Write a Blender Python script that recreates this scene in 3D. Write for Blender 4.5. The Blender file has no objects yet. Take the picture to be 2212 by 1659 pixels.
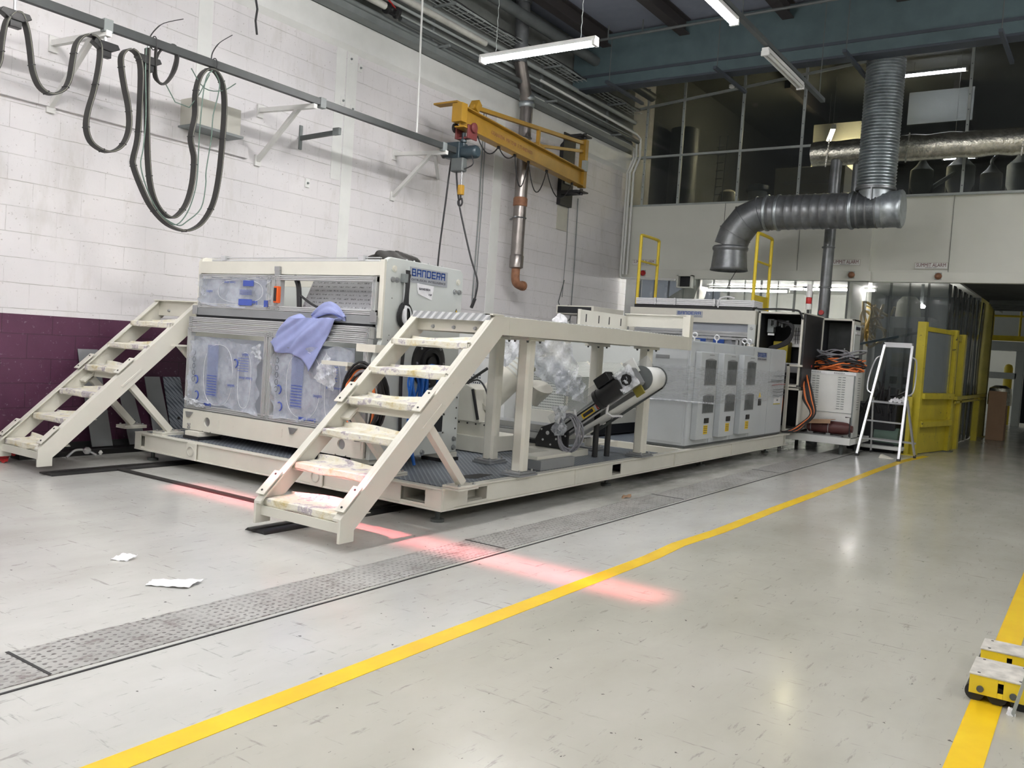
import bpy, math, random
from mathutils import Vector, Matrix
R_ = random.Random(7)
SC = bpy.context.scene
COL = SC.collection

# ---------------------------------------------------------------- camera
yaw, pitch, roll = 0.5951, 0.04517, 0.06562
cy, sy, cp, sp = math.cos(yaw), math.sin(yaw), math.cos(pitch), math.sin(pitch)
fwd = Vector((cy * cp, sy * cp, -sp)); rgt = Vector((sy, -cy, 0)); upv = rgt.cross(fwd)
cr, sr = math.cos(roll), math.sin(roll)
r2 = cr * rgt + sr * upv; u2 = -sr * rgt + cr * upv
cd = bpy.data.cameras.new('camera'); cam = bpy.data.objects.new('camera', cd); COL.objects.link(cam)
M4 = Matrix.Identity(4)
for i in range(3):
    M4[i][0] = r2[i]; M4[i][1] = u2[i]; M4[i][2] = -fwd[i]
M4[0][3], M4[1][3], M4[2][3] = 0, 0, 1.3
cam.matrix_world = M4
cd.sensor_width = 36; cd.lens = 1878.2 * 36 / 2212; cd.clip_start = 0.05; cd.clip_end = 200
SC.camera = cam

# ---------------------------------------------------------------- world, exposure
w = bpy.data.worlds.new('world'); SC.world = w; w.use_nodes = True
w.node_tree.nodes['Background'].inputs[0].default_value = (0.80, 0.88, 1.0, 1)
w.node_tree.nodes['Background'].inputs[1].default_value = 0.16
SC.view_settings.view_transform = 'Standard'
SC.view_settings.look = 'None'
SC.view_settings.exposure = 1.55
SC.view_settings.gamma = 1.0
SC.view_settings.use_curve_mapping = False
SC.cycles.max_bounces = 8
SC.cycles.use_denoising = True
TUBE = 62.0

# red warning-line projector, aimed low across the bay from behind the viewer's left
ld = bpy.data.lights.new('red_line_projector', 'AREA'); ld.shape = 'RECTANGLE'
ld.size = 0.13; ld.size_y = 4.2; ld.energy = 3.0; ld.color = (1.0, 0.20, 0.23); ld.spread = math.radians(2.6)
lo = bpy.data.objects.new('red_line_projector', ld); COL.objects.link(lo)
lo.location = (-0.30, 3.95, 3.86)
_dz = Vector((-math.cos(.70), 0, math.sin(.70))); _dy = Vector((0, 1, 0)); _dx = _dy.cross(_dz)
lo.rotation_euler = Matrix(((_dx.x, _dy.x, _dz.x), (_dx.y, _dy.y, _dz.y), (_dx.z, _dy.z, _dz.z))).to_euler()

# ---------------------------------------------------------------- materials
def nt(name):
    m = bpy.data.materials.new(name); m.use_nodes = True
    t = m.node_tree; b = t.nodes['Principled BSDF']
    return m, t, b
def N(t, kind, **kw):
    n = t.nodes.new(kind)
    for k, v in kw.items(): setattr(n, k, v)
    return n
def ramp(t, src, stops):
    r = N(t, 'ShaderNodeValToRGB'); e = r.color_ramp.elements
    e[0].position, e[0].color = stops[0][0], (*stops[0][1], 1)
    e[1].position, e[1].color = stops[-1][0], (*stops[-1][1], 1)
    for p, c in stops[1:-1]:
        x = e.new(p); x.color = (*c, 1)
    t.links.new(src, r.inputs[0]); return r.outputs[0]
def vramp(t, src, p0, p1, a=0.0, b=1.0):
    r = N(t, 'ShaderNodeMapRange'); r.inputs[1].default_value = p0; r.inputs[2].default_value = p1
    r.inputs[3].default_value = a; r.inputs[4].default_value = b
    t.links.new(src, r.inputs[0]); return r.outputs[0]
def math_(t, op, a, b=None):
    n = N(t, 'ShaderNodeMath', operation=op)
    for i, x in enumerate((a, b)):
        if x is None: continue
        if isinstance(x, (int, float)): n.inputs[i].default_value = x
        else: t.links.new(x, n.inputs[i])
    return n.outputs[0]
def mix(t, fac, a, b):
    n = N(t, 'ShaderNodeMix', data_type='RGBA')
    for s, x in ((0, fac), (6, a), (7, b)):
        if isinstance(x, tuple): n.inputs[s].default_value = (*x, 1)
        elif isinstance(x, (int, float)): n.inputs[s].default_value = x
        else: t.links.new(x, n.inputs[s])
    return n.outputs[2]
def pos(t, scale=(1, 1, 1), loc=(0, 0, 0)):
    g = N(t, 'ShaderNodeNewGeometry'); m = N(t, 'ShaderNodeMapping')
    m.inputs['Scale'].default_value = scale; m.inputs['Location'].default_value = loc
    t.links.new(g.outputs['Position'], m.inputs['Vector']); return m.outputs[0]
def noise(t, v, s, d=3, r=.6):
    n = N(t, 'ShaderNodeTexNoise'); n.inputs['Scale'].default_value = s
    n.inputs['Detail'].default_value = d; n.inputs['Roughness'].default_value = r
    t.links.new(v, n.inputs['Vector']); return n.outputs['Fac']
def mat(name, col, rough=.5, metal=0, var=.05, vs=4, bump=0, bs=60, spec=None, emit=None, es=0, dirt=0):
    m, t, b = nt(name); b.inputs['Roughness'].default_value = rough; b.inputs['Metallic'].default_value = metal
    v = pos(t); n = noise(t, v, vs)
    c1 = tuple(max(0, c * (1 - var)) for c in col); c2 = tuple(min(1, c * (1 + var)) for c in col)
    c = ramp(t, n, [(.3, c1), (.7, c2)])
    if dirt:
        d = noise(t, v, 26, 5, .75); c = mix(t, vramp(t, d, .64, .72, 0, dirt), c, (.06, .05, .045))
    t.links.new(c, b.inputs['Base Color'])
    if bump:
        bn = N(t, 'ShaderNodeBump'); bn.inputs['Strength'].default_value = bump; bn.inputs['Distance'].default_value = .01
        t.links.new(noise(t, v, bs), bn.inputs['Height']); t.links.new(bn.outputs[0], b.inputs['Normal'])
    if emit: b.inputs['Emission Color'].default_value = (*emit, 1); b.inputs['Emission Strength'].default_value = es
    return m
MT = {}
def D(name, *a, **k): MT[name] = mat(name, *a, **k)
D('cream', (.70, .685, .61), .38, var=.03, dirt=.15)
D('cream_dark', (.52, .51, .45), .45)
D('machine_grey', (.60, .63, .61), .42, var=.02)
D('cabinet_grey', (.55, .58, .60), .42, var=.02)
D('aluminium', (.60, .61, .62), .38, .3, var=.06)
D('bright_alu', (.72, .73, .75), .3, .8, var=.05)
D('grey_profile', (.27, .28, .29), .45, .2)
D('steel', (.45, .46, .47), .35, .85)
D('galvanised', (.42, .46, .48), .40, .85, var=.22, vs=9, bump=.15, bs=30)
D('duct_steel', (.19, .20, .21), .38, .6, var=.25, vs=5, bump=.1, bs=20)
D('flue', (.24, .22, .21), .30, .8, var=.25, vs=3)
D('black', (.018, .018, .02), .5)
D('black_plastic', (.012, .012, .013), .35)
D('rubber', (.02, .018, .017), .6)
D('dark_interior', (.015, .016, .02), .7)
D('yellow', (.80, .60, .03), .4, var=.08, dirt=.5)
D('column_olive', (.20, .17, .02), .5, var=.15, dirt=.6)
D('yellow_dirty', (.50, .41, .03), .45, var=.15, dirt=.85)
D('crane_yellow', (.36, .20, .02), .42, var=.12, dirt=.3)
D('hoist_blue', (.02, .035, .045), .45)
D('red', (.45, .02, .02), .4)
D('dark_red', (.14, .03, .03), .5)
D('oxide', (.085, .024, .022), .5, var=.1)
D('rust', (.28, .13, .07), .6, var=.25, vs=12)
D('orange_cable', (.85, .22, .06), .4)
D('orange', (.75, .12, .02), .45)
D('blue_cable', (.01, .12, .48), .35)
D('grey_cable', (.30, .30, .33), .45)
D('white_cable', (.7, .7, .72), .45)
D('festoon', (.022, .021, .020), .55, var=.2)
D('festoon_edge', (.22, .22, .18), .5)
D('green_wire', (.10, .16, .13), .5)
D('rail_paint', (.045, .05, .05), .5, .2, var=.15)
D('bracket_white', (.68, .68, .66), .5, var=.05)
D('white_paint', (.75, .76, .74), .5, var=.04)
D('pipe_grey', (.20, .22, .22), .55, var=.12)
D('pipe_light', (.36, .39, .38), .5, var=.12)
D('pipe_dark', (.09, .10, .10), .5, var=.15)
D('pipe_white_old', (.50, .50, .46), .6, var=.2, dirt=.9)
D('beam_blue', (.072, .110, .120), .55, var=.10, dirt=.3)
D('beam_edge', (.045, .055, .07), .6)
D('purlin', (.035, .030, .030), .7)
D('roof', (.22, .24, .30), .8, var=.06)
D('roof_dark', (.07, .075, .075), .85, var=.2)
D('concrete', (.17, .18, .17), .8, var=.12, bump=.3, bs=18)
D('panel_white', (.66, .67, .61), .55, var=.035, vs=1.2)
D('dado_trim', (.03, .03, .032), .6)
D('paper', (.80, .77, .68), .7, var=.06, vs=14)
D('paper_white', (.84, .84, .86), .7, var=.05, vs=20)
D('cardboard', (.42, .27, .17), .8)
D('skirting_wood', (.42, .33, .24), .6)
D('rag', (.30, .34, .60), .85, var=.06, vs=9)
D('bag', (.012, .010, .008), .7, var=.3, vs=9)
D('blue_ink', (.05, .09, .40), .5)
D('logo_blue', (.01, .06, .30), .4)
D('ink', (.03, .03, .05), .5)
D('sign_grey', (.42, .44, .47), .4, .3)
D('label_yellow', (.85, .58, .03), .5)
D('label_white', (.8, .8, .8), .5)
D('skate_top', (.55, .53, .48), .7, var=.25, vs=16)
D('tube_light', (1, 1, 1), .5, emit=(1.0, .975, .965), es=TUBE)
D('tube_warm', (1, 1, 1), .5, emit=(1.0, .90, .55), es=190)
D('tube_aisle', (1, 1, 1), .5, emit=(1.0, .95, .85), es=70)
D('tube_far', (1, 1, 1), .5, emit=(.93, .96, 1.0), es=50)
D('foil', (.56, .55, .48), .26, .9, var=.3, vs=14, bump=.9, bs=22)
D('tank_cream', (.52, .50, .40), .5)

def deck():
    m, t, b = nt('deck_plate'); v = pos(t)
    w1 = N(t, 'ShaderNodeTexWave', bands_direction='DIAGONAL'); w1.inputs['Scale'].default_value = 13; w1.inputs['Distortion'].default_value = .6
    t.links.new(v, w1.inputs['Vector'])
    w2 = N(t, 'ShaderNodeTexWave', bands_direction='DIAGONAL'); w2.inputs['Scale'].default_value = 13
    t.links.new(pos(t, (1, -1, 1)), w2.inputs['Vector'])
    f = math_(t, 'MAXIMUM', w1.outputs['Fac'], w2.outputs['Fac'])
    t.links.new(ramp(t, f, [(.55, (.10, .12, .15)), (.95, (.27, .30, .34))]), b.inputs['Base Color'])
    bn = N(t, 'ShaderNodeBump'); bn.inputs['Strength'].default_value = .5; bn.inputs['Distance'].default_value = .004
    t.links.new(f, bn.inputs['Height']); t.links.new(bn.outputs[0], b.inputs['Normal'])
    b.inputs['Roughness'].default_value = .42; b.inputs['Metallic'].default_value = .3
    return m
MT['deck_plate'] = deck()

def wall():
    m, t, b = nt('painted_blockwork')
    g = N(t, 'ShaderNodeNewGeometry'); s = N(t, 'ShaderNodeSeparateXYZ'); t.links.new(g.outputs['Position'], s.inputs[0])
    c = N(t, 'ShaderNodeCombineXYZ'); t.links.new(s.outputs['X'], c.inputs[0])
    t.links.new(math_(t, 'ADD', s.outputs['Z'], -.21), c.inputs[1])
    wob = N(t, 'ShaderNodeTexNoise'); wob.inputs['Scale'].default_value = 2.5; wob.inputs['Detail'].default_value = 4
    t.links.new(g.outputs['Position'], wob.inputs['Vector'])
    sub = N(t, 'ShaderNodeVectorMath', operation='SUBTRACT'); t.links.new(wob.outputs['Color'], sub.inputs[0]); sub.inputs[1].default_value = (.5, .5, .5)
    sc = N(t, 'ShaderNodeVectorMath', operation='SCALE'); t.links.new(sub.outputs[0], sc.inputs[0]); sc.inputs['Scale'].default_value = .02
    ad = N(t, 'ShaderNodeVectorMath', operation='ADD'); t.links.new(c.outputs[0], ad.inputs[0]); t.links.new(sc.outputs[0], ad.inputs[1])
    br = N(t, 'ShaderNodeTexBrick'); br.offset = .5
    br.inputs['Scale'].default_value = 1; br.inputs['Brick Width'].default_value = .45; br.inputs['Row Height'].default_value = .225
    br.inputs['Mortar Size'].default_value = .0038; br.inputs['Mortar Smooth'].default_value = .35
    t.links.new(ad.outputs[0], br.inputs['Vector'])
    p = g.outputs['Position']
    base = ramp(t, noise(t, p, .9, 4), [(.3, (.66, .645, .66)), (.7, (.75, .73, .735))])
    # worn mortar: broken, thin grey-brown lines, stronger higher up
    br2 = noise(t, p, 3.2, 5, .7)
    mf = math_(t, 'MULTIPLY', br.outputs['Fac'], vramp(t, br2, .40, .60, .18, 1.0))
    sepw = N(t, 'ShaderNodeSeparateXYZ'); t.links.new(ad.outputs[0], sepw.inputs[0])
    pz = math_(t, 'PINGPONG', sepw.outputs['Y'], .1125)
    hl = vramp(t, pz, .0015, .0042, 1, 0)
    hw = vramp(t, noise(t, pos(t, (.6, 1, 3)), 2.6, 5, .7), .40, .60, .12, .9)
    vm = math_(t, 'MULTIPLY', br.outputs['Fac'], vramp(t, br2, .46, .62, .04, .45))
    mf = math_(t, 'MAXIMUM', math_(t, 'MULTIPLY', hl, hw), vm)
    wc = mix(t, mf, base, (.33, .32, .30))
    sp_ = noise(t, p, 34, 4, .7)
    wc = mix(t, vramp(t, sp_, .64, .70, 0, .7), wc, (.28, .26, .24))
    st_ = noise(t, pos(t, (1.5, 1, .45)), 1.6, 5, .7)
    wc = mix(t, vramp(t, st_, .54, .72, 0, .55), wc, (.50, .48, .44))
    pf = math_(t, 'MULTIPLY', br.outputs['Fac'], .75)
    pc = ramp(t, noise(t, p, 1.6, 5), [(.3, (.062, .016, .042)), (.7, (.092, .028, .064))])
    pc = mix(t, vramp(t, sp_, .63, .68, 0, .5), pc, (.28, .24, .27))
    pc = mix(t, pf, pc, (.030, .010, .020))
    isw = math_(t, 'GREATER_THAN', s.outputs['Z'], 1.285)
    t.links.new(mix(t, isw, pc, wc), b.inputs['Base Color'])
    bn = N(t, 'ShaderNodeBump'); bn.inputs['Strength'].default_value = .5; bn.inputs['Distance'].default_value = .012
    h = math_(t, 'ADD', math_(t, 'MULTIPLY', br.outputs['Fac'], -1.0), math_(t, 'MULTIPLY', noise(t, p, 22, 4), .25))
    t.links.new(h, bn.inputs['Height']); t.links.new(bn.outputs[0], b.inputs['Normal'])
    b.inputs['Roughness'].default_value = .5
    return m
MT['wall'] = wall()

def floor():
    m, t, b = nt('epoxy_floor'); g = N(t, 'ShaderNodeNewGeometry'); p = g.outputs['Position']
    s = N(t, 'ShaderNodeSeparateXYZ'); t.links.new(p, s.inputs[0])
    big = noise(t, pos(t, (.5, .9, 1)), 1.3, 5, .6)
    a = ramp(t, big, [(.3, (.47, .465, .43)), (.5, (.54, .54, .51)), (.7, (.60, .60, .575))])
    c = ramp(t, big, [(.3, (.40, .39, .335)), (.5, (.46, .45, .39)), (.7, (.51, .50, .44))])
    col = mix(t, vramp(t, s.outputs['Y'], 2.27, 2.33), c, a)
    # scuffs running with the aisle
    sv = pos(t, (1.6, 8, 1)); sc1 = noise(t, sv, 3.2, 8, .72)
    col = mix(t, vramp(t, sc1, .595, .66, 0, .55), col, (.22, .21, .19))
    m2 = N(t, 'ShaderNodeMapping'); m2.inputs['Rotation'].default_value = (0, 0, 1.0); m2.inputs['Scale'].default_value = (10, 1.2, 1)
    t.links.new(p, m2.inputs['Vector']); sc2 = noise(t, m2.outputs[0], 2.2, 7, .7)
    col = mix(t, vramp(t, sc2, .61, .67, 0, .5), col, (.17, .16, .14))
    dots = noise(t, p, 22, 3, .6)
    col = mix(t, vramp(t, dots, .70, .72, 0, .85), col, (.07, .065, .06))
    # grime along the machine side of the gutter
    gy = math_(t, 'MULTIPLY', vramp(t, s.outputs['Y'], 3.2, 3.7), vramp(t, s.outputs['X'], 5.0, 7.5))
    gy = math_(t, 'MULTIPLY', gy, vramp(t, noise(t, pos(t, (1, 2.5, 1)), 1.7, 5), .38, .6, 0, .75))
    col = mix(t, gy, col, (.20, .20, .185))
    t.links.new(col, b.inputs['Base Color'])
    r = vramp(t, noise(t, pos(t, (.8, 1.5, 1)), 2.0, 5, .65), .3, .7, .15, .25)
    t.links.new(r, b.inputs['Roughness'])
    b.inputs['Specular IOR Level'].default_value = .55
    bn = N(t, 'ShaderNodeBump'); bn.inputs['Strength'].default_value = .06; bn.inputs['Distance'].default_value = .01
    t.links.new(noise(t, p, 6, 3), bn.inputs['Height']); t.links.new(bn.outputs[0], b.inputs['Normal'])
    return m
MT['floor'] = floor()

def chequer():
    m, t, b = nt('chequer_cover'); g = N(t, 'ShaderNodeNewGeometry'); p = g.outputs['Position']
    v1 = N(t, 'ShaderNodeTexVoronoi'); v1.inputs['Scale'].default_value = 26; v1.inputs['Randomness'].default_value = .12
    t.links.new(p, v1.inputs['Vector'])
    d1 = vramp(t, v1.outputs['Distance'], .17, .23, 1, 0)
    v2 = N(t, 'ShaderNodeTexVoronoi'); v2.inputs['Scale'].default_value = 23; v2.inputs['Randomness'].default_value = .25
    mp = N(t, 'ShaderNodeMapping'); mp.inputs['Rotation'].default_value = (0, 0, .55); mp.inputs['Scale'].default_value = (.55, 2.1, 1); mp.inputs['Location'].default_value = (.03, .02, 0)
    t.links.new(p, mp.inputs['Vector']); t.links.new(mp.outputs[0], v2.inputs['Vector'])
    d2 = vramp(t, v2.outputs['Distance'], .13, .19, 1, 0)
    wear = vramp(t, noise(t, pos(t, (1, 1.3, 1)), 2.4, 5, .7), .34, .56, .05, .9)
    f = math_(t, 'MULTIPLY', math_(t, 'MAXIMUM', d1, d2), wear)
    base = ramp(t, noise(t, p, 2.2, 5), [(.3, (.30, .30, .285)), (.7, (.48, .48, .46))])
    grime = vramp(t, noise(t, pos(t, (3, 6, 1)), 1.8, 7, .75), .53, .64, 0, .8)
    col = mix(t, f, base, (.075, .065, .06)); col = mix(t, grime, col, (.15, .12, .11))
    t.links.new(col, b.inputs['Base Color']); b.inputs['Roughness'].default_value = .38
    bn = N(t, 'ShaderNodeBump'); bn.inputs['Strength'].default_value = .4; bn.inputs['Distance'].default_value = .004
    t.links.new(math_(t, 'MAXIMUM', d1, d2), bn.inputs['Height']); t.links.new(bn.outputs[0], b.inputs['Normal'])
    return m
MT['chequer'] = chequer()

def yline():
    m, t, b = nt('yellow_line_paint'); p = pos(t)
    c = ramp(t, noise(t, p, 3, 4), [(.3, (.80, .50, .015)), (.7, (.90, .63, .02))])
    c = mix(t, vramp(t, noise(t, pos(t, (2, 7, 1)), 3.5, 7, .7), .66, .70, 0, .7), c, (.22, .17, .08))
    t.links.new(c, b.inputs['Base Color']); b.inputs['Roughness'].default_value = .3
    return m
MT['yline'] = yline()

def clear(name, tint, alpha, rough=.15, bump=0, bs=8, spec=.6, stretch=(1, 1, 1), a_noise=None):
    m, t, b = nt(name); b.inputs['Base Color'].default_value = (*tint, 1); b.inputs['Roughness'].default_value = rough
    b.inputs['Specular IOR Level'].default_value = spec
    b.inputs['Alpha'].default_value = alpha
    if a_noise:
        t.links.new(vramp(t, noise(t, pos(t, stretch), a_noise[0], 5, .65), .35, .65, a_noise[1], a_noise[2]), b.inputs['Alpha'])
    if bump:
        bn = N(t, 'ShaderNodeBump'); bn.inputs['Strength'].default_value = bump; bn.inputs['Distance'].default_value = .02
        t.links.new(noise(t, pos(t, stretch), bs, 4), bn.inputs['Height']); t.links.new(bn.outputs[0], b.inputs['Normal'])
    return m
MT['curtain_darkened'] = clear('pvc_curtain_darkened', (.10, .115, .12), .80, .12, .4, 3.5, stretch=(3, 3, .25))  # curtain copy with the dark of the room behind put into its tint
MT['curtain'] = clear('pvc_curtain', (.13, .15, .155), .50, .10, .4, 3.5, stretch=(3, 3, .25))
MT['glazing'] = clear('mezzanine_glazing', (.03, .035, .035), .55, .12, .15, 1.5)
MT['guard_clear'] = clear('guard_sheet', (.25, .29, .32), .62, .2)
MT['polycarb'] = clear('polycarbonate', (.36, .39, .44), .9, .22)
MT['film'] = clear('printed_film', (.62, .66, .76), .5, .22, .35, 9, a_noise=(5, .22, .62))
MT['wrap'] = clear('stretch_wrap', (.66, .69, .72), .3, .16, .9, 16, stretch=(1, 1, 9), a_noise=(12, .02, .36))
MT['bagfilm'] = clear('crumpled_film', (.80, .83, .88), .5, .15, 1.0, 14, a_noise=(7, .25, .85))
MT['acrylic'] = clear('clear_acrylic', (.6, .62, .64), .22, .08)

def perf(name, base, hole, s, thr, rot=0):
    m, t, b = nt(name)
    v = N(t, 'ShaderNodeTexVoronoi'); v.inputs['Scale'].default_value = s; v.inputs['Randomness'].default_value = 0
    mp = N(t, 'ShaderNodeMapping'); mp.inputs['Rotation'].default_value = rot if isinstance(rot, tuple) else (0, 0, 0)
    g = N(t, 'ShaderNodeNewGeometry'); t.links.new(g.outputs['Position'], mp.inputs['Vector']); t.links.new(mp.outputs[0], v.inputs['Vector'])
    f = vramp(t, v.outputs['Distance'], thr - .04, thr + .04, 1, 0)
    t.links.new(mix(t, f, base, hole), b.inputs['Base Color']); b.inputs['Roughness'].default_value = .5
    return m
def guardmat():
    m, t, b = nt('chipped_guard_yellow'); p = pos(t)
    c = ramp(t, noise(t, p, 2.5, 4), [(.3, (.46, .38, .025)), (.7, (.60, .50, .035))])
    c = mix(t, vramp(t, noise(t, p, 9, 6, .75), .635, .655, 0, .92), c, (.03, .028, .025))
    c = mix(t, vramp(t, noise(t, pos(t, (1, 1, .4)), 3.5, 6, .7), .56, .72, 0, .5), c, (.22, .19, .05))
    t.links.new(c, b.inputs['Base Color']); b.inputs['Roughness'].default_value = .42; return m
MT['guard_yellow'] = guardmat()
MT['perforated'] = perf('perforated_sheet', (.62, .64, .60), (.16, .18, .17), 46, .40, (0, .785, 0))
MT['printed_silver'] = None
def silver():
    m, t, b = nt('printed_silver_film'); g = N(t, 'ShaderNodeNewGeometry'); p = g.outputs['Position']
    br = N(t, 'ShaderNodeTexBrick'); br.offset = .5
    br.inputs['Scale'].default_value = 1; br.inputs['Brick Width'].default_value = .078; br.inputs['Row Height'].default_value = .034
    br.inputs['Mortar Size'].default_value = .0125; br.inputs['Mortar Smooth'].default_value = .2
    s = N(t, 'ShaderNodeSeparateXYZ'); t.links.new(p, s.inputs[0]); c = N(t, 'ShaderNodeCombineXYZ')
    t.links.new(s.outputs['Y'], c.inputs[0]); t.links.new(s.outputs['Z'], c.inputs[1]); t.links.new(c.outputs[0], br.inputs['Vector'])
    br.inputs['Color1'].default_value = (.12, .12, .14, 1); br.inputs['Color2'].default_value = (.18, .18, .2, 1); br.inputs['Mortar'].default_value = (.62, .63, .66, 1)
    t.links.new(mix(t, vramp(t, noise(t, p, 90, 2), .42, .55), br.outputs['Color'], (.60, .61, .64)), b.inputs['Base Color'])
    b.inputs['Roughness'].default_value = .3; b.inputs['Metallic'].default_value = .35
    return m
MT['printed_silver'] = silver()

# ---------------------------------------------------------------- mesh helpers
def frame(d, up=None):
    d = Vector(d).normalized(); up = Vector(up) if up is not None else (Vector((0, 0, 1)) if abs(d.z) < .95 else Vector((1, 0, 0)))
    s = d.cross(up).normalized(); u = s.cross(d).normalized(); return d, s, u
class MB:
    def __init__(s): s.v = []; s.f = []
    def add(s, vs, fs):
        o = len(s.v); s.v += [tuple(v) for v in vs]; s.f += [tuple(i + o for i in f) for f in fs]; return s
    def hexa(s, c):
        return s.add(c, [(0, 3, 2, 1), (4, 5, 6, 7), (0, 1, 5, 4), (1, 2, 6, 5), (2, 3, 7, 6), (3, 0, 4, 7)])
    def box(s, x0, x1, y0, y1, z0, z1):
        x0, x1 = sorted((x0, x1)); y0, y1 = sorted((y0, y1)); z0, z1 = sorted((z0, z1))
        return s.hexa([(x0, y0, z0), (x1, y0, z0), (x1, y1, z0), (x0, y1, z0), (x0, y0, z1), (x1, y0, z1), (x1, y1, z1), (x0, y1, z1)])
    def bar(s, p, q, w, h, up=None):
        p, q = Vector(p), Vector(q); d, a, u = frame(q - p, up); a = a * w / 2; u = u * h / 2
        return s.hexa([p - a - u, p + a - u, p + a + u, p - a + u, q - a - u, q + a - u, q + a + u, q - a + u])
    def tube(s, pts, r, n=8, cap=True, closed=False, flat=None):
        P = [Vector(p) for p in pts]; m = len(P); rr = r if isinstance(r, (list, tuple)) else [r] * m
        o = len(s.v); pa = None
        for i, p in enumerate(P):
            if closed: d = P[(i + 1) % m] - P[i - 1]
            else: d = P[min(i + 1, m - 1)] - P[max(i - 1, 0)]
            if d.length < 1e-7: d = Vector((0, 0, 1))
            d.normalize()
            if flat is not None: a = Vector(flat); a = (a - a.dot(d) * d).normalized()
            elif pa is None: _, a, _ = frame(d)
            else:
                a = pa - pa.dot(d) * d
                a = a.normalized() if a.length > 1e-5 else frame(d)[1]
            pa = a; b = d.cross(a)
            for k in range(n):
                t = 2 * math.pi * k / n
                ra, rb = (rr[i] if not isinstance(rr[i], tuple) else rr[i][0]), (rr[i] if not isinstance(rr[i], tuple) else rr[i][1])
                s.v.append(tuple(p + a * (ra * math.cos(t)) + b * (rb * math.sin(t))))
        for i in range(m if closed else m - 1):
            j = (i + 1) % m
            for k in range(n):
                k2 = (k + 1) % n; s.f.append((o + i * n + k, o + i * n + k2, o + j * n + k2, o + j * n + k))
        if cap and not closed:
            s.f.append(tuple(o + k for k in range(n))[::-1]); s.f.append(tuple(o + (m - 1) * n + k for k in range(n)))
        return s
    def strap(s, pts, w, th, wd):
        P = [Vector(p) for p in pts]; m = len(P); o = len(s.v)
        for i, p in enumerate(P):
            d = (P[min(i + 1, m - 1)] - P[max(i - 1, 0)]).normalized()
            a = Vector(wd); a = (a - a.dot(d) * d).normalized(); b = d.cross(a)
            for (x, y) in ((-1, -1), (1, -1), (1, 1), (-1, 1)): s.v.append(tuple(p + a * (x * w / 2) + b * (y * th / 2)))
        for i in range(m - 1):
            for k in range(4):
                k2 = (k + 1) % 4; s.f.append((o + i * 4 + k, o + i * 4 + k2, o + i * 4 + 4 + k2, o + i * 4 + 4 + k))
        s.f.append((o + 3, o + 2, o + 1, o)); e = o + 4 * (m - 1); s.f.append((e, e + 1, e + 2, e + 3)); return s
    def cyl(s, p, q, r, n=16, r2=None): return s.tube([p, q], [r, r if r2 is None else r2], n)
    def lathe(s, c, prof, n=20, axis=(0, 0, 1)):
        c = Vector(c); d, a, b = frame(axis); o = len(s.v); m = len(prof)
        for (r, h) in prof:
            for k in range(n):
                t = 2 * math.pi * k / n; s.v.append(tuple(c + d * h + a * (r * math.cos(t)) + b * (r * math.sin(t))))
        for i in range(m - 1):
            for k in range(n):
                k2 = (k + 1) % n; s.f.append((o + i * n + k, o + i * n + k2, o + (i + 1) * n + k2, o + (i + 1) * n + k))
        s.f.append(tuple(o + k for k in range(n))[::-1]); s.f.append(tuple(o + (m - 1) * n + k for k in range(n))); return s
    def prism(s, poly, axis, a, b):
        i = 'xyz'.index(axis); o = len(s.v); n = len(poly)
        for w in (a, b):
            for (p, q) in poly:
                s.v.append((w, p, q) if i == 0 else ((p, w, q) if i == 1 else (p, q, w)))
        s.f.append(tuple(range(o, o + n))[::-1]); s.f.append(tuple(range(o + n, o + 2 * n)))
        for k in range(n):
            k2 = (k + 1) % n; s.f.append((o + k, o + k2, o + n + k2, o + n + k))
        return s
    def bolt(s, p, d, r=.014, h=.012):
        p = Vector(p); dd = Vector(d).normalized(); s.tube([p, p + dd * h * .4], r * 1.25, 10); return s.tube([p + dd * h * .4, p + dd * h * 1.4], r, 6)
    def sheet(s, fn, nu, nv):
        o = len(s.v)
        for i in range(nu + 1):
            for j in range(nv + 1): s.v.append(tuple(fn(i / nu, j / nv)))
        for i in range(nu):
            for j in range(nv):
                a = o + i * (nv + 1) + j; s.f.append((a, a + 1, a + nv + 2, a + nv + 1))
        return s
    def ibeam(s, p, q, w, h, tf=.012, tw=.01, up=None):
        p, q = Vector(p), Vector(q); d, a, u = frame(q - p, up)
        s.bar(p + u * (h - tf) / 2, q + u * (h - tf) / 2, w, tf, u); s.bar(p - u * (h - tf) / 2, q - u * (h - tf) / 2, w, tf, u)
        return s.bar(p, q, tw, h - 2 * tf, u)
def woff(o):
    v = Vector((0, 0, 0))
    while o is not None: v += o.location; o = o.parent
    return v
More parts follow.
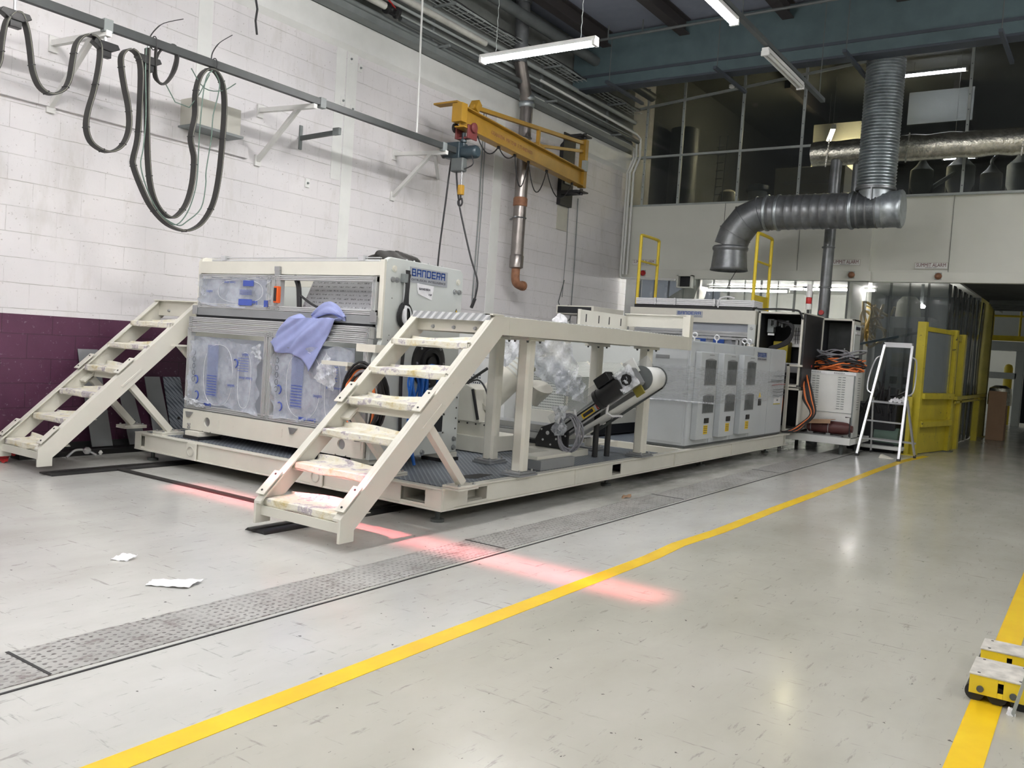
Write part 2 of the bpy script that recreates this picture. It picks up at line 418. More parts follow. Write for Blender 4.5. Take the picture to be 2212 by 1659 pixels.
def build(mb, name, m, parent=None, label=None, cat=None, group=None, kind=None, bevel=0, solid=0, flatshade=False):
    me = bpy.data.meshes.new(name); V = [Vector(v) for v in mb.v]
    if parent is not None: off = woff(parent)
    else:
        xs = [v.x for v in V]; ys = [v.y for v in V]; zs = [v.z for v in V]
        off = Vector(((min(xs) + max(xs)) / 2, (min(ys) + max(ys)) / 2, min(zs)))
    me.from_pydata([tuple(v - off) for v in V], [], mb.f); me.validate(); me.update()
    import bmesh
    bm = bmesh.new(); bm.from_mesh(me); bmesh.ops.recalc_face_normals(bm, faces=bm.faces); bm.to_mesh(me); bm.free()
    if not flatshade:
        me.polygons.foreach_set('use_smooth', [True] * len(me.polygons)); me.set_sharp_from_angle(angle=math.radians(38))
    me.materials.append(MT[m] if isinstance(m, str) else m)
    o = bpy.data.objects.new(name, me); COL.objects.link(o)
    if parent is not None: o.parent = parent
    else: o.location = off
    if bevel:
        b = o.modifiers.new('bevel', 'BEVEL'); b.width = bevel; b.segments = 2; b.harden_normals = True; b.limit_method = 'ANGLE'; b.angle_limit = math.radians(50)
    if solid:
        b = o.modifiers.new('solid', 'SOLIDIFY'); b.thickness = solid; b.offset = 0
    tag(o, label, cat, group, kind); return o
def tag(o, label=None, cat=None, group=None, kind=None):
    for k, v in (('label', label), ('category', cat), ('group', group), ('kind', kind)):
        if v: o[k] = v
def thing(name, loc, label, cat, group=None):
    o = bpy.data.objects.new(name, None); COL.objects.link(o); o.location = loc; o.empty_display_size = .1
    tag(o, label, cat, group); return o
def copy_tree(o, parent=None):
    c = o.copy(); COL.objects.link(c); c.parent = parent
    for ch in list(o.children): copy_tree(ch, c)
    return c
def text(s, size, p, right, up, m, name, parent, ex=.001, width=None, align='CENTER', bold=0):
    cu = bpy.data.curves.new(name, 'FONT'); cu.body = s; cu.size = size; cu.extrude = ex; cu.align_x = align; cu.align_y = 'CENTER'; cu.offset = bold
    cu.resolution_u = 2
    ob = bpy.data.objects.new('tmp', cu); me = bpy.data.meshes.new_from_object(ob)
    bpy.data.objects.remove(ob); bpy.data.curves.remove(cu)
    right = Vector(right).normalized(); up = Vector(up).normalized(); nrm = right.cross(up)
    sx = 1
    if width:
        xs = [v.co.x for v in me.vertices]; sx = width / max(1e-6, (max(xs) - min(xs)))
    mb = MB(); P = Vector(p)
    mb.add([P + right * (v.co.x * sx) + up * v.co.y + nrm * v.co.z for v in me.vertices], [tuple(f.vertices) for f in me.polygons])
    bpy.data.meshes.remove(me)
    return build(mb, name, m, parent, flatshade=True)
def smooth_path(P, k=4):
    P = [Vector(p) for p in P]; out = []
    for i in range(len(P) - 1):
        a, b, c, d = P[max(i - 1, 0)], P[i], P[i + 1], P[min(i + 2, len(P) - 1)]
        for j in range(k):
            t = j / k; out.append(.5 * ((2 * b) + (c - a) * t + (2 * a - 5 * b + 4 * c - d) * t * t + (3 * b - a - 3 * c + d) * t ** 3))
    out.append(P[-1]); return out
S = 'structure'
X, Y, Z = Vector((1, 0, 0)), Vector((0, 1, 0)), Vector((0, 0, 1))
WY = 8.07      # face of the block wall
BX = 15.5      # face of the end wall
DATA={'fest1': [(3.301, 7.2, 3.148), (3.325, 7.2, 3.225), (3.334, 7.2, 3.369), (3.355, 7.2, 3.516), (3.387, 7.2, 3.587), (3.414, 7.2, 3.617)],
'fest2': [(3.427, 7.2, 3.622), (3.469, 7.2, 3.619), (3.516, 7.2, 3.517), (3.547, 7.2, 3.365), (3.57, 7.2, 3.227), (3.618, 7.2, 3.121), (3.686, 7.2, 3.077), (3.753, 7.2, 3.085), (3.827, 7.2, 3.142), (3.869, 7.2, 3.24), (3.886, 7.2, 3.377), (3.907, 7.2, 3.522), (3.954, 7.2, 3.605), (4.001, 7.2, 3.635)],
'fest3': [(4.02, 7.2, 3.642), (4.077, 7.2, 3.637), (4.117, 7.2, 3.562), (4.112, 7.2, 3.406), (4.08, 7.2, 3.204), (4.036, 7.2, 3.02), (4.026, 7.2, 2.883), (4.067, 7.2, 2.777), (4.151, 7.2, 2.729), (4.235, 7.2, 2.724), (4.326, 7.2, 2.776), (4.386, 7.2, 2.869), (4.411, 7.2, 2.995), (4.394, 7.2, 3.151), (4.347, 7.2, 3.318), (4.314, 7.2, 3.466), (4.31, 7.2, 3.556), (4.341, 7.2, 3.613), (4.383, 7.2, 3.638)],
'fest4': [(4.401, 7.2, 3.643), (4.455, 7.2, 3.616), (4.496, 7.2, 3.5), (4.503, 7.2, 3.18), (4.495, 7.2, 2.895), (4.464, 7.2, 2.726), (4.467, 7.2, 2.654), (4.542, 7.2, 2.497), (4.651, 7.2, 2.331), (4.797, 7.2, 2.209), (4.944, 7.2, 2.163), (5.067, 7.2, 2.176), (5.199, 7.2, 2.27), (5.308, 7.2, 2.464), (5.36, 7.2, 2.739), (5.381, 7.2, 3.099), (5.384, 7.2, 3.409), (5.351, 7.2, 3.599), (5.277, 7.2, 3.696), (5.208, 7.2, 3.71), (5.144, 7.2, 3.678), (5.088, 7.2, 3.589), (5.057, 7.2, 3.431), (5.063, 7.2, 3.24), (5.029, 7.2, 3.039), (5.05, 7.2, 2.937), (5.076, 7.2, 2.835), (5.068, 7.2, 2.617), (5.019, 7.2, 2.423), (4.937, 7.2, 2.303), (4.857, 7.2, 2.26), (4.754, 7.2, 2.307), (4.674, 7.2, 2.418), (4.623, 7.2, 2.595), (4.591, 7.2, 2.876), (4.563, 7.2, 3.317), (4.553, 7.2, 3.703)],
'fest_wire': [(4.522, 7.2, 3.693), (4.522, 7.2, 3.508), (4.547, 7.2, 3.11), (4.535, 7.2, 2.822), (4.52, 7.2, 2.656), (4.613, 7.2, 2.428), (4.747, 7.2, 2.264), (4.918, 7.2, 2.197), (5.013, 7.2, 2.25), (5.156, 7.2, 2.394), (5.195, 7.2, 2.62), (5.192, 7.2, 2.75), (5.231, 7.2, 3.064), (5.239, 7.2, 3.284), (5.28, 7.2, 3.469), (5.293, 7.2, 3.604), (5.235, 7.2, 3.692)],
'fest_wire2': [(5.209, 7.2, 3.697), (5.152, 7.2, 3.629), (5.12, 7.2, 3.469), (5.102, 7.2, 3.164), (5.099, 7.2, 2.948), (5.099, 7.2, 2.688), (5.074, 7.2, 2.511), (5.009, 7.2, 2.327), (4.908, 7.2, 2.204), (4.797, 7.2, 2.221), (4.699, 7.2, 2.298)],
'coil': [(4.615, 7.2, 3.726), (4.616, 7.2, 3.617), (4.627, 7.2, 3.498), (4.662, 7.2, 3.434), (4.718, 7.2, 3.43), (4.776, 7.2, 3.492), (4.832, 7.2, 3.599), (4.85, 7.2, 3.709), (4.831, 7.2, 3.794), (4.783, 7.2, 3.808), (4.728, 7.2, 3.766), (4.671, 7.2, 3.707), (4.643, 7.2, 3.625), (4.631, 7.2, 3.499), (4.671, 7.2, 3.449), (4.736, 7.2, 3.447), (4.798, 7.2, 3.527), (4.839, 7.2, 3.643), (4.853, 7.2, 3.739), (4.811, 7.2, 3.809)],
'tie1': [(4.611, 7.25, 3.732), (4.614, 7.25, 3.765), (4.598, 7.25, 3.809), (4.648, 7.25, 3.899), (4.736, 7.25, 3.99), (4.927, 7.25, 4.092)],
'tie2': [(5.245, 7.25, 3.727), (5.245, 7.25, 3.814), (5.261, 7.25, 3.897), (5.333, 7.25, 4.007), (5.471, 7.25, 4.123)],
'blackstrap': [(6.242, 7.9, 4.843), (6.266, 7.9, 4.753), (6.25, 7.9, 4.623), (6.278, 7.9, 4.484)],
'blackstrap2': [(6.242, 7.9, 4.843), (6.23, 7.9, 4.73), (6.268, 7.9, 4.63), (6.278, 7.9, 4.484)],
'slingA': [(9.0, 7.23, 3.743), (9.0, 7.286, 3.668), (9.0, 7.341, 3.096), (9.0, 7.392, 2.549), (9.0, 7.407, 2.243)],
'slingB': [(9.0, 7.222, 3.742), (9.0, 7.171, 3.391), (9.0, 7.109, 3.088), (9.0, 6.989, 2.725), (9.0, 6.855, 2.365), (9.0, 6.746, 2.128), (9.0, 6.73, 2.009), (9.0, 6.755, 1.86)],
'chain': [(9.0, 7.196, 3.801), (9.0, 7.181, 3.512)],
'cranecable': [(8.974, 6.894, 3.95), (8.745, 6.702, 3.95), (8.96, 6.788, 3.95), (9.262, 6.956, 3.95), (9.329, 6.832, 3.95), (9.497, 6.891, 3.95), (9.748, 6.974, 3.95), (9.869, 6.95, 3.95), (10.347, 7.244, 3.95), (10.709, 7.432, 3.95), (10.956, 7.513, 3.95), (10.623, 7.17, 3.95), (10.549, 7.097, 3.95), (10.974, 7.333, 3.95), (11.6, 7.651, 3.95), (10.973, 7.102, 3.95), (10.958, 7.036, 3.95), (11.506, 7.318, 3.95), (11.978, 7.522, 3.95), (12.18, 7.504, 3.95)],
'hoistcable': [(9.0, 6.969, 3.903), (9.0, 7.01, 3.847), (9.0, 7.104, 3.794)],
'hot1': [(13.2, 3.816, 1.194), (13.2, 3.778, 0.988), (13.2, 3.696, 0.82), (13.2, 3.662, 0.65), (13.2, 3.737, 0.468), (13.2, 3.843, 0.317), (13.2, 3.941, 0.236)],
'hot2': [(13.1, 3.604, 1.125), (13.1, 3.556, 0.937), (13.1, 3.506, 0.735), (13.1, 3.536, 0.527), (13.1, 3.657, 0.341), (13.1, 3.799, 0.222)],
'conduits': [(15.35, 8.205, 5.474), (15.35, 7.897, 5.272), (15.35, 7.903, 5.093), (15.35, 8.019, 4.786), (15.35, 8.027, 4.381), (15.35, 8.016, 3.477), (15.35, 8.033, 2.787), (15.35, 7.938, 2.751), (15.35, 7.39, 2.757), (15.35, 6.793, 2.729)],
'beltwire': [(13.167, 8.0, 2.288), (13.4, 8.0, 2.101), (13.655, 8.0, 2.037)]}
# ================================================================ the room
build(MB().box(-6, 36, -7, 8.3, -.1, 0), 'floor', 'floor', kind=S)
build(MB().box(-6, 16.5, WY, WY + .25, 0, 7.5), 'wall_left', 'wall', kind=S)
build(MB().box(-6, 36, -7.2, -7, 0, 7.5), 'wall_right', 'panel_white', kind=S)
build(MB().box(-6.2, -6, -7, 8.3, 0, 7.0), 'wall_near', 'panel_white', kind=S)
build(MB().box(-6, 13.4, -7, 8.3, 6.66, 6.76), 'ceiling', 'roof', kind=S)
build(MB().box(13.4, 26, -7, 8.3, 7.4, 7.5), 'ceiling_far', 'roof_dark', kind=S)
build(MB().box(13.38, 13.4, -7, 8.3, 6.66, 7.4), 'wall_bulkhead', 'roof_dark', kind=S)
# low concrete lintel, bearing ledge and upper ring beam on the left wall
build(MB().box(-6, 6.35, WY - .035, WY, 3.17, 3.30), 'trim_1', 'wall', kind=S, bevel=.004)
mb = MB(); mb.box(-6, 15.5, WY - .06, WY, 4.86, 5.17); mb.prism([(WY, 4.80), (WY - .06, 4.86), (WY, 4.86)], 'x', -6, 15.5)
build(mb, 'trim_2', 'white_paint', kind=S)
build(MB().box(-6, 15.5, WY - .05, WY, 5.17, 6.66), 'trim_3', 'concrete', kind=S)
n = 4
for x0, x1, z0, z1 in ((5.66, 5.83, 3.3, 4.82), (7.80, 7.98, 1.4, 4.82), (7.62, 7.78, 3.2, 4.82), (11.02, 11.25, 1.3, 4.82)):
    build(MB().box(x0, x1, WY - .006, WY, z0, z1), 'trim_%d' % n, 'white_paint', kind=S); n += 1
build(MB().box(-6, 15.5, WY - .012, WY, 0, .10), 'baseboard_left', 'dado_trim', kind=S)

# floor gutter with its chequer covers, edge channel, painted lines
mb = MB().box(-6, 15, 3.045, 3.365, 0, .003)
build(mb, 'trim_%d' % n, 'chequer', kind=S); n += 1
build(MB().box(-6, 15.0, 3.000, 3.012, 0, .003), 'trim_%d' % n, 'black', kind=S); n += 1
for x in (1.66, 4.55, 7.4, 10.2):
    build(MB().prism([(x - .006, 3.05), (x + .006, 3.05), (x + .01, 3.37), (x - .004, 3.37)], 'z', .003, .005), 'trim_%d' % n, 'black', kind=S); n += 1
pa = [(-4, 2.30), (1.4, 2.295), (3.0, 2.30), (5.1, 2.295), (5.6, 2.325), (6.3, 2.295), (7.8, 2.305), (9.5, 2.29), (11.5, 2.30), (13.4, 2.28), (14.7, 2.16)]
mb = MB()
for (a, b) in zip(pa, pa[1:]):
    mb.hexa([(a[0], a[1] - .05, 0), (b[0], b[1] - .05, 0), (b[0], b[1] + .05, 0), (a[0], a[1] + .05, 0), (a[0], a[1] - .05, .002), (b[0], b[1] - .05, .002), (b[0], b[1] + .05, .002), (a[0], a[1] + .05, .002)])
build(mb, 'trim_%d' % n, 'yline', kind=S); n += 1
build(MB().box(-4, 11, .225, .335, 0, .002), 'trim_%d' % n, 'yline', kind=S); n += 1
for a, b, c, d in ((3.66, 4.31, 5.3, 4.45), (3.70, 6.93, 5.3, 7.07)):
    r = thing('floor_rail', ((a + c) / 2, (b + d) / 2, 0), 'flat black rubber-capped floor rail poking out ' + ('beneath the nearer stairs' if b < 5 else 'between the far stairs and the black cross strip'), 'floor rail', 'black floor rails under the machine')
    build(MB().prism([(b - .03, 0), (d + .03, 0), (d, .02), (b, .02)], 'x', a, c), 'rubber_strip', 'black_plastic', r, bevel=.003)
    build(MB().box(a - .04, c, (b + d) / 2 - .015, (b + d) / 2 + .015, .018, .028), 'raised_ridge', 'rubber', r)
build(MB().box(4.27, 4.33, 4.46, 6.92, 0, .014), 'cable_cover', 'rubber', label='thin brown-black rubber cable cover strip crossing the floor between the two floor rails', cat='cable cover')
build(MB().box(3.9, 5.16, 7.82, 7.98, 0, .05), 'floor_rail', 'black_plastic', label='black floor rail lying along the purple wall below the leaning plates', cat='floor rail')

# end wall: white cladding, lower band, glazed mezzanine screen
def panel(nm, x, y0, y1, z0):
    build(MB().box(x, x + .12, y0, y1, z0, 4.17), nm, 'panel_white', kind=S)
panel('wall_end', BX, 3.44, WY, 2.76); panel('wall_end_right', BX + .10, -7, 3.44, 2.76)
build(MB().box(BX + .001, BX + .2, 3.40, 3.44, 2.76, 4.16), 'wall_return', 'panel_white', kind=S)
mb = MB(); mb.box(BX - .012, BX, 3.36, WY, 2.76, 2.93); build(mb, 'trim_%d' % n, 'panel_white', kind=S, bevel=.004); n += 1
mb = MB(); mb.box(BX + .085, BX + .10, -7, 3.40, 2.76, 2.93); build(mb, 'trim_%d' % n, 'panel_white', kind=S, bevel=.004); n += 1
for y in (6.0, 4.6):
    build(MB().box(BX - .014, BX - .001, y, y + .004, 2.93, 4.17), 'trim_%d' % n, 'concrete', kind=S); n += 1
for y in (2.2, .6):
    build(MB().box(BX + .086, BX + .099, y, y + .004, 2.93, 4.17), 'trim_%d' % n, 'concrete', kind=S); n += 1
fr = MB()
def ztop(y): return 6.08 + (7.7 - y) * .095
for y in (7.72, 6.97, 5.81, 4.70, 3.50, 2.10, .9, -.3, -1.5): fr.box(BX, BX + .05, y - .022, y + .022, 4.17, ztop(y) + .35)
fr.box(BX - .01, BX + .05, -2, WY, 4.155, 4.19); fr.box(BX - .005, BX + .05, -2, WY, 5.09, 5.13)
fr.bar((BX + .02, 8.05, ztop(8.05)), (BX + .02, -2, ztop(-2)), .05, .045)
w1 = build(fr, 'window_1', 'pipe_light', kind=S)
build(MB().box(BX + .02, BX + .026, -2, WY, 4.19, 7.38), 'pane', 'glazing', w1)
mb = MB()
for y in (7.72, 6.97, 5.81, 4.70, 2.10):
    for k in range(9): mb.bolt((BX, y, 4.3 + k * .24), (-1, 0, 0), .008, .006)
build(mb, 'screw', 'pipe_dark', w1, kind='stuff')

# big blue-green roof girder, light flange bands, purlins, sprinkler pipe
gx = 13.05
g = thing('roof_girder', (gx, 2, 5.74), 'large blue-green painted steel roof girder spanning across the bay', 'girder')
mb = MB(); mb.box(gx + .12, gx + .14, -7, 7.98, 5.78, 6.62); build(mb, 'web', 'beam_blue', g)
mb = MB(); mb.box(gx, gx + .26, -7, 7.98, 5.74, 5.775); build(mb, 'bottom_flange', 'beam_edge', g, bevel=.004)
mb = MB(); mb.box(gx, gx + .02, -7, 7.98, 5.775, 6.62); build(mb, 'front_plate', 'beam_blue', g)
mb = MB(); mb.box(gx - .015, gx, -7, 7.98, 5.93, 5.975); build(mb, 'stripe_bar', 'beam_edge', g)
for y, pl2 in ((7.35, 'dark roof purlin nearest the block wall above the thick pipe'), (5.95, 'dark rust-brown roof purlin left of the trunking, meeting the blue girder'), (4.3, 'dark rust-brown roof purlin right of the trunking at the top edge'), (2.7, 'dark roof purlin beyond the top right of the view'), (1.1, 'dark roof purlin beyond the top right of the view'), (-.5, 'dark roof purlin beyond the top right of the view')):
    p = thing('purlin', (6, y, 6.42), pl2, 'purlin', 'dark brown roof purlins')
    build(MB().ibeam((-6, y, 6.53), (gx, y, 6.53), .17, .24, .02, .02), 'steel_section', 'purlin', p)
sp = thing('sprinkler_pipe', (12.2, 4, 6.25), 'thin dark pipe hung under the roof sheets between purlins', 'pipe')
build(MB().tube([(12.3, 7.6, 6.24), (12.2, 2.4, 6.26)], .022, 8), 'pipe_run', 'pipe_dark', sp)
for y in (6.9, 6.3, 5.0, 3.6):
    build(MB().cyl((12.26, y, 6.24), (12.26, y, 6.44), .012, 6), 'drop_rod', 'pipe_dark', sp)
HB = []
for y, hl in ((7.07, 'leftmost'), (5.22, 'second from left'), (3.33, 'third, beside the corrugated riser'), (1.42, 'rightmost')):
    h = thing('hanger_rod', (12.7, y, 5.69), hl + ' thin rod and grey channel hanging below the blue girder', 'hanger', 'rod and channel hangers under the blue girder')
    build(MB().cyl((12.7, y, 5.7), (12.7, y, 6.42), .007, 6), 'rod', 'pipe_dark', h)
    build(MB().bar((12.6, y, 5.68), (13.9, y - .03, 5.66), .05, .045), 'channel', 'beam_edge', h)

# service pipes high on the left wall
def run(name, label, z, y, r, m, x0=-6, x1=15.3, n=10):
    return build(MB().tube([(x0, y, z), (x1, y, z)], r, n), name, m, label=label, cat='pipe', group='service pipes along the top of the block wall')
t = thing('cable_tray', (5, 7.9, 5.18), 'dark steel cable tray fixed along the top ledge of the block wall', 'cable tray')
mb = MB(); mb.box(-6, 15.2, 7.84, 8.0, 5.175, 5.19); mb.box(-6, 15.2, 7.83, 7.84, 5.175, 5.26); build(mb, 'channel', 'pipe_grey', t)
for i in range(5): build(MB().tube([(-6, 7.86 + i * .03, 5.205), (15.1, 7.86 + i * .03, 5.205)], .011, 6), 'cable', 'pipe_dark' if i % 2 else 'pipe_grey', t)
run('water_pipe', 'lowest pale grey pipe above the dark cable tray', 5.34, 7.93, .035, 'pipe_grey')
run('lagged_pipe', 'old white lagged pipe carrying the valves, near the top of the wall', 5.42, 7.78, .045, 'pipe_white_old', -6, 8.3)
run('lagged_pipe', 'dark continuation pipe beyond the valves', 5.36, 7.78, .035, 'pipe_dark', 8.4)
run('lagged_pipe', 'second old white lagged pipe just above the valve pipe', 5.62, 7.76, .045, 'pipe_white_old', -6, 10.2)
run('conduit_pipe', 'thin conduit pipe between the lagged pipes and the cable bundle', 5.58, 7.90, .022, 'pipe_light')
run('conduit_pipe', 'second thin light conduit above the cable tray', 5.49, 7.94, .018, 'pipe_light')
run('water_pipe', 'pale medium pipe with clips under the cable bundle', 5.74, 7.88, .038, 'pipe_light')
ct = thing('cable_basket', (5, 7.8, 5.85), 'wire basket of loose dark and pale cables high along the block wall', 'cable tray')
mb = MB()
for y in (7.70, 7.78, 7.86, 7.94): mb.tube([(-6, y, 5.88), (15.2, y, 5.88)], .005, 5)
for i in range(60): mb.tube([(4 + i * .19, 7.68, 5.88), (4 + i * .19, 7.96, 5.88)], .004, 5)
build(mb, 'basket', 'pipe_light', ct)
for i in range(9):
    y = 7.70 + i * .028; pts = []
    for k in range(44): pts.append((-1 + k * .375, y + R_.uniform(-.018, .018), 5.90 + R_.uniform(0, .035)))
    build(MB().tube(pts, .008 + .004 * (i % 2), 6), 'cable', ('black', 'pipe_light', 'pipe_dark')[i % 3], ct)
run('steel_main', 'thick dark steel main pipe just below the roof on the left', 6.20, 7.55, .085, 'pipe_dark', -6, 15.3, 16)
run('steel_main', 'second dark steel pipe behind the thickest main', 6.42, 7.85, .05, 'pipe_dark')
for x, hl in ((3, 'beyond the left edge of the view'), (6.2, 'just above the top edge of the view'), (9.3, 'above the hoist'), (12.1, 'beside the flue pipe'), (14.4, 'nearest the room corner')):
    r = thing('pipe_bracket', (x, 7.85, 5.3), 'grey strut bracket holding the pipe bundle, ' + hl, 'bracket', 'strut brackets behind the pipe bundle')
    build(MB().box(x - .02, x + .02, 7.68, 8.0, 5.28, 5.31).box(x - .02, x + .02, 7.98, 8.02, 5.2, 6.3).box(x - .02, x + .02, 7.62, 8.0, 5.84, 5.87), 'strut', 'pipe_grey', r)
    build(MB().tube([(x, 7.55 + .1 * math.cos(a), 6.2 + .1 * math.sin(a)) for a in [i * .45 for i in range(14)]], .012, 6, closed=True), 'clamp_ring', 'pipe_dark', r)
vl = ('lower yellow-capped black valve on the lagged pipe', 'upper yellow-capped black valve below the roof', 'black valve with red lever, nearest the end of the lagged pipe')
for i, (x, y, z) in enumerate(((7.62, 7.76, 5.42), (7.92, 7.74, 5.64), (8.22, 7.76, 5.40))):
    v = thing('valve', (x, y, z), vl[i], 'valve', 'valves on the wall pipes')
    build(MB().lathe((x - .11, y, z), [(.05, 0), (.075, .01), (.075, .03), (.05, .05), (.06, .11), (.05, .17), (.075, .19), (.075, .21), (.05, .22)], 14, (1, 0, 0)), 'body', 'black_plastic', v)
    build(MB().cyl((x, y, z), (x, y - .10, z - .04), .03, 10), 'stem', 'black_plastic', v)
    if i < 2: build(MB().lathe((x, y - .10, z - .04), [(.04, 0), (.05, .01), (.05, .035), (.03, .05)], 12, (0, -1, -.4)), 'cap', 'label_yellow', v)
    build(MB().bar((x, y - .05, z + .02), (x - .17, y - .06, z + .09), .02, .01), 'lever', 'red', v)
# hanging rod conduit to the festoon rail end
r = thing('drop_conduit', (8.4, 7.35, 3.85), 'thin white vertical conduit dropping from the roof pipes to the rail', 'conduit')
build(MB().cyl((8.36, 7.35, 3.86), (8.36, 7.40, 6.12), .013, 8), 'tube', 'white_paint', r)
build(MB().lathe((8.36, 7.35, 3.83), [(.006, 0), (.022, .01), (.022, .03), (.01, .05)], 10), 'end_fitting', 'steel', r)
# smoke flue on the wall
f = thing('flue_pipe', (11.6, 7.8, 2.3), 'round stainless flue pipe running down the block wall behind the yellow jib', 'flue')
fx, fy = 11.42, 7.80
build(MB().cyl((fx, fy, 2.62), (fx, fy, 5.12), .10, 20), 'lower_pipe', 'flue', f)
build(MB().cyl((fx, fy, 5.10), (fx - .30, fy - .03, 5.66), .10, 20), 'offset_pipe', 'flue', f)
build(MB().cyl((fx - .30, fy - .03, 5.62), (fx - .30, fy - .03, 6.56), .105, 20), 'upper_pipe', 'duct_steel', f)
build(MB().lathe((fx - .30, fy - .03, 6.52), [(.11, 0), (.125, .02), (.125, .05), (.11, .06)], 20), 'cap_ring', 'duct_steel', f)
for z in (5.02, 5.12): build(MB().lathe((fx, fy, z), [(.11, 0), (.125, .02), (.125, .07), (.11, .09)], 20), 'collar', 'galvanised', f)
build(MB().lathe((fx, fy, 3.48), [(.10, 0), (.112, .01), (.112, .12), (.10, .14)], 20), 'joint', 'rust', f)
build(MB().lathe((fx, fy, 2.50), [(.075, 0), (.112, .02), (.112, .20), (.10, .22)], 20), 'bottom_collar', 'flue', f)
build(MB().tube(smooth_path([(fx, fy, 2.52), (fx, fy, 2.36), (fx + .04, fy, 2.28), (fx + .14, fy, 2.25), (fx + .2, fy, 2.25)]), .068, 16), 'elbow', 'rust', f)
build(MB().cyl((fx + .19, fy, 2.25), (fx + .24, fy, 2.25), .078, 16), 'elbow_collar', 'rust', f)
for z in (4.55, 3.3): build(MB().bar((fx - .14, fy - .02, z), (fx + .12, 8.05, z), .03, .02).tube([(fx + .108 * math.cos(a), fy + .108 * math.sin(a), z) for a in [i * .35 for i in range(18)]], .01, 6, closed=True), 'bracket', 'duct_steel', f)

# corner conduits, junction box
cc = DATA['conduits']
for i, (dx, dy) in enumerate(((0, 0), (.0, -.07), (.05, .02))):
    base = [(11.75, 7.92, 5.30 + i * .12)] + [(15.2, 7.92, 5.30 + i * .10), (15.36, 7.90, 5.26 + i * .09), (15.38, 7.90, 5.08), (15.36, 8.0, 4.8), (15.36, 8.0, 4.4)]
    if i == 0: tail = [(15.36, 8.0, 2.80), (15.36, 7.97, 2.75), (15.36, 7.85, 2.745), (15.40, 6.85, 2.73)]
    else: tail = [(15.36, 8.0, 2.82)]
    pts = [Vector(p) + Vector((dx - .02 * i, -.065 * i if i else 0, 0)) for p in base + tail]
    build(MB().tube(pts, .022, 10), 'corner_conduit', 'white_paint', label=('white corner conduit that turns along the end wall', 'second white conduit beside the room corner', 'third white conduit nearest the cladding')[i], cat='conduit', group='white conduits in the room corner')
j = thing('junction_box', (15.4, 6.62, 2.58), 'square light box with a dark opening where the corner conduit ends', 'junction box')
build(MB().box(15.36, 15.5, 6.50, 6.80, 2.58, 2.60).box(15.36, 15.5, 6.50, 6.53, 2.6, 2.82).box(15.36, 15.5, 6.77, 6.80, 2.6, 2.82).box(15.36, 15.5, 6.5, 6.8, 2.8, 2.82).box(15.47, 15.49, 6.5, 6.8, 2.6, 2.8), 'box_frame', 'panel_white', j)
build(MB().box(15.45, 15.468, 6.53, 6.77, 2.6, 2.8), 'opening', 'dark_interior', j)
# small things on the block wall
b = thing('wall_box', (5.75, 7.95, 3.32), 'grey sheet-metal box fixed on the wall ledge behind the hanging cables', 'box')
build(MB().box(5.50, 6.05, 7.80, 8.07, 3.33, 3.60), 'casing', 'cream_dark', b, bevel=.006); build(MB().box(5.48, 6.07, 7.77, 8.07, 3.30, 3.325), 'base_rail', 'pipe_grey', b)
b = thing('wall_bracket', (7.12, 7.9, 3.57), 'small dark steel arm bracket on the block wall below the rail', 'bracket')
build(MB().box(7.09, 7.13, 8.05, 8.07, 3.44, 3.72), 'back_plate', 'pipe_grey', b); build(MB().bar((7.11, 8.06, 3.57), (7.14, 7.50, 3.60), .035, .05), 'arm', 'pipe_dark', b); build(MB().box(7.12, 7.16, 7.44, 7.54, 3.57, 3.65), 'arm_tip', 'pipe_grey', b)
for i, (x, z) in enumerate(((7.85, 4.72), (8.02, 4.66), (7.75, 4.18), (7.92, 4.12), (7.25, 3.07))):
    b = thing('fixing_lug', (x, 8.05, z), ('small white lug under the ledge, left of a pair', 'small white lug under the ledge, right of a pair', 'small white lug with a bolt in the middle of the wall, left of a pair', 'small white lug with a bolt in the middle of the wall, right of a pair', 'single small white lug on the wall below the rail')[i], 'lug', 'small lugs left on the block wall')
    build(MB().box(x - .03, x + .03, 8.05, 8.07, z - .05, z + .05), 'plate', 'white_paint', b); build(MB().bolt((x, 8.05, z), (0, -1, 0), .012), 'bolt', 'pipe_grey', b)
for i, (x, z0, z1, r_) in enumerate(((10.66, 1.9, 4.80, .010), (10.72, 1.9, 4.80, .007), (13.30, 2.2, 4.1, .007), (13.62, 1.6, 4.0, .011))):
    build(MB().tube([(x, 8.05, z1), (x + .03, 8.05, (z0 + z1) / 2), (x, 8.05, z0)], r_, 6), 'wall_wire', 'pipe_grey', label=('thin vertical conduit on the wall left of the flue', 'thin cable clipped beside the conduit left of the flue', 'loose thin cable below the jib bracket', 'thin conduit under the jib pivot')[i], cat='cable', group='thin vertical wires on the block wall')
b = thing('wire_coil', (13.3, 8.0, 1.6), 'small loop of thin dark wire on the wall above the walkway end', 'wire')
build(MB().tube([(13.45 + .12 * math.cos(a), 8.0, 1.93 + .14 * math.sin(a)) for a in [i * .4 for i in range(20)]], .009, 6), 'loop', 'pipe_dark', b)
build(MB().tube([(13.3, 8.03, 2.5), (13.1, 8.0, 2.1), (13.3, 8.0, 1.86), (13.36, 8.0, 1.7), (13.36, 8.02, 1.5)], .009, 6), 'tail', 'pipe_dark', b)
build(MB().tube([Vector(p) for p in DATA['blackstrap']], .012, 6), 'hanging_strap', 'black', label='short black looped strap hanging at the top of the white wall', cat='strap')

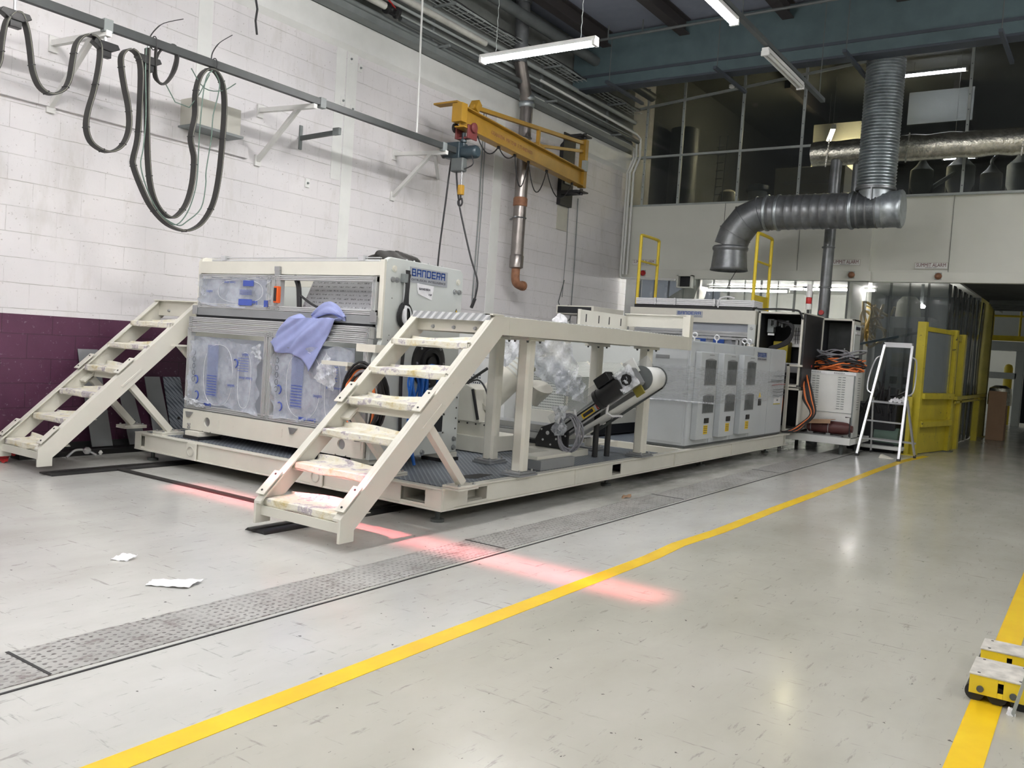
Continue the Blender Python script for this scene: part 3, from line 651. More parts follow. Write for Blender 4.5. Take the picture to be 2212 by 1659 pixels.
# ---------------------------------------------------------------- light fittings
def batten(c, ax, L, tube, label, group, chains=True, twin=True, top=6.6, white='white_paint'):
    c = Vector(c); a = Vector(ax).normalized(); s = a.cross(Z)
    o = thing('batten_light', c, label, 'light', group)
    build(MB().bar(c - a * L / 2 + Z * .035, c + a * L / 2 + Z * .035, .085 if twin else .06, .05, Z), 'housing', white, o, bevel=.004)
    for e in (-1, 1):
        p = c + a * e * (L / 2 - .02)
        build(MB().bar(p - a * .018 + Z * -.005, p + a * .018 + Z * -.005, .10 if twin else .05, .06, Z), 'lamp_holder', white, o, bevel=.003)
    for k in ((-1, 1) if twin else (0,)):
        q = s * k * .028 - Z * .012
        build(MB().tube([c - a * (L / 2 - .03) + q, c + a * (L / 2 - .03) + q], .016, 12), 'tube', tube, o)
    if chains:
        for e in (-1, 1):
            p = c + a * e * (L / 2 - .2) + Z * .06; pts = [p + Z * (i * .06) + s * (.007 * (1 if i % 2 else -1)) for i in range(int((top - p.z) / .06))]
            if len(pts) > 1: build(MB().tube(pts, .004, 5), 'chain', 'pipe_light', o)
    return o
GF = 'fluorescent battens over the machine bay'
batten((8.0, 5.38, 4.5), (0, 1, 0), 1.5, 'tube_light', 'lit fluorescent batten hung on chains in front of the flue pipe', GF)
batten((8.55, 3.66, 5.0), (1, 0, 0), 1.55, 'tube_light', 'lit fluorescent batten on the trunking at the top edge of the view', GF, chains=False)
batten((11.1, 3.66, 5.0), (1, 0, 0), 1.5, 'white_paint', 'unlit fluorescent batten on the trunking below the blue girder', GF, chains=False)
t = thing('lighting_trunking', (9, 3.6, 5.1), 'long dark lighting trunking hung below the roof, carrying the battens', 'trunking')
build(MB().box(2.0, 12.9, 3.62, 3.68, 5.075, 5.13), 'channel', 'pipe_dark', t)
for x in (3, 6, 9.5, 12.7): build(MB().cyl((x, 3.65, 5.13), (x, 3.65, 6.42), .006, 6), 'rod', 'pipe_dark', t)
# the rest of the rows over the part of the hall behind and beside the viewer; last two added to brighten the far end
for k, (x, y) in enumerate(((4.6, 3.66), (1.4, 3.66), (-2.2, 3.66), (-2.0, .2), (1.8, .2), (-1.5, -3.4), (3.0, -3.4), (8.2, -3.4), (12.0, -1.0))):
    batten((x, y, 5.0), (1, 0, 0), 1.5, 'tube_light', 'unseen lit fluorescent batten over the open aisle', 'fluorescent battens over the aisle', top=6.6)
for k, (x, y) in enumerate(((3.2, 5.4), (-1.2, 5.4))):
    batten((x, y, 4.5), (0, 1, 0), 1.5, 'tube_light', 'lit fluorescent batten hung over the near end of the machine bay', 'fluorescent battens over the near bay', top=6.6)

# ---------------------------------------------------------------- ventilation duct
vd = thing('ventilation_duct', (13.6, 4, 2.7), 'large galvanised duct with elbow opening downward above the far machine', 'duct')
dx, dr = 13.6, .265
zc = 3.63
def ring(c, ax, r, h=.03, n=28): return MB().lathe(c, [(r, 0), (r + .014, h * .25), (r + .014, h * .75), (r, h)], n, ax)
# straight horizontal length with swaged rings
prof = []
for i in range(13):
    h = i * .13; prof += [(dr, h), (dr, h + .055), (dr + .007, h + .065), (dr + .007, h + .075), (dr, h + .085)]
build(MB().lathe((dx, 4.56, zc), prof, 30, (0, -1, 0)), 'horizontal_run', 'duct_steel', vd)
for y in (4.56, 4.38, 3.28): build(ring((dx, y + .03, zc), (0, -1, 0), dr + .006, .05, 30), 'joint_ring', 'galvanised', vd)
build(MB().lathe((dx, 3.28, zc), [(dr, 0), (dr, .42), (dr + .01, .44), (dr, .46), (dr, .62), (dr + .012, .64), (dr + .012, .68), (dr - .01, .70)], 30, (0, -1, 0)), 'tee_end', 'galvanised', vd)
# segmented elbow down to the mouth
ctr = [(4.56, zc), (4.66, zc), (4.90, zc - .10), (5.07, zc - .32), (5.13, zc - .52)]
for (a, b) in zip(ctr, ctr[1:]): pass
cu = MB().tube([(dx, y, z) for y, z in ctr], dr, 30, cap=False); build(cu, 'elbow', 'duct_steel', vd, flatshade=False)
for k in (1, 2, 3):
    y, z = ctr[k]; a = Vector((0, ctr[k + 1][0] - ctr[k - 1][0], ctr[k + 1][1] - ctr[k - 1][1])).normalized()
    build(MB().lathe(Vector((dx, y, z)) - a * .008, [(dr + .001, 0), (dr + .012, .004), (dr + .012, .012), (dr + .001, .016)], 30, a), 'elbow_seam', 'duct_steel', vd)
build(MB().tube([(dx, 5.13, zc - .52), (dx, 5.13, zc - .54), (dx, 5.13, zc - .57), (dx, 5.13, zc - .60), (dx, 5.13, zc - .86), (dx, 5.13, zc - .91)], [dr, dr + .015, dr + .015, dr - .005, dr + .02, dr + .035], 30, cap=False), 'mouth_collar', 'duct_steel', vd, solid=.006)
build(MB().cyl((dx, 5.13, zc - .80), (dx, 5.13, zc - .79), dr, 28), 'mouth_inside', 'dark_interior', vd)
# rising corrugated length
prof = []; h = 0
while h < 1.86:
    prof += [(dr - .02, h), (dr + .008, h + .018), (dr + .008, h + .028), (dr - .02, h + .046)]; h += .046
build(MB().lathe((dx, 2.98, zc + .30), prof, 32), 'riser', 'galvanised', vd)
build(MB().cyl((dx, 2.98, zc), (dx, 2.98, zc + .32), dr - .03, 30), 'tee_branch', 'galvanised', vd)
build(ring((dx, 2.98, zc + .27), Z, dr + .005, .05, 30), 'riser_ring', 'duct_steel', vd)
build(MB().bar((dx - dr - .01, 2.98, zc + .1), (dx - dr - .01, 2.98, zc + .28), .02, .02), 'strap', 'duct_steel', vd)
build(MB().tube([(dx, 5.0, zc - .9), (dx, 5.08, zc - 1.05), (dx, 5.14, zc - 1.2)], .006, 5), 'loose_wire', 'black', vd)
# foil-lagged duct and plain risers in front of the glazing
fd = thing('foil_duct', (14.7, 2, 4.55), 'crumpled foil-lagged horizontal duct passing behind the corrugated riser', 'duct')
pts = [(14.7, 4.25 - i * .17, 4.76 + .006 * math.sin(i * 1.7)) for i in range(56)]
build(MB().tube(pts, [.195 + .008 * math.sin(i * 2.3) + .006 * R_.random() for i in range(56)], 22), 'lagging', 'foil', fd)
for y in (3.95, 2.75, 1.2): build(MB().bar((14.51, y, 4.95), (14.51, y + .03, 4.5), .02, .03), 'strap', 'foil', fd)
p = thing('round_riser', (14.7, 3.84, 0), 'dark grey vertical pipe dropping from the foil duct past the alarm sign', 'pipe')
build(MB().tube([(14.62, 3.88, 0), (14.62, 3.84, 4.62)], .088, 18), 'pipe_body', 'duct_steel', p)
for z in (1.95, 2.55, 3.2): build(ring((14.62, 3.86, z), Z, .09, .03, 18), 'band', 'duct_steel', p)
build(MB().cyl((14.53, 3.86, 2.15), (14.49, 3.86, 2.15), .04, 14), 'red_cap', 'red', p)
build(MB().tube([(14.78, 3.55, 3.9), (14.78, 3.55, 4.62)], .07, 16), 'short_riser', 'duct_steel', label='short dark pipe between the foil duct and the big duct', cat='pipe')

# ---------------------------------------------------------------- mezzanine room behind the glazing
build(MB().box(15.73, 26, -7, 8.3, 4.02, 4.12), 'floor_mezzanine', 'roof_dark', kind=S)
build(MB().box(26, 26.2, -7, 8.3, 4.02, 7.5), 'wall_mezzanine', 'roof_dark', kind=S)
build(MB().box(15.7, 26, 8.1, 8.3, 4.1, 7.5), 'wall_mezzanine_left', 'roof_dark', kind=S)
for x, y in ((18.5, 5.9), (20.5, 3.0)): build(MB().box(x - .3, x + 3, y - .06, y + .06, 7.0, 7.4), 'mezzanine_joist', 'purlin', label='dark roof joist beyond the glazing', cat='joist', group='dark joists beyond the glazing')
batten((19.3, 5.25, 6.2), (1, .35, 0), 1.6, 'tube_warm', 'warm glowing batten light behind the mezzanine glazing', 'battens behind the glazing', top=7.38)
batten((18.5, 3.15, 7.08), (0, 1, 0), 1.15, 'tube_far', 'white batten light behind the glazing right of the corrugated riser', 'battens behind the glazing', top=7.4)
build(MB().box(20.3, 20.4, 4.2, 5.9, 5.3, 6.75), 'pale_board', 'tank_cream', label='pale board behind the glowing mezzanine lamp', cat='board')
build(MB().box(19.4, 19.45, 2.55, 3.75, 6.35, 7.0), 'roof_board', 'pipe_grey', label='pale board lit by the lamp right of the corrugated riser', cat='board')
k = thing('mezzanine_cabinet', (18.5, 5.2, 4.12), 'tall cream cabinet on the mezzanine seen through the glazing', 'cabinet')
build(MB().box(18, 18.8, 4.55, 5.95, 4.12, 5.30), 'body', 'tank_cream', k, bevel=.01); build(MB().box(17.98, 18, 4.75, 5.75, 4.95, 5.02), 'handle_rail', 'cream_dark', k)
k = thing('blue_tank', (17.6, 6.2, 4.12), 'small blue-topped tank on the mezzanine near the duct elbow', 'tank')
build(MB().cyl((17.6, 6.15, 4.12), (17.6, 6.15, 4.75), .19, 18), 'body', 'pipe_light', k); build(MB().lathe((17.6, 6.15, 4.75), [(.23, 0), (.25, .03), (.22, .12), (.1, .16)], 18), 'lid', 'hoist_blue', k)
k = thing('grey_tank', (17.5, 6.6, 4.12), 'pale rounded tank beside the blue-topped tank', 'tank')
build(MB().lathe((17.8, 6.85, 4.12), [(.22, 0), (.22, .55), (.18, .68), (.08, .74)], 18), 'body', 'tank_cream', k)
k = thing('mezzanine_silo', (18.6, 8, 4.12), 'dim vertical cylindrical silo in the dark left end of the mezzanine', 'silo')
build(MB().cyl((17.4, 7.75, 4.12), (17.4, 7.75, 6.1), .30, 24), 'body', 'pipe_dark', k)
k = thing('mezzanine_ladder', (17, 6.9, 4.12), 'thin grey ladder standing in the dark mezzanine', 'ladder')
for s in (0, .16): build(MB().tube([(17, 6.85 - s, 4.12), (17, 6.80 - s, 5.8)], .012, 6), 'stile', 'pipe_grey', k)
for i in range(9): build(MB().tube([(17, 6.85, 4.3 + i * .16), (17, 6.69, 4.3 + i * .16)], .008, 5), 'rung', 'pipe_grey', k)
# machinery seen through the right-hand glazing
def hopper(x, y, s, lab):
    k = thing('hopper', (x, y, 4.12), lab, 'hopper', 'hoppers and cyclones on the mezzanine')
    build(MB().lathe((x, y, 4.2), [(.05 * s, 0), (.06 * s, .15 * s), (.22 * s, .5 * s), (.22 * s, .8 * s), (.12 * s, .9 * s), (.06 * s, 1.0 * s)], 16), 'cone', 'pipe_light', k)
    build(MB().tube(smooth_path([(x, y, 4.2 + s), (x, y, 4.3 + s), (x, y - .2, 4.45 + s), (x, y - .5, 4.4 + s)]), .035 * s, 10), 'pipe', 'steel', k)
    for a in (-.2, .2): build(MB().tube([(x, y + a * s, 4.12), (x, y + a * s, 4.5 + .4 * s)], .02, 6), 'leg', 'pipe_grey', k)
for a in ((17.2, 3.0, .9, 'left hopper right of the corrugated riser'), (17.8, 2.45, 1.1, 'larger hopper behind the middle mullion'), (17.4, 1.9, .8, 'small hopper right of the middle mullion'), (18.3, 1.5, 1.2, 'rightmost tall hopper on the mezzanine')): hopper(*a)
batten((18.2, 2.55, 5.35), (0, 1, 0), .6, 'tube_far', 'small white lamp low behind the right-hand glazing', 'battens behind the glazing', top=7.4)
k = thing('sloping_conveyor_tube', (17.5, 2.8, 4.2), 'pale diagonal conveying tube behind the right-hand glazing', 'tube')
build(MB().tube([(17.2, 3.35, 4.25), (17.6, 2.5, 4.95)], .04, 10), 'tube_body', 'pipe_light', k)

# ---------------------------------------------------------------- strip curtain and the room behind it
def curtain(nm, p0, p1, lab, m='curtain'):
    P0, P1 = Vector(p0), Vector(p1); L = (P1 - P0).length; d = (P1 - P0) / L; nrm = d.cross(Z); kk = int(L / .29)
    root = thing('strip_curtain', (P0 + P1) / 2, lab, 'curtain', 'clear strip curtains under the end wall')
    for i in range(kk):
        mb = MB(); off = .012 if i % 2 else -.012; w_ = L / kk * 1.12; c0 = P0 + d * (i * L / kk); bow = R_.uniform(-.02, .02)
        def fn(u, v, c0=c0, off=off, bow=bow, w_=w_):
            return c0 + d * (u * w_) + nrm * (off + .014 * math.sin(u * math.pi) + bow * (v * (1 - v)) * 4 + .008 * math.sin(v * 7 + i)) + Z * (.02 + v * 2.76)
        mb.sheet(fn, 3, 8); build(mb, 'strip', m, root, solid=.003)
    return root
curtain('c', (BX + .07, WY - .1, 0), (BX + .07, 3.44, 0), 'long clear strip curtain hanging behind the far machine')
curtain('c', (BX + .45, 3.42, 0), (BX + .45, 2.24, 0), 'clear strip curtain section behind the step ladder')
curtain('c', (BX + .5, 2.22, 0), (20.6, 2.14, 0), 'clear strip curtain section running away behind the yellow fence', 'curtain_darkened')
build(MB().box(15.73, 26, 2.3, 8.1, 2.95, 3.05), 'ceiling_back_room', 'panel_white', kind=S)
build(MB().box(21.0, 21.1, 4.2, 8.1, 0, 2.95), 'wall_back_room', 'panel_white', kind=S)
build(MB().box(21.0, 21.1, 2.3, 4.2, 0, 2.95), 'wall_back_room_shade', 'roof_dark', kind=S)  # stretch of the back wall with shade put into its colour
build(MB().box(17.9, 21.0, 4.2, 4.3, 0, 2.95), 'wall_back_room_side', 'panel_white', kind=S)
batten((17.4, 6.15, 2.72), (0, 1, 0), 1.75, 'tube_light', 'bright batten light just behind the long strip curtain', 'battens behind the strip curtain', top=2.96)
batten((18.9, 6.4, 2.90), (0, 1, 0), 2.3, 'tube_light', 'second batten on the ceiling behind the strip curtain', 'battens behind the strip curtain', chains=False)
batten((18.9, 4.7, 2.90), (0, 1, 0), 1.5, 'tube_light', 'third batten on the ceiling behind the strip curtain', 'battens behind the strip curtain', chains=False)
k = thing('round_lamp', (18.0, 2.98, 2.5), 'small round white lamp glowing behind the curtain right of the ladder top', 'light')
build(MB().lathe((18, 2.95, 2.50), [(.06, 0), (.075, .03), (.05, .06)], 16), 'lens', 'tube_light', k); build(MB().cyl((18, 2.95, 2.56), (18, 2.95, 2.95), .03, 10), 'stem', 'pipe_grey', k)
k = thing('panel_cabinet', (17.2, 2.9, 0), 'tall grey electrical panel with eight socket windows behind the curtain', 'cabinet')
build(MB().box(16.7, 17.4, 2.55, 3.45, 0, 2.25), 'body', 'cabinet_grey', k, bevel=.01)
build(MB().box(16.68, 16.7, 2.85, 3.15, 1.75, 2.05), 'vent_grille', 'grey_profile', k); build(MB().box(16.68, 16.7, 2.85, 3.15, 1.35, 1.6), 'display', 'cream_dark', k)
for i in range(4):
    for jj in range(2): build(MB().box(16.68, 16.7, 2.83 + jj * .2, 2.95 + jj * .2, .45 + i * .2, .58 + i * .2), 'socket', 'dark_interior', k)
k = thing('copper_pipework', (16.8, 3.5, 1.5), 'tangle of brassy reflective pipework behind the curtain', 'pipework')
MT['brass'] = mat('brass', (.55, .40, .15), .3, .8, var=.2)
for i in range(6):
    pts = [(16.5 + R_.uniform(0, .5), 3.15 + R_.uniform(0, .65), 1.6 + R_.uniform(0, .9)) for _ in range(5)]
    build(MB().tube(smooth_path(pts), .025, 8), 'pipe', 'brass', k)
k = thing('pale_vessel', (17.5, 3.2, 2.2), 'pale rounded vessel above the panel cabinet behind the curtain', 'vessel')
build(MB().lathe((17.3, 3.05, 2.25), [(.20, 0), (.22, .05), (.20, .3), (.12, .4)], 18), 'body', 'tank_cream', k)
# diagonal grey chute seen behind the curtain at the left
k = thing('back_room_chute', (17, 7.3, 2.1), 'grey diagonal chute behind the curtain left of the duct mouth', 'chute')
build(MB().prism([(7.1, 2.2), (7.9, 2.3), (7.2, 2.75), (6.95, 2.75)], 'x', 16.8, 17.3), 'body', 'cream_dark', k)
build(MB().box(17.0, 17.1, 7.0, 7.1, 2.7, 2.95), 'hanger', 'cream_dark', k)
build(MB().box(16.9, 17.8, 3.6, 6.0, 1.2, 1.9), 'white_machine_housing', 'white_paint', label='white machine housing glowing behind the curtain above the far machine', cat='machine', bevel=.01)
# overhead blue bar across the curtain
build(MB().bar((15.3, 3.70, 1.62), (16.4, 2.35, 2.05), .03, .04), 'blue_bar', 'hoist_blue', label='dark blue sloping bar in front of the curtain behind the ladder', cat='bar')

# signs and beacons on the end wall
for i, (x, y, z) in enumerate(((BX - .012, 7.57, 3.07), (BX - .012, 3.79, 3.07), (BX + .085, 2.46, 3.03))):
    s = thing('alarm_sign', (x, y, z), ('summit alarm sign behind the left yellow handrail', 'summit alarm sign beside the dark riser pipe', 'summit alarm sign above the curtain corner, right of the duct')[i], 'sign', 'summit alarm signs')
    build(MB().box(x - .006, x, y - .25, y + .25, z - .055, z + .055), 'plate', 'cream_dark', s)
    build(MB().box(x - .009, x - .006, y - .24, y + .24, z - .045, z + .045), 'face', 'white_paint', s)
    text('SUMMIT ALARM', .085, (x - .011, y, z + .008), -Y, Z, 'dark_red', 'lettering', s, width=.44)
    text('EMERGENCY STOP', .02, (x - .010, y, z - .032), -Y, Z, 'ink', 'small_lettering', s)
    bcn = thing('alarm_beacon', (x, y - (.0 if i == 0 else .12), 2.86), ('dark red round alarm beacon under the left sign', 'orange round alarm beacon under the sign beside the riser', 'orange round alarm beacon under the right sign')[i], 'beacon', 'alarm beacons')
    yb = y - (.0 if i == 0 else .12)
    build(MB().lathe((x, yb, 2.86), [(.055, 0), (.055, .02), (.045, .05), (.02, .07)], 16, (-1, 0, 0)), 'lens', 'red' if i == 0 else 'rust', bcn)
    build(MB().box(x - .01, x, yb - .05, yb + .05, 2.80, 2.92), 'back_plate', 'pipe_light', bcn)
# header over the vehicle opening and the view beyond
build(MB().box(BX + .45, 20.6, .2, 2.02, 2.78, 2.95), 'door_1', 'roof_dark', kind=S)
for i in range(4): build(MB().box(19.3 + i * .3, 19.4 + i * .3, -2, 1.95, 2.70 - i * .02, 2.78), 'shutter_slat', 'pipe_dark', label='dark horizontal bar above the far opening', cat='shutter bar', group='dark bars above the far opening')
k = thing('yellow_column', (20.8, 2.05, 0), 'tall olive-yellow steel column at the end of the strip curtain', 'column')
build(MB().ibeam((20.9, 2.13, .02), (20.9, 2.13, 2.95), .24, .26, .03, .03, (1, 0, 0)), 'section', 'column_olive', k); build(MB().box(20.75, 21.05, 1.98, 2.28, 0, .02), 'base_plate', 'column_olive', k)
k = thing('foil_topped_box', (20.9, 1.88, 0), 'brown cardboard box with silver film draped on top by the yellow column', 'box')
build(MB().box(20.2, 20.68, 1.58, 1.90, 0, 1.0), 'carton', 'cardboard', k, bevel=.006)
build(MB().lathe((20.42, 1.72, .72), [(.22, 0), (.22, .2), (.20, .34), (.1, .40)], 12), 'film_cover', 'foil', k)
# gantry, frames and bollards beyond
batten((21.5, -1.0, 4.6), (1, 0, 0), 1.5, 'tube_aisle', 'added batten light over the far aisle beyond the opening', 'added battens over the far aisle', top=7.4)  # unseen lamp added to light the space beyond the opening
k = thing('yellow_gantry', (26, 1, 2.2), 'yellow mezzanine guardrail with posts far beyond the opening', 'guardrail')
build(MB().box(27, 27.1, -3, 3.2, 2.28, 2.42), 'beam', 'yellow', k)
for z in (2.95, 3.4): build(MB().tube([(27.05, -3, z), (27.05, 3.2, z)], .03, 8), 'rail', 'yellow', k)
for y in (2.6, 1.95, 1.0, 0): build(MB().tube([(27.05, y, 2.4), (27.05, y, 3.5)], .03, 8), 'post', 'yellow', k)
build(MB().box(28.5, 28.6, -4, 3.3, 2.4, 4.2), 'white_partition', 'panel_white', label='pale partition behind the far yellow guardrail', cat='partition')
build(MB().box(34, 34.2, -7, 5, 0, 6), 'wall_far', 'panel_white', kind=S)
k = thing('steel_doorway', (27, 1.8, 0), 'pale grey steel door frame beyond the opening', 'doorway')
build(MB().box(26.6, 26.9, 1.35, 3.2, 2.0, 2.25).box(26.6, 26.8, 1.75, 1.95, 0, 2.0).box(26.6, 26.8, 1.9, 2.9, 1.25, 1.42).box(26.6, 26.8, 1.3, 1.5, 0, 2.0), 'frame_section', 'panel_white', k, bevel=.01)
build(MB().box(26.85, 26.95, 1.5, 1.75, .1, 1.95), 'dark_leaf', 'dark_interior', k)
for i, (y, z) in enumerate(((2.15, 1.55), (1.20, 1.0))):
    build(MB().lathe((27.3, y, 0), [(.11, 0), (.11, z), (.08, z + .08), (.02, z + .11)], 16), 'bollard', 'yellow', label=('taller yellow bollard behind the pale frame', 'shorter yellow bollard right of the pale frame')[i], cat='bollard', group='yellow bollards beyond the opening')
k = thing('fan_guard', (28.2, 1.0, 0), 'round pale fan on a stand far beyond the opening', 'fan')
build(MB().lathe((28, .92, 1.75), [(.05, 0), (.26, .05), (.28, .15), (.05, .2)], 18, (-1, 0, 0)), 'cage', 'foil', k); build(MB().cyl((28, .92, 0), (28, .92, 1.6), .03, 8), 'stand', 'pipe_grey', k)
build(MB().box(29, 29.9, .2, 1.5, 0, .95), 'far_bench', 'dark_interior', label='dark bench far beyond the opening', cat='bench', bevel=.01)
batten((25, -1.2, 4.6), (1, 0, 0), 1.5, 'tube_aisle', 'added batten light over the far aisle beyond the opening', 'added battens over the far aisle', top=7.4)  # second unseen lamp added for the far aisle
batten((30.5, 0, 4.6), (1, 0, 0), 1.5, 'tube_aisle', 'added batten light over the far aisle beyond the opening', 'added battens over the far aisle', top=6.9)  # third unseen lamp added for the far aisle
build(MB().box(26, 36, -7, 8.3, 6.9, 7.0), 'ceiling_far_bay', 'roof_dark', kind=S)
# ================================================================ cable festoon and jib crane
rl = thing('festoon_rail', (4, 7.2, 3.7), 'long dark steel festoon rail on white brackets along the wall', 'rail')
build(MB().bar((-2, 7.2, 3.755), (9.05, 7.2, 3.775), .05, .075), 'rail_bar', 'rail_paint', rl, bevel=.004)
for x in (-1.0, 1.9, 4.17, 6.62, 8.72):
    build(MB().box(x - .04, x + .04, 7.168, 7.232, 3.71, 3.82), 'rail_clamp', 'pipe_grey', rl, bevel=.004)
build(MB().box(8.3, 8.7, 7.28, 7.33, 3.78, 3.83), 'end_rail', 'rail_paint', rl)
bl = ('white wall bracket behind the hanging cable loops at the left', 'white wall bracket right of the long cable loop', 'white wall bracket under the rail end beside the hoist')
for i, x in enumerate((4.17, 6.5, 8.75)):
    b = thing('rail_bracket', (x, 7.7, 3.2), bl[i], 'bracket', 'white triangular rail brackets')
    build(MB().bar((x, 8.07, 3.74), (x, 7.16, 3.70), .05, .05), 'arm', 'bracket_white', b, bevel=.003)
    build(MB().bar((x, 8.06, 3.18), (x, 7.42, 3.70), .045, .045), 'brace', 'bracket_white', b, bevel=.003)
    for z0_, z1_ in ((3.66, 3.80), (3.12, 3.24)): build(MB().box(x - .04, x + .04, 8.045, 8.07, z0_, z1_), 'foot_plate', 'bracket_white', b)
    if i == 2: build(MB().bar((x + .05, 7.40, 3.70), (x + .92, 8.05, 3.60), .04, .04), 'side_brace', 'bracket_white', b)
for i, x in enumerate((3.42, 4.16, 4.56)):
    t = thing('cable_trolley', (x, 7.2, 3.55), ('black cable trolley at the left edge of the view', 'black cable trolley under the first visible rail clamp', 'black cable trolley beside the tied cable coil')[i], 'trolley', 'cable trolleys on the festoon rail')
    zc_ = 3.60
    build(MB().cyl((x, 7.2, zc_), (x, 7.2, 3.72), .012, 8), 'hanger_pin', 'steel', t)
    mb = MB(); mb.prism([(x - .10, zc_ + .03), (x + .10, zc_ + .03), (x + .12, zc_ - .005), (x + .05, zc_ - .045), (x - .05, zc_ - .045), (x - .12, zc_ - .005)], 'y', 7.165, 7.235); build(mb, 'saddle', 'black_plastic', t, bevel=.006)
    build(MB().box(x - .045, x + .045, 7.17, 7.23, zc_ - .10, zc_ - .045), 'clamp_block', 'black_plastic', t, bevel=.005)
fl = {'fest1': 'flat black festoon cable dropping at the left edge of the view', 'fest2': 'shortest hanging flat cable loop between the first two trolleys', 'fest3': 'middle hanging flat cable loop, bulb shaped', 'fest4': 'longest double flat cable loop hanging below the rail'}
for k_, lab in fl.items():
    P = smooth_path(DATA[k_], 4)
    o = thing('festoon_cable', (P[0].x, 7.2, min(p.z for p in P)), lab, 'cable', 'flat festoon cables under the rail')
    build(MB().strap(P, .072, .018, (0, 1, 0)), 'flat_cable', 'festoon', o)
    build(MB().tube([p + Vector((0, -.037, 0)) for p in P], .0028, 5), 'edge_cord', 'festoon_edge', o)
    for q in range(6, len(P) - 4, 9):
        p = P[q]; d = (P[q + 1] - P[q - 1]).normalized()
        build(MB().strap([p - d * .004, p + d * .004], .080, .026, (0, 1, 0)), 'cable_tie', 'black', o)
for k_, lab in (('fest_wire', 'thin green wire looping inside the longest cable loop'), ('fest_wire2', 'second thin green wire inside the longest cable loop')):
    build(MB().tube([p + Vector((0, -.03, 0)) for p in smooth_path(DATA[k_], 4)], .0055, 6), 'thin_wire', 'green_wire', label=lab, cat='wire', group='thin green wires in the cable loop')
cp_ = smooth_path(DATA['coil'], 3)
cl = thing('cable_coil', (4.85, 7.2, 3.3), 'small coil of flat black cable tied around the rail', 'cable coil')
build(MB().strap([p + Vector((0, -.03 + .06 * i / len(cp_), 0)) for i, p in enumerate(cp_)], .03, .012, (0, 1, 0)), 'coiled_cable', 'festoon', cl)
build(MB().tube([(4.74, 7.2, 3.45), (4.85, 7.2, 3.31), (5.0, 7.2, 3.30), (5.1, 7.2, 3.45), (5.2, 7.2, 3.66)], .005, 6), 'loose_strand', 'green_wire', cl)
build(MB().tube(smooth_path([(5.0, 7.2, 3.66), (5.15, 7.2, 3.52), (5.35, 7.2, 3.55), (5.5, 7.2, 3.66)]), .005, 6), 'loose_strand', 'green_wire', cl)
for i, k_ in enumerate(('tie1', 'tie2')):
    P = smooth_path(DATA[k_], 4)
    o = thing('zip_tie', P[0], ('black cable tie with curled tail above the small coil', 'black cable tie with curled tail above the longest loop')[i], 'cable tie', 'long black cable ties on the rail')
    build(MB().tube(P, [.006 if j < len(P) * .7 else .004 for j in range(len(P))], 5), 'tail', 'black', o)
    c = Vector(DATA[k_][0]); build(MB().tube([(c.x, 7.2 + .045 * math.cos(a), 3.765 + .06 * math.sin(a)) for a in [q * .5 for q in range(13)]], .005, 5, closed=True), 'band', 'black', o)

# jib crane
P0, P1 = Vector((12.93, 7.62, 4.2)), Vector((8.93, 7.13, 4.2)); jd = (P1 - P0).normalized(); js = jd.cross(Z)
jc = thing('jib_crane', (12.93, 7.62, 4.0), 'yellow wall-mounted jib crane arm reaching out from the block wall', 'crane')
build(MB().ibeam(P0, P1, .15, .27, .016, .016), 'boom', 'crane_yellow', jc, bevel=.002)
def jp(t, z): p = P0 + jd * t; return Vector((p.x, p.y, z))
build(MB().bar(jp(0, 4.80), jp(3.75, 4.40), .06, .055), 'tie_bar', 'crane_yellow', jc, bevel=.002)
build(MB().bar(jp(1.72, 4.33), jp(1.72, 4.62), .05, .05, jd), 'strut', 'crane_yellow', jc)
build(MB().bar(jp(0, 4.66), jp(1.72, 4.36), .05, .045), 'lower_tie', 'crane_yellow', jc, bevel=.002)
build(MB().prism([(jp(1.5, 0).x, 4.335), (jp(1.9, 0).x, 4.335), (jp(1.78, 0).x, 4.40), (jp(1.65, 0).x, 4.40)], 'y', jp(1.72, 0).y - .02, jp(1.72, 0).y + .02), 'gusset', 'crane_yellow', jc)
build(MB().bar((12.98, 7.62, 4.05), (12.98, 7.62, 4.86), .12, .10, X), 'pivot_post', 'crane_yellow', jc, bevel=.004)
build(MB().bar(jp(3.7, 4.36), jp(3.62, 4.48), .12, .10), 'tie_lug', 'crane_yellow', jc)
build(MB().box(8.86, 8.98, 7.05, 7.21, 4.12, 4.36), 'end_plate', 'crane_yellow', jc, bevel=.003)
build(MB().bar((8.92, 7.13, 4.375), (8.92, 7.52, 4.375), .14, .022), 'end_stop_plate', 'crane_yellow', jc)
nd = -js if js.y > 0 else js
tp = jp(2.55, 4.20) + nd * .0095
text('GRANADA  MH 2240  S STANDARD', .075, tp, -jd if (-jd).cross(Z).dot(nd) > 0 else jd, Z, 'rust', 'lettering', jc, width=1.30, ex=.0015)
for z in (3.98, 4.92): build(MB().cyl((12.98, 7.62, z - .05), (12.98, 7.62, z + .05), .03, 10).box(12.85, 13.12, 7.56, 7.70, z - .012, z + .012), 'pivot_bracket', 'black', jc)
build(MB().box(12.90, 12.98, 7.52, 7.60, 4.32, 4.50), 'switch_box', 'pipe_light', jc, bevel=.004)
wp = thing('jib_wall_plate', (12.95, 8.0, 3.75), 'black steel backing plate on the wall carrying the jib pivot', 'bracket')
build(MB().box(12.92, 13.32, 7.99, 8.07, 3.78, 5.02), 'plate', 'black', wp, bevel=.004)
build(MB().box(12.90, 13.10, 7.66, 8.0, 3.95, 4.01).box(12.90, 13.10, 7.66, 8.0, 4.90, 4.96), 'arm', 'black', wp)
build(MB().box(13.0, 13.28, 7.97, 7.99, 4.15, 4.45), 'grey_cover', 'duct_steel', wp)
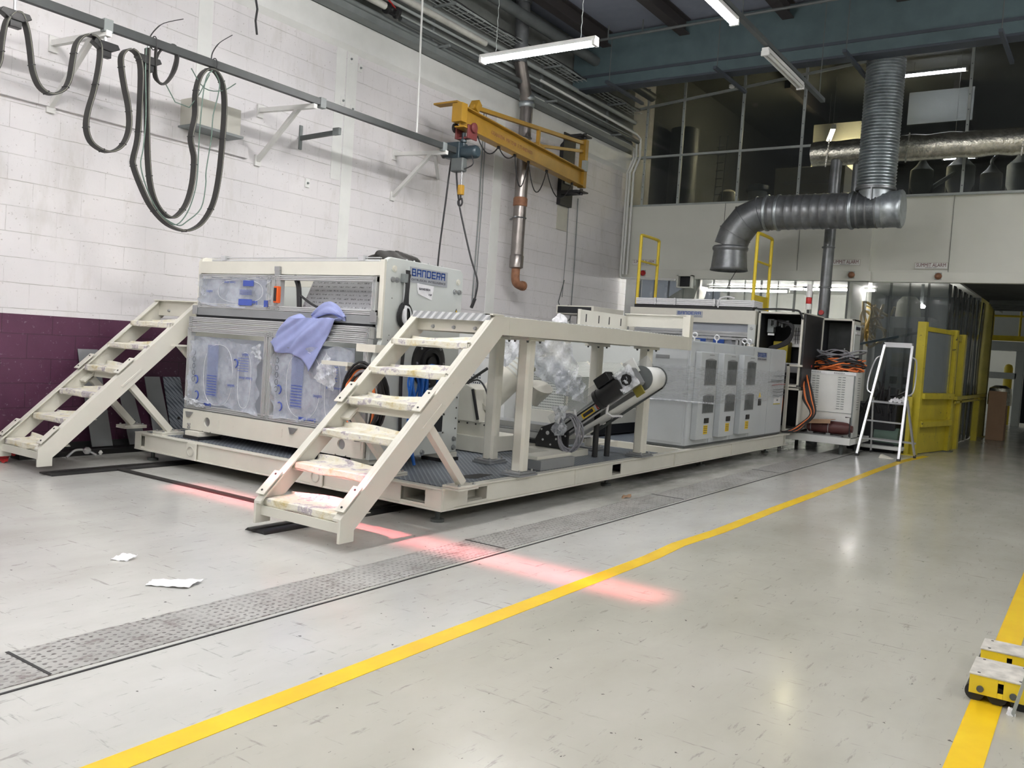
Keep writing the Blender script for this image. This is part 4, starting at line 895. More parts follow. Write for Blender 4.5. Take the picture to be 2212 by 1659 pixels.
build(MB().box(12.96, 13.30, 8.055, 8.07, 3.36, 3.78), 'wall_patch', 'cream_dark', label='bare concrete patch on the wall below the jib plate', cat='patch')
# crane supply cable in swags below the boom
cb = thing('crane_cable', jp(2, 3.7), 'black supply cable hanging in swags under the yellow jib', 'cable')
hang = [3.55, 2.95, 2.45, 2.0, 1.35, .35]; dep = [.16, .10, .42, .40, .34]
zc0 = 4.06
for i, (a, b) in enumerate(zip(hang, hang[1:])):
    pts = [jp(a + (b - a) * t / 10, zc0 - dep[i] * 4 * (t / 10) * (1 - t / 10)) for t in range(11)]
    build(MB().tube(pts, .009, 6), 'swag', 'black', cb)
    build(MB().bar(jp(b, zc0 - .03), jp(b, zc0 + .01), .03, .04, jd), 'cable_hanger', 'black', cb)
# hoist
hx, hy = 9.0, 7.16
h = thing('chain_hoist', (hx, hy, 3.8), 'dark blue-grey electric chain hoist hanging from the tip of the jib', 'hoist')
tro = build(MB().box(hx + .02, hx + .22, hy - .11, hy - .085, 3.94, 4.12).box(hx + .02, hx + .22, hy + .085, hy + .11, 3.94, 4.12).box(hx + .05, hx + .12, hy - .1, hy + .1, 3.94, 3.97), 'trolley', 'dark_red', h, bevel=.006)
build(MB().lathe((hx + .12, hy - .11, 4.09), [(.06, 0), (.065, .01), (.065, .03), (.03, .045)], 12, (0, -1, 0)), 'trolley_wheel', 'dark_red', tro)
build(MB().lathe((hx + .05, hy + .11, 4.09), [(.06, 0), (.065, .01), (.065, .03)], 12, (0, 1, 0)), 'trolley_wheel', 'black', tro)
build(MB().lathe((hx + .07, hy, 3.85), [(.03, 0), (.03, .04), (.045, .05), (.045, .08), (.025, .09), (.025, .17)], 12), 'suspension', 'hoist_blue', h)
build(MB().prism([(hy - .02, 3.66), (hy + .26, 3.70), (hy + .30, 3.74), (hy + .30, 3.86), (hy + .27, 3.89), (hy - .02, 3.89)], 'x', hx - .04, hx + .15), 'gear_case', 'hoist_blue', h, bevel=.012)
build(MB().lathe((hx + .06, hy - .02, 3.76), [(.085, 0), (.085, .20), (.08, .22), (.06, .24)], 18, (0, -1, 0)), 'motor', 'hoist_blue', h)
build(MB().box(hx - .05, hx + .06, hy - .10, hy + .10, 3.50, 3.68), 'chain_box', 'pipe_dark', h, bevel=.02)
for s in (-.012, .012):
    build(MB().tube([(hx + s + (.004 if i % 2 else -.004), hy - .06 + s, 3.50 - i * .025) for i in range(9)], .007, 6), 'chain', 'steel', h)
hk = build(MB().box(hx - .035, hx + .035, hy - .10, hy - .03, 3.20, 3.33), 'hook_block', 'crane_yellow', h, bevel=.012)
build(MB().tube(smooth_path([(hx, hy - .065, 3.21), (hx, hy - .065, 3.15), (hx, hy - .03, 3.12), (hx, hy - .04, 3.07), (hx, hy - .075, 3.06), (hx, hy - .10, 3.10), (hx, hy - .085, 3.16)]), .012, 8), 'hook', 'black', hk)
build(MB().tube(smooth_path([(hx + .0, hy - .2, 3.72), (hx, hy - .24, 3.60), (hx, hy - .16, 3.55), (hx, hy - .02, 3.52)]), .008, 6), 'motor_lead', 'black', h)
build(MB().tube(smooth_path([(hx, hy + .25, 3.70), (hx - .1, hy + .2, 3.69), (hx - .25, hy + .1, 3.74)]), .012, 6), 'supply_lead', 'black', h)
for i, k_ in enumerate(('slingA', 'slingB')):
    P = smooth_path(DATA[k_], 4)
    o = thing('pendant_cable', P[-1], ('left black pendant cable hanging from the hoist behind the machine top', 'right black pendant cable with plug hanging from the hoist to the wall')[i], 'cable', 'black cables hanging from the hoist')
    build(MB().tube(P, .0125, 7), 'cable_run', 'black', o)
    if i: build(MB().tube([P[-1], P[-1] + Vector((0, .05, -.12))], .022, 8), 'plug', 'black', o)
# leaning plates on the purple wall
pl_ = ((4.51, 4.71, 4.63, 4.84, .99, 'grey_profile', 'tallest grey steel plate leaning on the purple wall behind the stairs'), (4.92, 5.06, 5.02, 5.20, .70, 'grey_profile', 'second grey steel plate leaning between the stair legs'), (5.22, 5.39, 5.30, 5.50, .73, 'grey_profile', 'third grey steel plate leaning behind the stair brace'), (5.43, 5.63, 5.50, 5.72, .73, 'deck_plate', 'patterned chequer plate leaning nearest the machine'))
for (a, b, c, d, zt, m, lab) in pl_:
    o = thing('leaning_plate', ((c + d) / 2, 7.9, 0), lab, 'plate', 'steel plates leaning on the purple wall')
    mb = MB(); mb.hexa([(c, 7.93, .06), (d, 7.93, .06), (d, 7.94, .06), (c, 7.94, .06), (a, 8.045, zt), (b, 8.045, zt), (b, 8.055, zt), (a, 8.055, zt)])
    build(mb, 'sheet', m, o)
    for t in ((.30, .02),): 
        cx = (c + d) / 2 * (1 - t[0]) + (a + b) / 2 * t[0]; cz = .06 + (zt - .06) * .36; cyy = 7.93 + .115 * .36
        build(MB().cyl((cx, cyy, cz), (cx, cyy - .004, cz), .016, 14), 'hole', 'black', o)
MT['floor_litter'] = MT['paper_white']
# black bin / motor behind the stairs beside the machine
o = thing('black_motor', (5.75, 7.3, .3), 'black machine part with a yellow label behind the left edge of the machine', 'motor')
build(MB().box(5.6, 5.95, 7.02, 7.28, .62, 1.0), 'housing', 'black', o, bevel=.01); build(MB().box(5.59, 5.60, 7.10, 7.20, .80, .88), 'label_plate', 'label_yellow', o)
build(MB().cyl((5.45, 7.25, .45), (5.75, 7.15, .55), .06, 14), 'drum', 'black', o)
build(MB().bar((5.5, 7.3, .5), (5.7, 6.98, .72), .03, .03), 'rod', 'black', o); build(MB().box(5.62, 5.9, 7.0, 7.25, .27, .62), 'stand', 'black', o)
# ================================================================ base frame
FX0, FX1, FY0, FY1, FZ0, FZ1 = 4.74, 12.70, 3.735, 7.42, .10, .262
bf = thing('base_frame', (4.8, 5.5, .1), 'long cream steel skid frame with slots and lifting eyes carrying the machines', 'frame')
def chan_y(x, y0, y1, s, name='front_beam', slots=()):      # channel running along Y, face looking -X when s=-1
    mb = MB(); mb.box(x, x - s * .07, y0, y1, FZ1 - .014, FZ1); mb.box(x, x - s * .07, y0, y1, FZ0, FZ0 + .014)
    ys = [y0]
    for a, b in slots: ys += [a, b]
    ys.append(y1); xa, xb = x - s * .014, x - s * .024
    for a, b in zip(ys[::2], ys[1::2]): mb.box(xa, xb, a, b, FZ0 + .014, FZ1 - .014)
    for a, b in slots: mb.box(xa, xb, a, b, FZ0 + .014, FZ0 + .035).box(xa, xb, a, b, FZ1 - .032, FZ1 - .014)
    return build(mb, name, 'cream', bf, bevel=.003)
chan_y(FX0, FY0, FY1, -1, slots=((3.90, 4.13), (7.28, 7.36)))
chan_y(FX1, FY0, FY1, 1, 'rear_beam')
def chan_x(y, x0, x1, s, name, slots=()):
    mb = MB(); mb.box(x0, x1, y, y - s * .07, FZ1 - .014, FZ1); mb.box(x0, x1, y, y - s * .07, FZ0, FZ0 + .014)
    xs = [x0]
    for a, b in slots: xs += [a, b]
    xs.append(x1); ya, yb = y - s * .014, y - s * .024
    for a, b in zip(xs[::2], xs[1::2]): mb.box(a, b, ya, yb, FZ0 + .014, FZ1 - .014)
    for a, b in slots: mb.box(a, b, ya, yb, FZ0 + .014, FZ0 + .035).box(a, b, ya, yb, FZ1 - .032, FZ1 - .014)
    return build(mb, name, 'cream', bf, bevel=.003)
chan_x(FY0, FX0 + .071, FX1 - .071, -1, 'side_beam', slots=((5.06, 5.30), (7.32, 7.50)))
chan_x(FY1, FX0 + .071, FX1 - .071, 1, 'side_beam')
for ya, yb, yc in ((FY0 + .003, FY0 + .013, FY0 + .09), (FY1 - .003, FY1 - .013, FY1 - .09)): build(MB().box(FX0 + .003, FX0 + .0135, ya, yc, FZ0 + .0145, FZ1 - .0145).box(FX0 + .0136, FX0 + .15, ya, yb, FZ0 + .0145, FZ1 - .0145), 'corner_web', 'cream', bf)
build(MB().box(4.80, 5.3, 3.86, 3.89, .115, .245).box(4.80, 5.3, 4.14, 4.17, .115, .245), 'fork_pocket', 'cream_dark', bf)
build(MB().box(5.04, 5.06, 3.75, 4.2, .115, .245).box(5.31, 5.33, 3.75, 4.2, .115, .245), 'fork_pocket', 'cream_dark', bf)
build(MB().box(4.83, 7.6, 3.80, 7.35, .12, .135), 'under_tray', 'cream_dark', bf)
for x in (6.62, 8.75, 10.5): build(MB().box(x - .012, x + .012, FY0, FY0 + .03, FZ0 + .014, FZ1 - .014), 'stiffener', 'cream', bf)
build(MB().box(FX1, FX1 + .18, FY0, FY0 + .12, FZ1 - .014, FZ1).box(FX1, FX1 + .18, FY0, FY0 + .12, FZ0, FZ0 + .014), 'end_flange', 'cream', bf)
for y in (4.98, 6.55):
    lug = MB()
    lug.prism([(y - .07, .105), (y + .05, .105), (y + .07, .13), (y + .07, .22), (y + .05, .255), (y - .07, .255)], 'x', 4.725, 4.739)
    l = build(lug, 'lifting_lug', 'cream', bf, bevel=.003)
    build(MB().tube([(4.722, y + .042 * math.cos(a), .18 + .042 * math.sin(a)) for a in [q * .35 for q in range(18)]], .006, 6, closed=True), 'lug_ring', 'cream_dark', l)
for x, y in ((4.86, 3.86), (4.86, 7.3), (7.5, 3.9), (7.5, 7.2), (9.9, 3.9), (12.3, 3.9), (12.3, 7.2)):
    build(MB().cyl((x, y, 0), (x, y, .02), .05, 14).cyl((x, y, .02), (x, y, .12), .018, 10), 'levelling_foot', 'pipe_dark', bf)
build(MB().box(4.82, 8.45, 3.81, 7.35, .245, .264), 'deck', 'deck_plate', bf)
build(MB().prism([(5.23, 3.96), (5.33, 3.88), (5.60, 3.92), (5.55, 4.01), (5.33, 4.03)], 'z', .264, .266), 'deck_hole', 'black', bf)
mb = MB(); mb.box(8.45, 8.50, 3.8, 7.35, .18, .262).box(9.05, 9.12, 3.8, 7.35, .18, .262).box(8.45, 9.1, 4.6, 4.65, .18, .262); build(mb, 'cross_member', 'cream', bf, bevel=.003)
build(MB().box(8.5, 12.65, 3.8, 7.35, .11, .13), 'lower_tray', 'cream_dark', bf)
build(MB().box(9.15, 12.65, 4.5, 7.35, .235, .25), 'rear_deck', 'deck_plate', bf)

# ================================================================ machine 1, the near cabinet
m1 = thing('extrusion_cabinet', (5.4, 5.75, .33), 'cream machine cabinet with film-covered windows and a large blue name plate on its side', 'machine')
def side_plate(y0, y1):
    prof = [(4.93, .335), (6.02, .335), (6.02, 1.05), (5.97, 1.16), (5.97, 1.87), (5.93, 1.905), (5.05, 1.915), (5.015, 1.90), (5.0, 1.87), (5.0, 1.28), (4.97, 1.2), (4.93, 1.12)]
    return build(MB().prism(prof, 'y', y0, y1), 'side_plate', 'machine_grey' if y0 < 5 else 'cream', m1, bevel=.006)
sr_ = side_plate(4.62, 4.665); sl_ = side_plate(6.90, 6.945)
build(MB().box(4.975, 4.999, 4.618, 4.664, 1.28, 1.89), 'front_edge_trim', 'cream', m1, bevel=.003)
build(MB().box(4.99, 5.10, 4.665, 6.90, 1.765, 1.875), 'top_beam', 'cream', m1, bevel=.004)
build(MB().box(5.80, 5.95, 4.665, 6.90, 1.72, 1.86), 'rear_top_beam', 'cream', m1, bevel=.004)
tr = build(MB().box(5.02, 5.05, 4.72, 6.78, 1.88, 1.895).box(5.02, 5.05, 4.72, 6.78, 1.905, 1.912), 'top_slide_rail', 'aluminium', m1)
for y in (6.60, 4.90): build(MB().box(5.0, 5.05, y - .03, y + .03, 1.882, 1.925), 'rail_clip', 'bright_alu', tr)
# bottom beam with round holes
def ybeam_with_holes(x, y0, y1, z0, z1, holes, r, name):
    ys = sorted(holes); segs = []; a = y0; mb = MB(); n_ = 14
    for h in ys + [None]:
        b = y1 if h is None else h - r - .02
        mb.box(x, x + .02, a, b, z0, z1)
        if h is None: break
        c, d, zc2 = h - r - .02, h + r + .02, (z0 + z1) / 2
        # ring plate around the hole
        for k in range(4 * n_ // 2):
            t0, t1 = 2 * math.pi * k / (2 * n_), 2 * math.pi * (k + 1) / (2 * n_)
            def edge(t):
                cx_, cz_ = math.cos(t), math.sin(t); m_ = min(((d - c) / 2) / max(1e-6, abs(cx_)), ((z1 - z0) / 2) / max(1e-6, abs(cz_))); return (h + cx_ * m_, zc2 + cz_ * m_)
            p0, p1 = (h + r * math.cos(t0), zc2 + r * math.sin(t0)), (h + r * math.cos(t1), zc2 + r * math.sin(t1)); q0, q1 = edge(t0), edge(t1)
            mb.hexa([(x, *p0), (x, *p1), (x, *q1), (x, *q0), (x + .02, *p0), (x + .02, *p1), (x + .02, *q1), (x + .02, *q0)])
        a = d
    mb.box(x + .02, x + .30, y0, y1, z1 - .01, z1); mb.box(x + .02, x + .30, y0, y1, z0, z0 + .01)
    return build(mb, name, 'cream', m1)
ybeam_with_holes(4.90, 4.66, 6.93, .34, .52, (6.58, 4.90), .042, 'bottom_beam')
for y in (6.58, 4.90): build(MB().cyl((4.915, y, .43), (5.0, y, .43), .043, 20), 'pipe_end', 'steel', m1)
for y, z in ((6.44, .43), (5.62, .44), (4.72, .44)): build(MB().box(4.897, 4.90, y - .035, y + .035, z - .035, z + .035), 'weld_pad', 'cream', m1)
for y, z in ((6.83, .50), (5.45, .50)): build(MB().prism([(y - .05, z), (y + .05, z), (y + .03, z - .05), (y, z - .05)], 'x', 4.885, 4.90), 'bracket_tab', 'steel', m1)
# aluminium profile frames
def prof_bar(mb, p, q, w=.045, d=.045):
    p, q = Vector(p), Vector(q); mb.bar(p, q, w, d, X)
    dd, a, u = frame(q - p, X)
    for s in (-1, 0, 1): mb.bar(p + a * (w * .36 * s) - X * (d * .62), q + a * (w * .36 * s) - X * (d * .62), w * .17, d * .26, X)
def frm(x, y0, y1, z0, z1, mids=(), w=.045, nm='window_frame', ma='aluminium', dbl=True):
    mb = MB()
    for z in (z0 + w / 2, z1 - w / 2): prof_bar(mb, (x, y0, z), (x, y1, z), w)
    for y in (y0 + w / 2, y1 - w / 2, *mids): prof_bar(mb, (x, y, z0), (x, y, z1), w)
    return build(mb, nm, ma, m1)
frm(4.99, 4.68, 6.87, 1.455, 1.755, (5.80, 5.86, 5.92), .04, 'upper_frame')
build(MB().box(4.955, 5.03, 4.66, 6.90, 1.385, 1.452), 'grey_beam', 'grey_profile', m1, bevel=.003)
frm(4.95, 4.68, 6.93, 1.275, 1.365, (), .042, 'middle_frame'); build(MB().box(4.97, 5.0, 4.7, 6.9, 1.36, 1.388), 'dark_gap', 'dark_interior', m1)
frm(4.94, 4.68, 6.93, .53, 1.27, (5.80, 5.86), .042, 'lower_frame')
build(MB().box(4.92, 4.97, 4.68, 6.93, .515, .55), 'sill_profile', 'grey_profile', m1)
build(MB().box(4.965, 4.985, 5.80, 5.86, 1.68, 1.80).box(4.96, 4.985, 5.80, 5.86, 1.79, 1.83), 'centre_plate', 'steel', m1, bevel=.002)
for y, z in ((6.90, 1.43), (4.685, 1.44)): build(MB().box(4.948, 4.953, y - .035, y + .035, z - .04, z + .04), 'hinge', 'steel', m1, bevel=.002)
h_ = build(MB().box(4.925, 4.965, 5.765, 5.815, 1.52, 1.66), 'pull_handle', 'orange', m1, bevel=.006)
build(MB().box(4.918, 4.925, 5.777, 5.803, 1.535, 1.645), 'handle_grip', 'black', h_)
def prints(par, x, items):
    for (s, sz, y, z, wd) in items:
        if s is None: build(MB().box(x - .0012, x, y - wd / 2, y + wd / 2, z - sz / 2, z + sz / 2), 'printed_block', 'blue_ink', par)
        else: text(s, sz, (x - .001, y, z), Y, -Z, 'blue_ink', 'printed_words', par, ex=.0004, width=wd, bold=.002 if sz > .04 else 0)
def film(y0, y1, z0, z1, seed, x=4.94, amp=.010):
    rr = random.Random(seed); ph = [rr.uniform(0, 6) for _ in range(8)]
    def fn(u, v):
        eu = u + .022 * math.sin(v * 9 + ph[0]) * (abs(u - .5) * 2) ** 3 + .02 * math.sin(v * 23 + ph[1]) * (abs(u - .5) * 2) ** 6
        ev = v + .035 * math.sin(u * 5 + ph[2]) * (abs(v - .5) * 2) ** 3 + .02 * math.sin(u * 19 + ph[3]) * (abs(v - .5) * 2) ** 6
        edge = max(abs(u - .5), abs(v - .5)) * 2
        xx = x - amp * (.5 + .5 * math.sin(u * 8 + ph[4]) * math.sin(v * 6 + ph[5])) - .03 * max(0, edge - .9) * 10 * (.5 + .5 * math.sin(u * 17 + v * 13 + ph[6]))
        return (xx, y0 + (y1 - y0) * eu, z0 + (z1 - z0) * ev)
    return build(MB().sheet(fn, 36, 30), 'protective_film', 'film', m1)
def oval(cy_, cz_, ry, rz, x, par):
    build(MB().tube([(x, cy_ + ry * math.copysign(abs(math.cos(a)) ** .8, math.cos(a)), cz_ + rz * math.copysign(abs(math.sin(a)) ** .8, math.sin(a))) for a in [q * math.pi / 20 for q in range(40)]], .0016, 5, closed=True), 'film_bubble_edge', 'paper_white', par)
MT['print_tint'] = clear('printed_tint', (.30, .36, .62), .28, .3)
# upper left window
build(MB().box(5.0, 5.006, 5.9, 6.84, 1.47, 1.74), 'window_sheet', 'polycarb', m1)
f1 = film(5.90, 6.84, 1.475, 1.735, 3, 4.965)
prints(f1, 4.948, [('Lexan sheet', .030, 6.42, 1.685, .15), ('Lexan', .042, 6.10, 1.515, .12), (None, .055, 6.20, 1.515, .18), (None, .05, 6.17, 1.68, .14), (None, .055, 5.93, 1.51, .05), ('sabic', .035, 6.70, 1.60, .09)])
for i in range(4): prints(f1, 4.948, [(None, .004, 6.2, 1.62 - i * .012, .16)])
oval(6.28, 1.61, .30, .10, 4.95, f1)
# right upper opening: dark box with printed silver lining
build(MB().box(5.45, 5.46, 4.7, 5.8, 1.40, 1.76), 'inner_back', 'dark_interior', m1)
build(MB().hexa([(5.06, 4.70, 1.47), (5.06, 5.62, 1.47), (5.07, 5.62, 1.47), (5.07, 4.70, 1.47), (5.20, 4.70, 1.755), (5.20, 5.62, 1.755), (5.21, 5.62, 1.755), (5.21, 4.70, 1.755)]), 'silver_lining', 'printed_silver', m1)
build(MB().box(5.02, 5.03, 4.72, 5.78, 1.43, 1.475), 'lower_strip', 'bright_alu', m1)
build(MB().box(5.045, 5.05, 4.72, 4.755, 1.62, 1.70), 'yellow_tag', 'label_yellow', m1)
build(MB().tube(smooth_path([(5.03, 5.68, 1.75), (5.02, 5.62, 1.68), (5.02, 5.60, 1.55), (5.03, 5.60, 1.42)]), .022, 8), 'black_hose', 'black', m1)
build(MB().tube(smooth_path([(5.02, 5.60, 1.60), (5.01, 5.45, 1.53), (5.0, 5.32, 1.49)]), .010, 6), 'black_hose', 'black', m1)
# lower windows
for y0, y1, sd in ((5.92, 6.87, 5), (4.86, 5.75, 9)):
    build(MB().box(4.945, 4.95, y0 - .01, y1 + .01, .56, 1.19), 'window_sheet', 'polycarb', m1)
    f_ = film(y0, y1, .575, 1.165, sd, 4.915)
    c = (y0 + y1) / 2; k = (y1 - y0)
    its = [('Lexan sheet', .042, c + .26 * k * (1 if sd == 5 else .0), .585, .20), ('Lexan sheet', .036, c - .32 * k * (1 if sd == 5 else 1.0), .86, .17), ('sabic', .04, c - .12 * k, .78, .10), ('sabic', .04, c - .3 * k, 1.06, .09)]
    prints(f_, 4.905, its)
    build(MB().box(4.9045, 4.906, c + .08 * k, c + .24 * k, .66, 1.12), 'printed_panel', 'print_tint', f_)
    for i in range(8): prints(f_, 4.904, [(None, .005, c + .16 * k, .68 + i * .024, .13)])
    for i in range(6): prints(f_, 4.904, [(None, .004, c - .28 * k, .92 + i * .022, .14)])
    for i, (py, pz) in enumerate(((.40, .80), (-.17, .98), (.38, .66))):
        build(MB().tube([(4.904, c + py * k + .028 * math.cos(a), pz + .035 * math.sin(a)) for a in [q * .3 for q in range(3, 16)]], .006, 5), 'printed_emblem', 'blue_ink', f_)
    for i in range(5): build(MB().tube([(4.904, c + (.44 - .0 * i) * k + .018 * math.cos(a), 1.04 - i * .06 + .022 * math.sin(a)) for a in [q * .4 for q in range(16)]], .002, 4, closed=True), 'printed_pictogram', 'ink', f_)
    oval(c + .08 * k, .86, .20, .27, 4.908, f_); oval(c - .30 * k, .84, .085, .24, 4.908, f_)
def crumple(name, pts, m, par, seed=1, n_=14, amp=.02, **k):
    rr = random.Random(seed); A, B, C_, D_ = [Vector(p) for p in pts]; nn = (B - A).cross(D_ - A).normalized()
    ph = [rr.uniform(0, 6) for _ in range(6)]
    def fn(u, v):
        p = A * (1 - u) * (1 - v) + B * u * (1 - v) + C_ * u * v + D_ * (1 - u) * v
        return p + nn * amp * (math.sin(u * 11 + ph[0]) * math.sin(v * 9 + ph[1]) + .6 * math.sin(u * 23 + v * 17 + ph[2]))
    return build(MB().sheet(fn, n_, n_), name, m, par, **k)
crumple('torn_film_flap', [(4.90, 6.05, 1.12), (4.87, 5.88, 1.17), (4.88, 5.87, 1.02), (4.9, 5.97, 1.05)], 'bagfilm', m1, 4, 10, .012)
crumple('torn_film_flap', [(4.90, 6.88, .56), (4.90, 6.60, .55), (4.88, 6.62, .60), (4.88, 6.9, .64)], 'bagfilm', m1, 6, 10, .01)
crumple('torn_film_flap', [(4.86, 5.08, 1.15), (4.84, 4.93, 1.0), (4.86, 4.98, .84), (4.85, 5.20, .93)], 'bagfilm', m1, 8, 12, .012)
# side plate details (faces -Y at 4.62)
sy_ = 4.62
for x, z in ((5.09, 1.83), (5.90, 1.80)): build(MB().cyl((x, sy_, z), (x, sy_ - .006, z), .026, 20).cyl((x, sy_ - .006, z), (x, sy_ - .010, z), .017, 16), 'round_plug', 'cream', sr_)
for x, z in ((5.075, 1.745), (5.125, 1.745), (5.86, 1.715), (5.92, 1.715), (5.98, .95), (5.97, .45), (5.97, .375), (5.55, .36), (5.35, .36), (5.05, .36), (5.45, .80), (5.96, .85)): build(MB().bolt((x, sy_, z), (0, -1, 0), .018, .014), 'bolt', 'steel', sr_)
for k in range(7): build(MB().cyl((5.985, sy_, .45 + k * .09), (5.985, sy_ - .002, .45 + k * .09), .008, 8), 'hole', 'black', sr_)
for x, z in ((5.08, 1.60), (5.06, 1.27), (5.09, 1.27), (5.12, 1.27), (5.07, 1.31)): build(MB().cyl((x, sy_, z), (x, sy_ - .002, z), .004, 8), 'hole', 'black', sr_)
build(MB().box(5.62, 5.80, sy_ - .003, sy_, .52, .66), 'opening', 'dark_interior', sr_)
build(MB().box(5.60, 5.82, sy_ - .006, sy_ - .001, .66, .675).box(5.60, 5.82, sy_ - .006, sy_ - .001, .505, .52).box(5.60, 5.62, sy_ - .006, sy_ - .001, .505, .675).box(5.80, 5.82, sy_ - .006, sy_ - .001, .505, .675), 'opening_rim', 'machine_grey', sr_)
# name plate
def bandera(par, c, rt, up, wd, ht, mplate='sign_grey'):
    c, rt, up = Vector(c), Vector(rt), Vector(up); nr = rt.cross(up)
    mb = MB()
    def q(mb_, u0, u1, v0, v1, d0, d1): 
        cs = []
        for d in (d0, d1):
            for (u, v) in ((u0, v0), (u1, v0), (u1, v1), (u0, v1)): cs.append(c + rt * u + up * v + nr * d)
        mb_.hexa(cs)
    q(mb, -wd / 2, wd / 2, -ht / 2, ht / 2, 0, .004); pl = build(mb, 'name_plate', mplate, par)
    G = {'B': [(0, 0, .2, 1), (0, .8, .85, 1), (0, .42, .95, .58), (0, 0, 1, .18), (.8, 0, 1, .5), (.72, .5, .9, 1)], 'A': [(0, 0, .2, 1), (0, .82, 1, 1), (.8, 0, 1, 1), (0, .36, 1, .52)], 'N': [(0, 0, .2, 1), (0, .82, 1, 1), (.8, 0, 1, .95)],
         'D': [(0, 0, .2, 1), (0, .82, .9, 1), (0, 0, .9, .18), (.8, .08, 1, .92)], 'E': [(0, 0, .2, 1), (0, .82, 1, 1), (0, 0, 1, .18), (0, .42, .95, .58)], 'R': [(0, 0, .2, 1), (0, .82, .95, 1), (.8, .45, 1, .95), (0, .36, .95, .52), (.62, 0, .82, .4)]}
    L = wd * .90 / 7; lw = L * .82; lh = ht * .48
    for i, ch in enumerate('BANDERA'):
        mb = MB(); u0 = -wd * .45 + i * L
        for (a, b, c_, d) in G[ch]: q(mb, u0 + a * lw, u0 + c_ * lw, -ht * .08 + b * lh, -ht * .08 + d * lh, .004, .0055)
        build(mb, 'letter', 'logo_blue', pl)
    text('EXTRUSION  INTELLIGENCE', ht * .2, c - up * ht * .3 + nr * .0045, rt, up, 'ink', 'tagline', pl, ex=.0004, width=wd * .9)
    return pl
bandera(sr_, (5.51, sy_, 1.805), X, Z, .48, .125)
crumple('torn_label', [(5.36, sy_ - .004, 1.745), (5.58, sy_ - .004, 1.735), (5.56, sy_ - .004, 1.62), (5.38, sy_ - .004, 1.66)], 'paper_white', sr_, 3, 10, .002)
text('BANDERA', .026, (5.46, sy_ - .008, 1.70), X, Z, 'ink', 'label_print', sr_, width=.14)
text('TOP', .022, (5.53, sy_ - .008, 1.66), X, Z, 'ink', 'label_print', sr_, width=.04)
tri = build(MB().prism([(5.86, 1.50), (5.935, 1.50), (5.898, 1.575)], 'y', sy_ - .003, sy_), 'warning_triangle', 'ink', sr_)
build(MB().prism([(5.868, 1.505), (5.927, 1.505), (5.898, 1.563)], 'y', sy_ - .0045, sy_ - .003), 'yellow_field', 'label_yellow', tri)
build(MB().box(5.888, 5.908, sy_ - .006, sy_ - .0045, 1.515, 1.532), 'symbol', 'ink', tri)
# cable hook with coiled cable
cw = thing('wound_cable', (5.2, 4.56, 1.5), 'black cable with pale lead wound and hung beside the blue name plate', 'cable')
build(MB().box(5.165, 5.21, sy_ - .045, sy_, 1.73, 1.80), 'hook_plate', 'pipe_grey', cw, bevel=.004); build(MB().tube(smooth_path([(5.18, sy_ - .02, 1.78), (5.20, sy_ - .03, 1.73), (5.22, sy_ - .04, 1.75), (5.235, sy_ - .04, 1.80)]), .007, 6), 'hook', 'black', cw)
for i in range(6):
    x = 5.195 + i * .007
    build(MB().tube(smooth_path([(x, sy_ - .03 - .006 * (i % 2), 1.83), (x, sy_ - .04, 1.74), (x - .004, sy_ - .04, 1.64), (x - .02 + i * .004, sy_ - .04, 1.56)]), .0055, 6), 'hanging_strand', 'black', cw)
for i in range(7):
    rr_ = .098 - i * .004; build(MB().tube([(5.215 + rr_ * .80 * math.cos(a) + .003 * math.sin(3 * a + i), sy_ - .018 - (i % 3) * .010, 1.475 + rr_ * 1.02 * math.sin(a)) for a in [q * .3 for q in range(21)]], .0065, 6, closed=True), 'coil_loop', 'black', cw)
for i in range(3): build(MB().tube([(5.225 + (.055 - i * .006) * math.cos(a), sy_ - .04, 1.47 + (.078 - i * .004) * math.sin(a)) for a in [q * .3 for q in range(21)]], .004, 6, closed=True), 'pale_lead', 'white_cable', cw)
build(MB().tube(smooth_path([(5.20, sy_ - .04, 1.55), (5.19, sy_ - .05, 1.47), (5.20, sy_ - .05, 1.40)]), .014, 8), 'plug', 'white_cable', cw)
build(MB().tube(smooth_path([(5.18, sy_ - .03, 1.76), (5.185, sy_ - .03, 1.6), (5.19, sy_ - .03, 1.55), (5.24, sy_ - .05, 1.53)]), .003, 5), 'string', 'white_cable', cw)
build(MB().tube(smooth_path([(5.235, sy_ - .02, 1.56), (5.235, sy_ - .02, 1.3), (5.22, sy_ - .02, 1.0), (5.23, sy_ - .03, .6), (5.25, sy_ - .03, .34)]), .014, 8), 'down_lead', 'black', cw)
# rubber disc / hub
hb = thing('round_hub', (5.6, 4.6, 1.0), 'large black round flanged hub on the cabinet side behind the stairs', 'hub')
build(MB().lathe((5.56, sy_, 1.10), [(.205, 0), (.205, .02), (.19, .03), (.12, .032), (.12, .05), (.09, .055), (.09, .03), (.055, .03), (.055, .05)], 32, (0, -1, 0)), 'disc', 'black_plastic', hb)
for k in range(8): build(MB().bolt((5.56 + .17 * math.cos(k * .785), sy_ - .028, 1.10 + .17 * math.sin(k * .785)), (0, -1, 0), .009, .007), 'bolt', 'steel', hb)
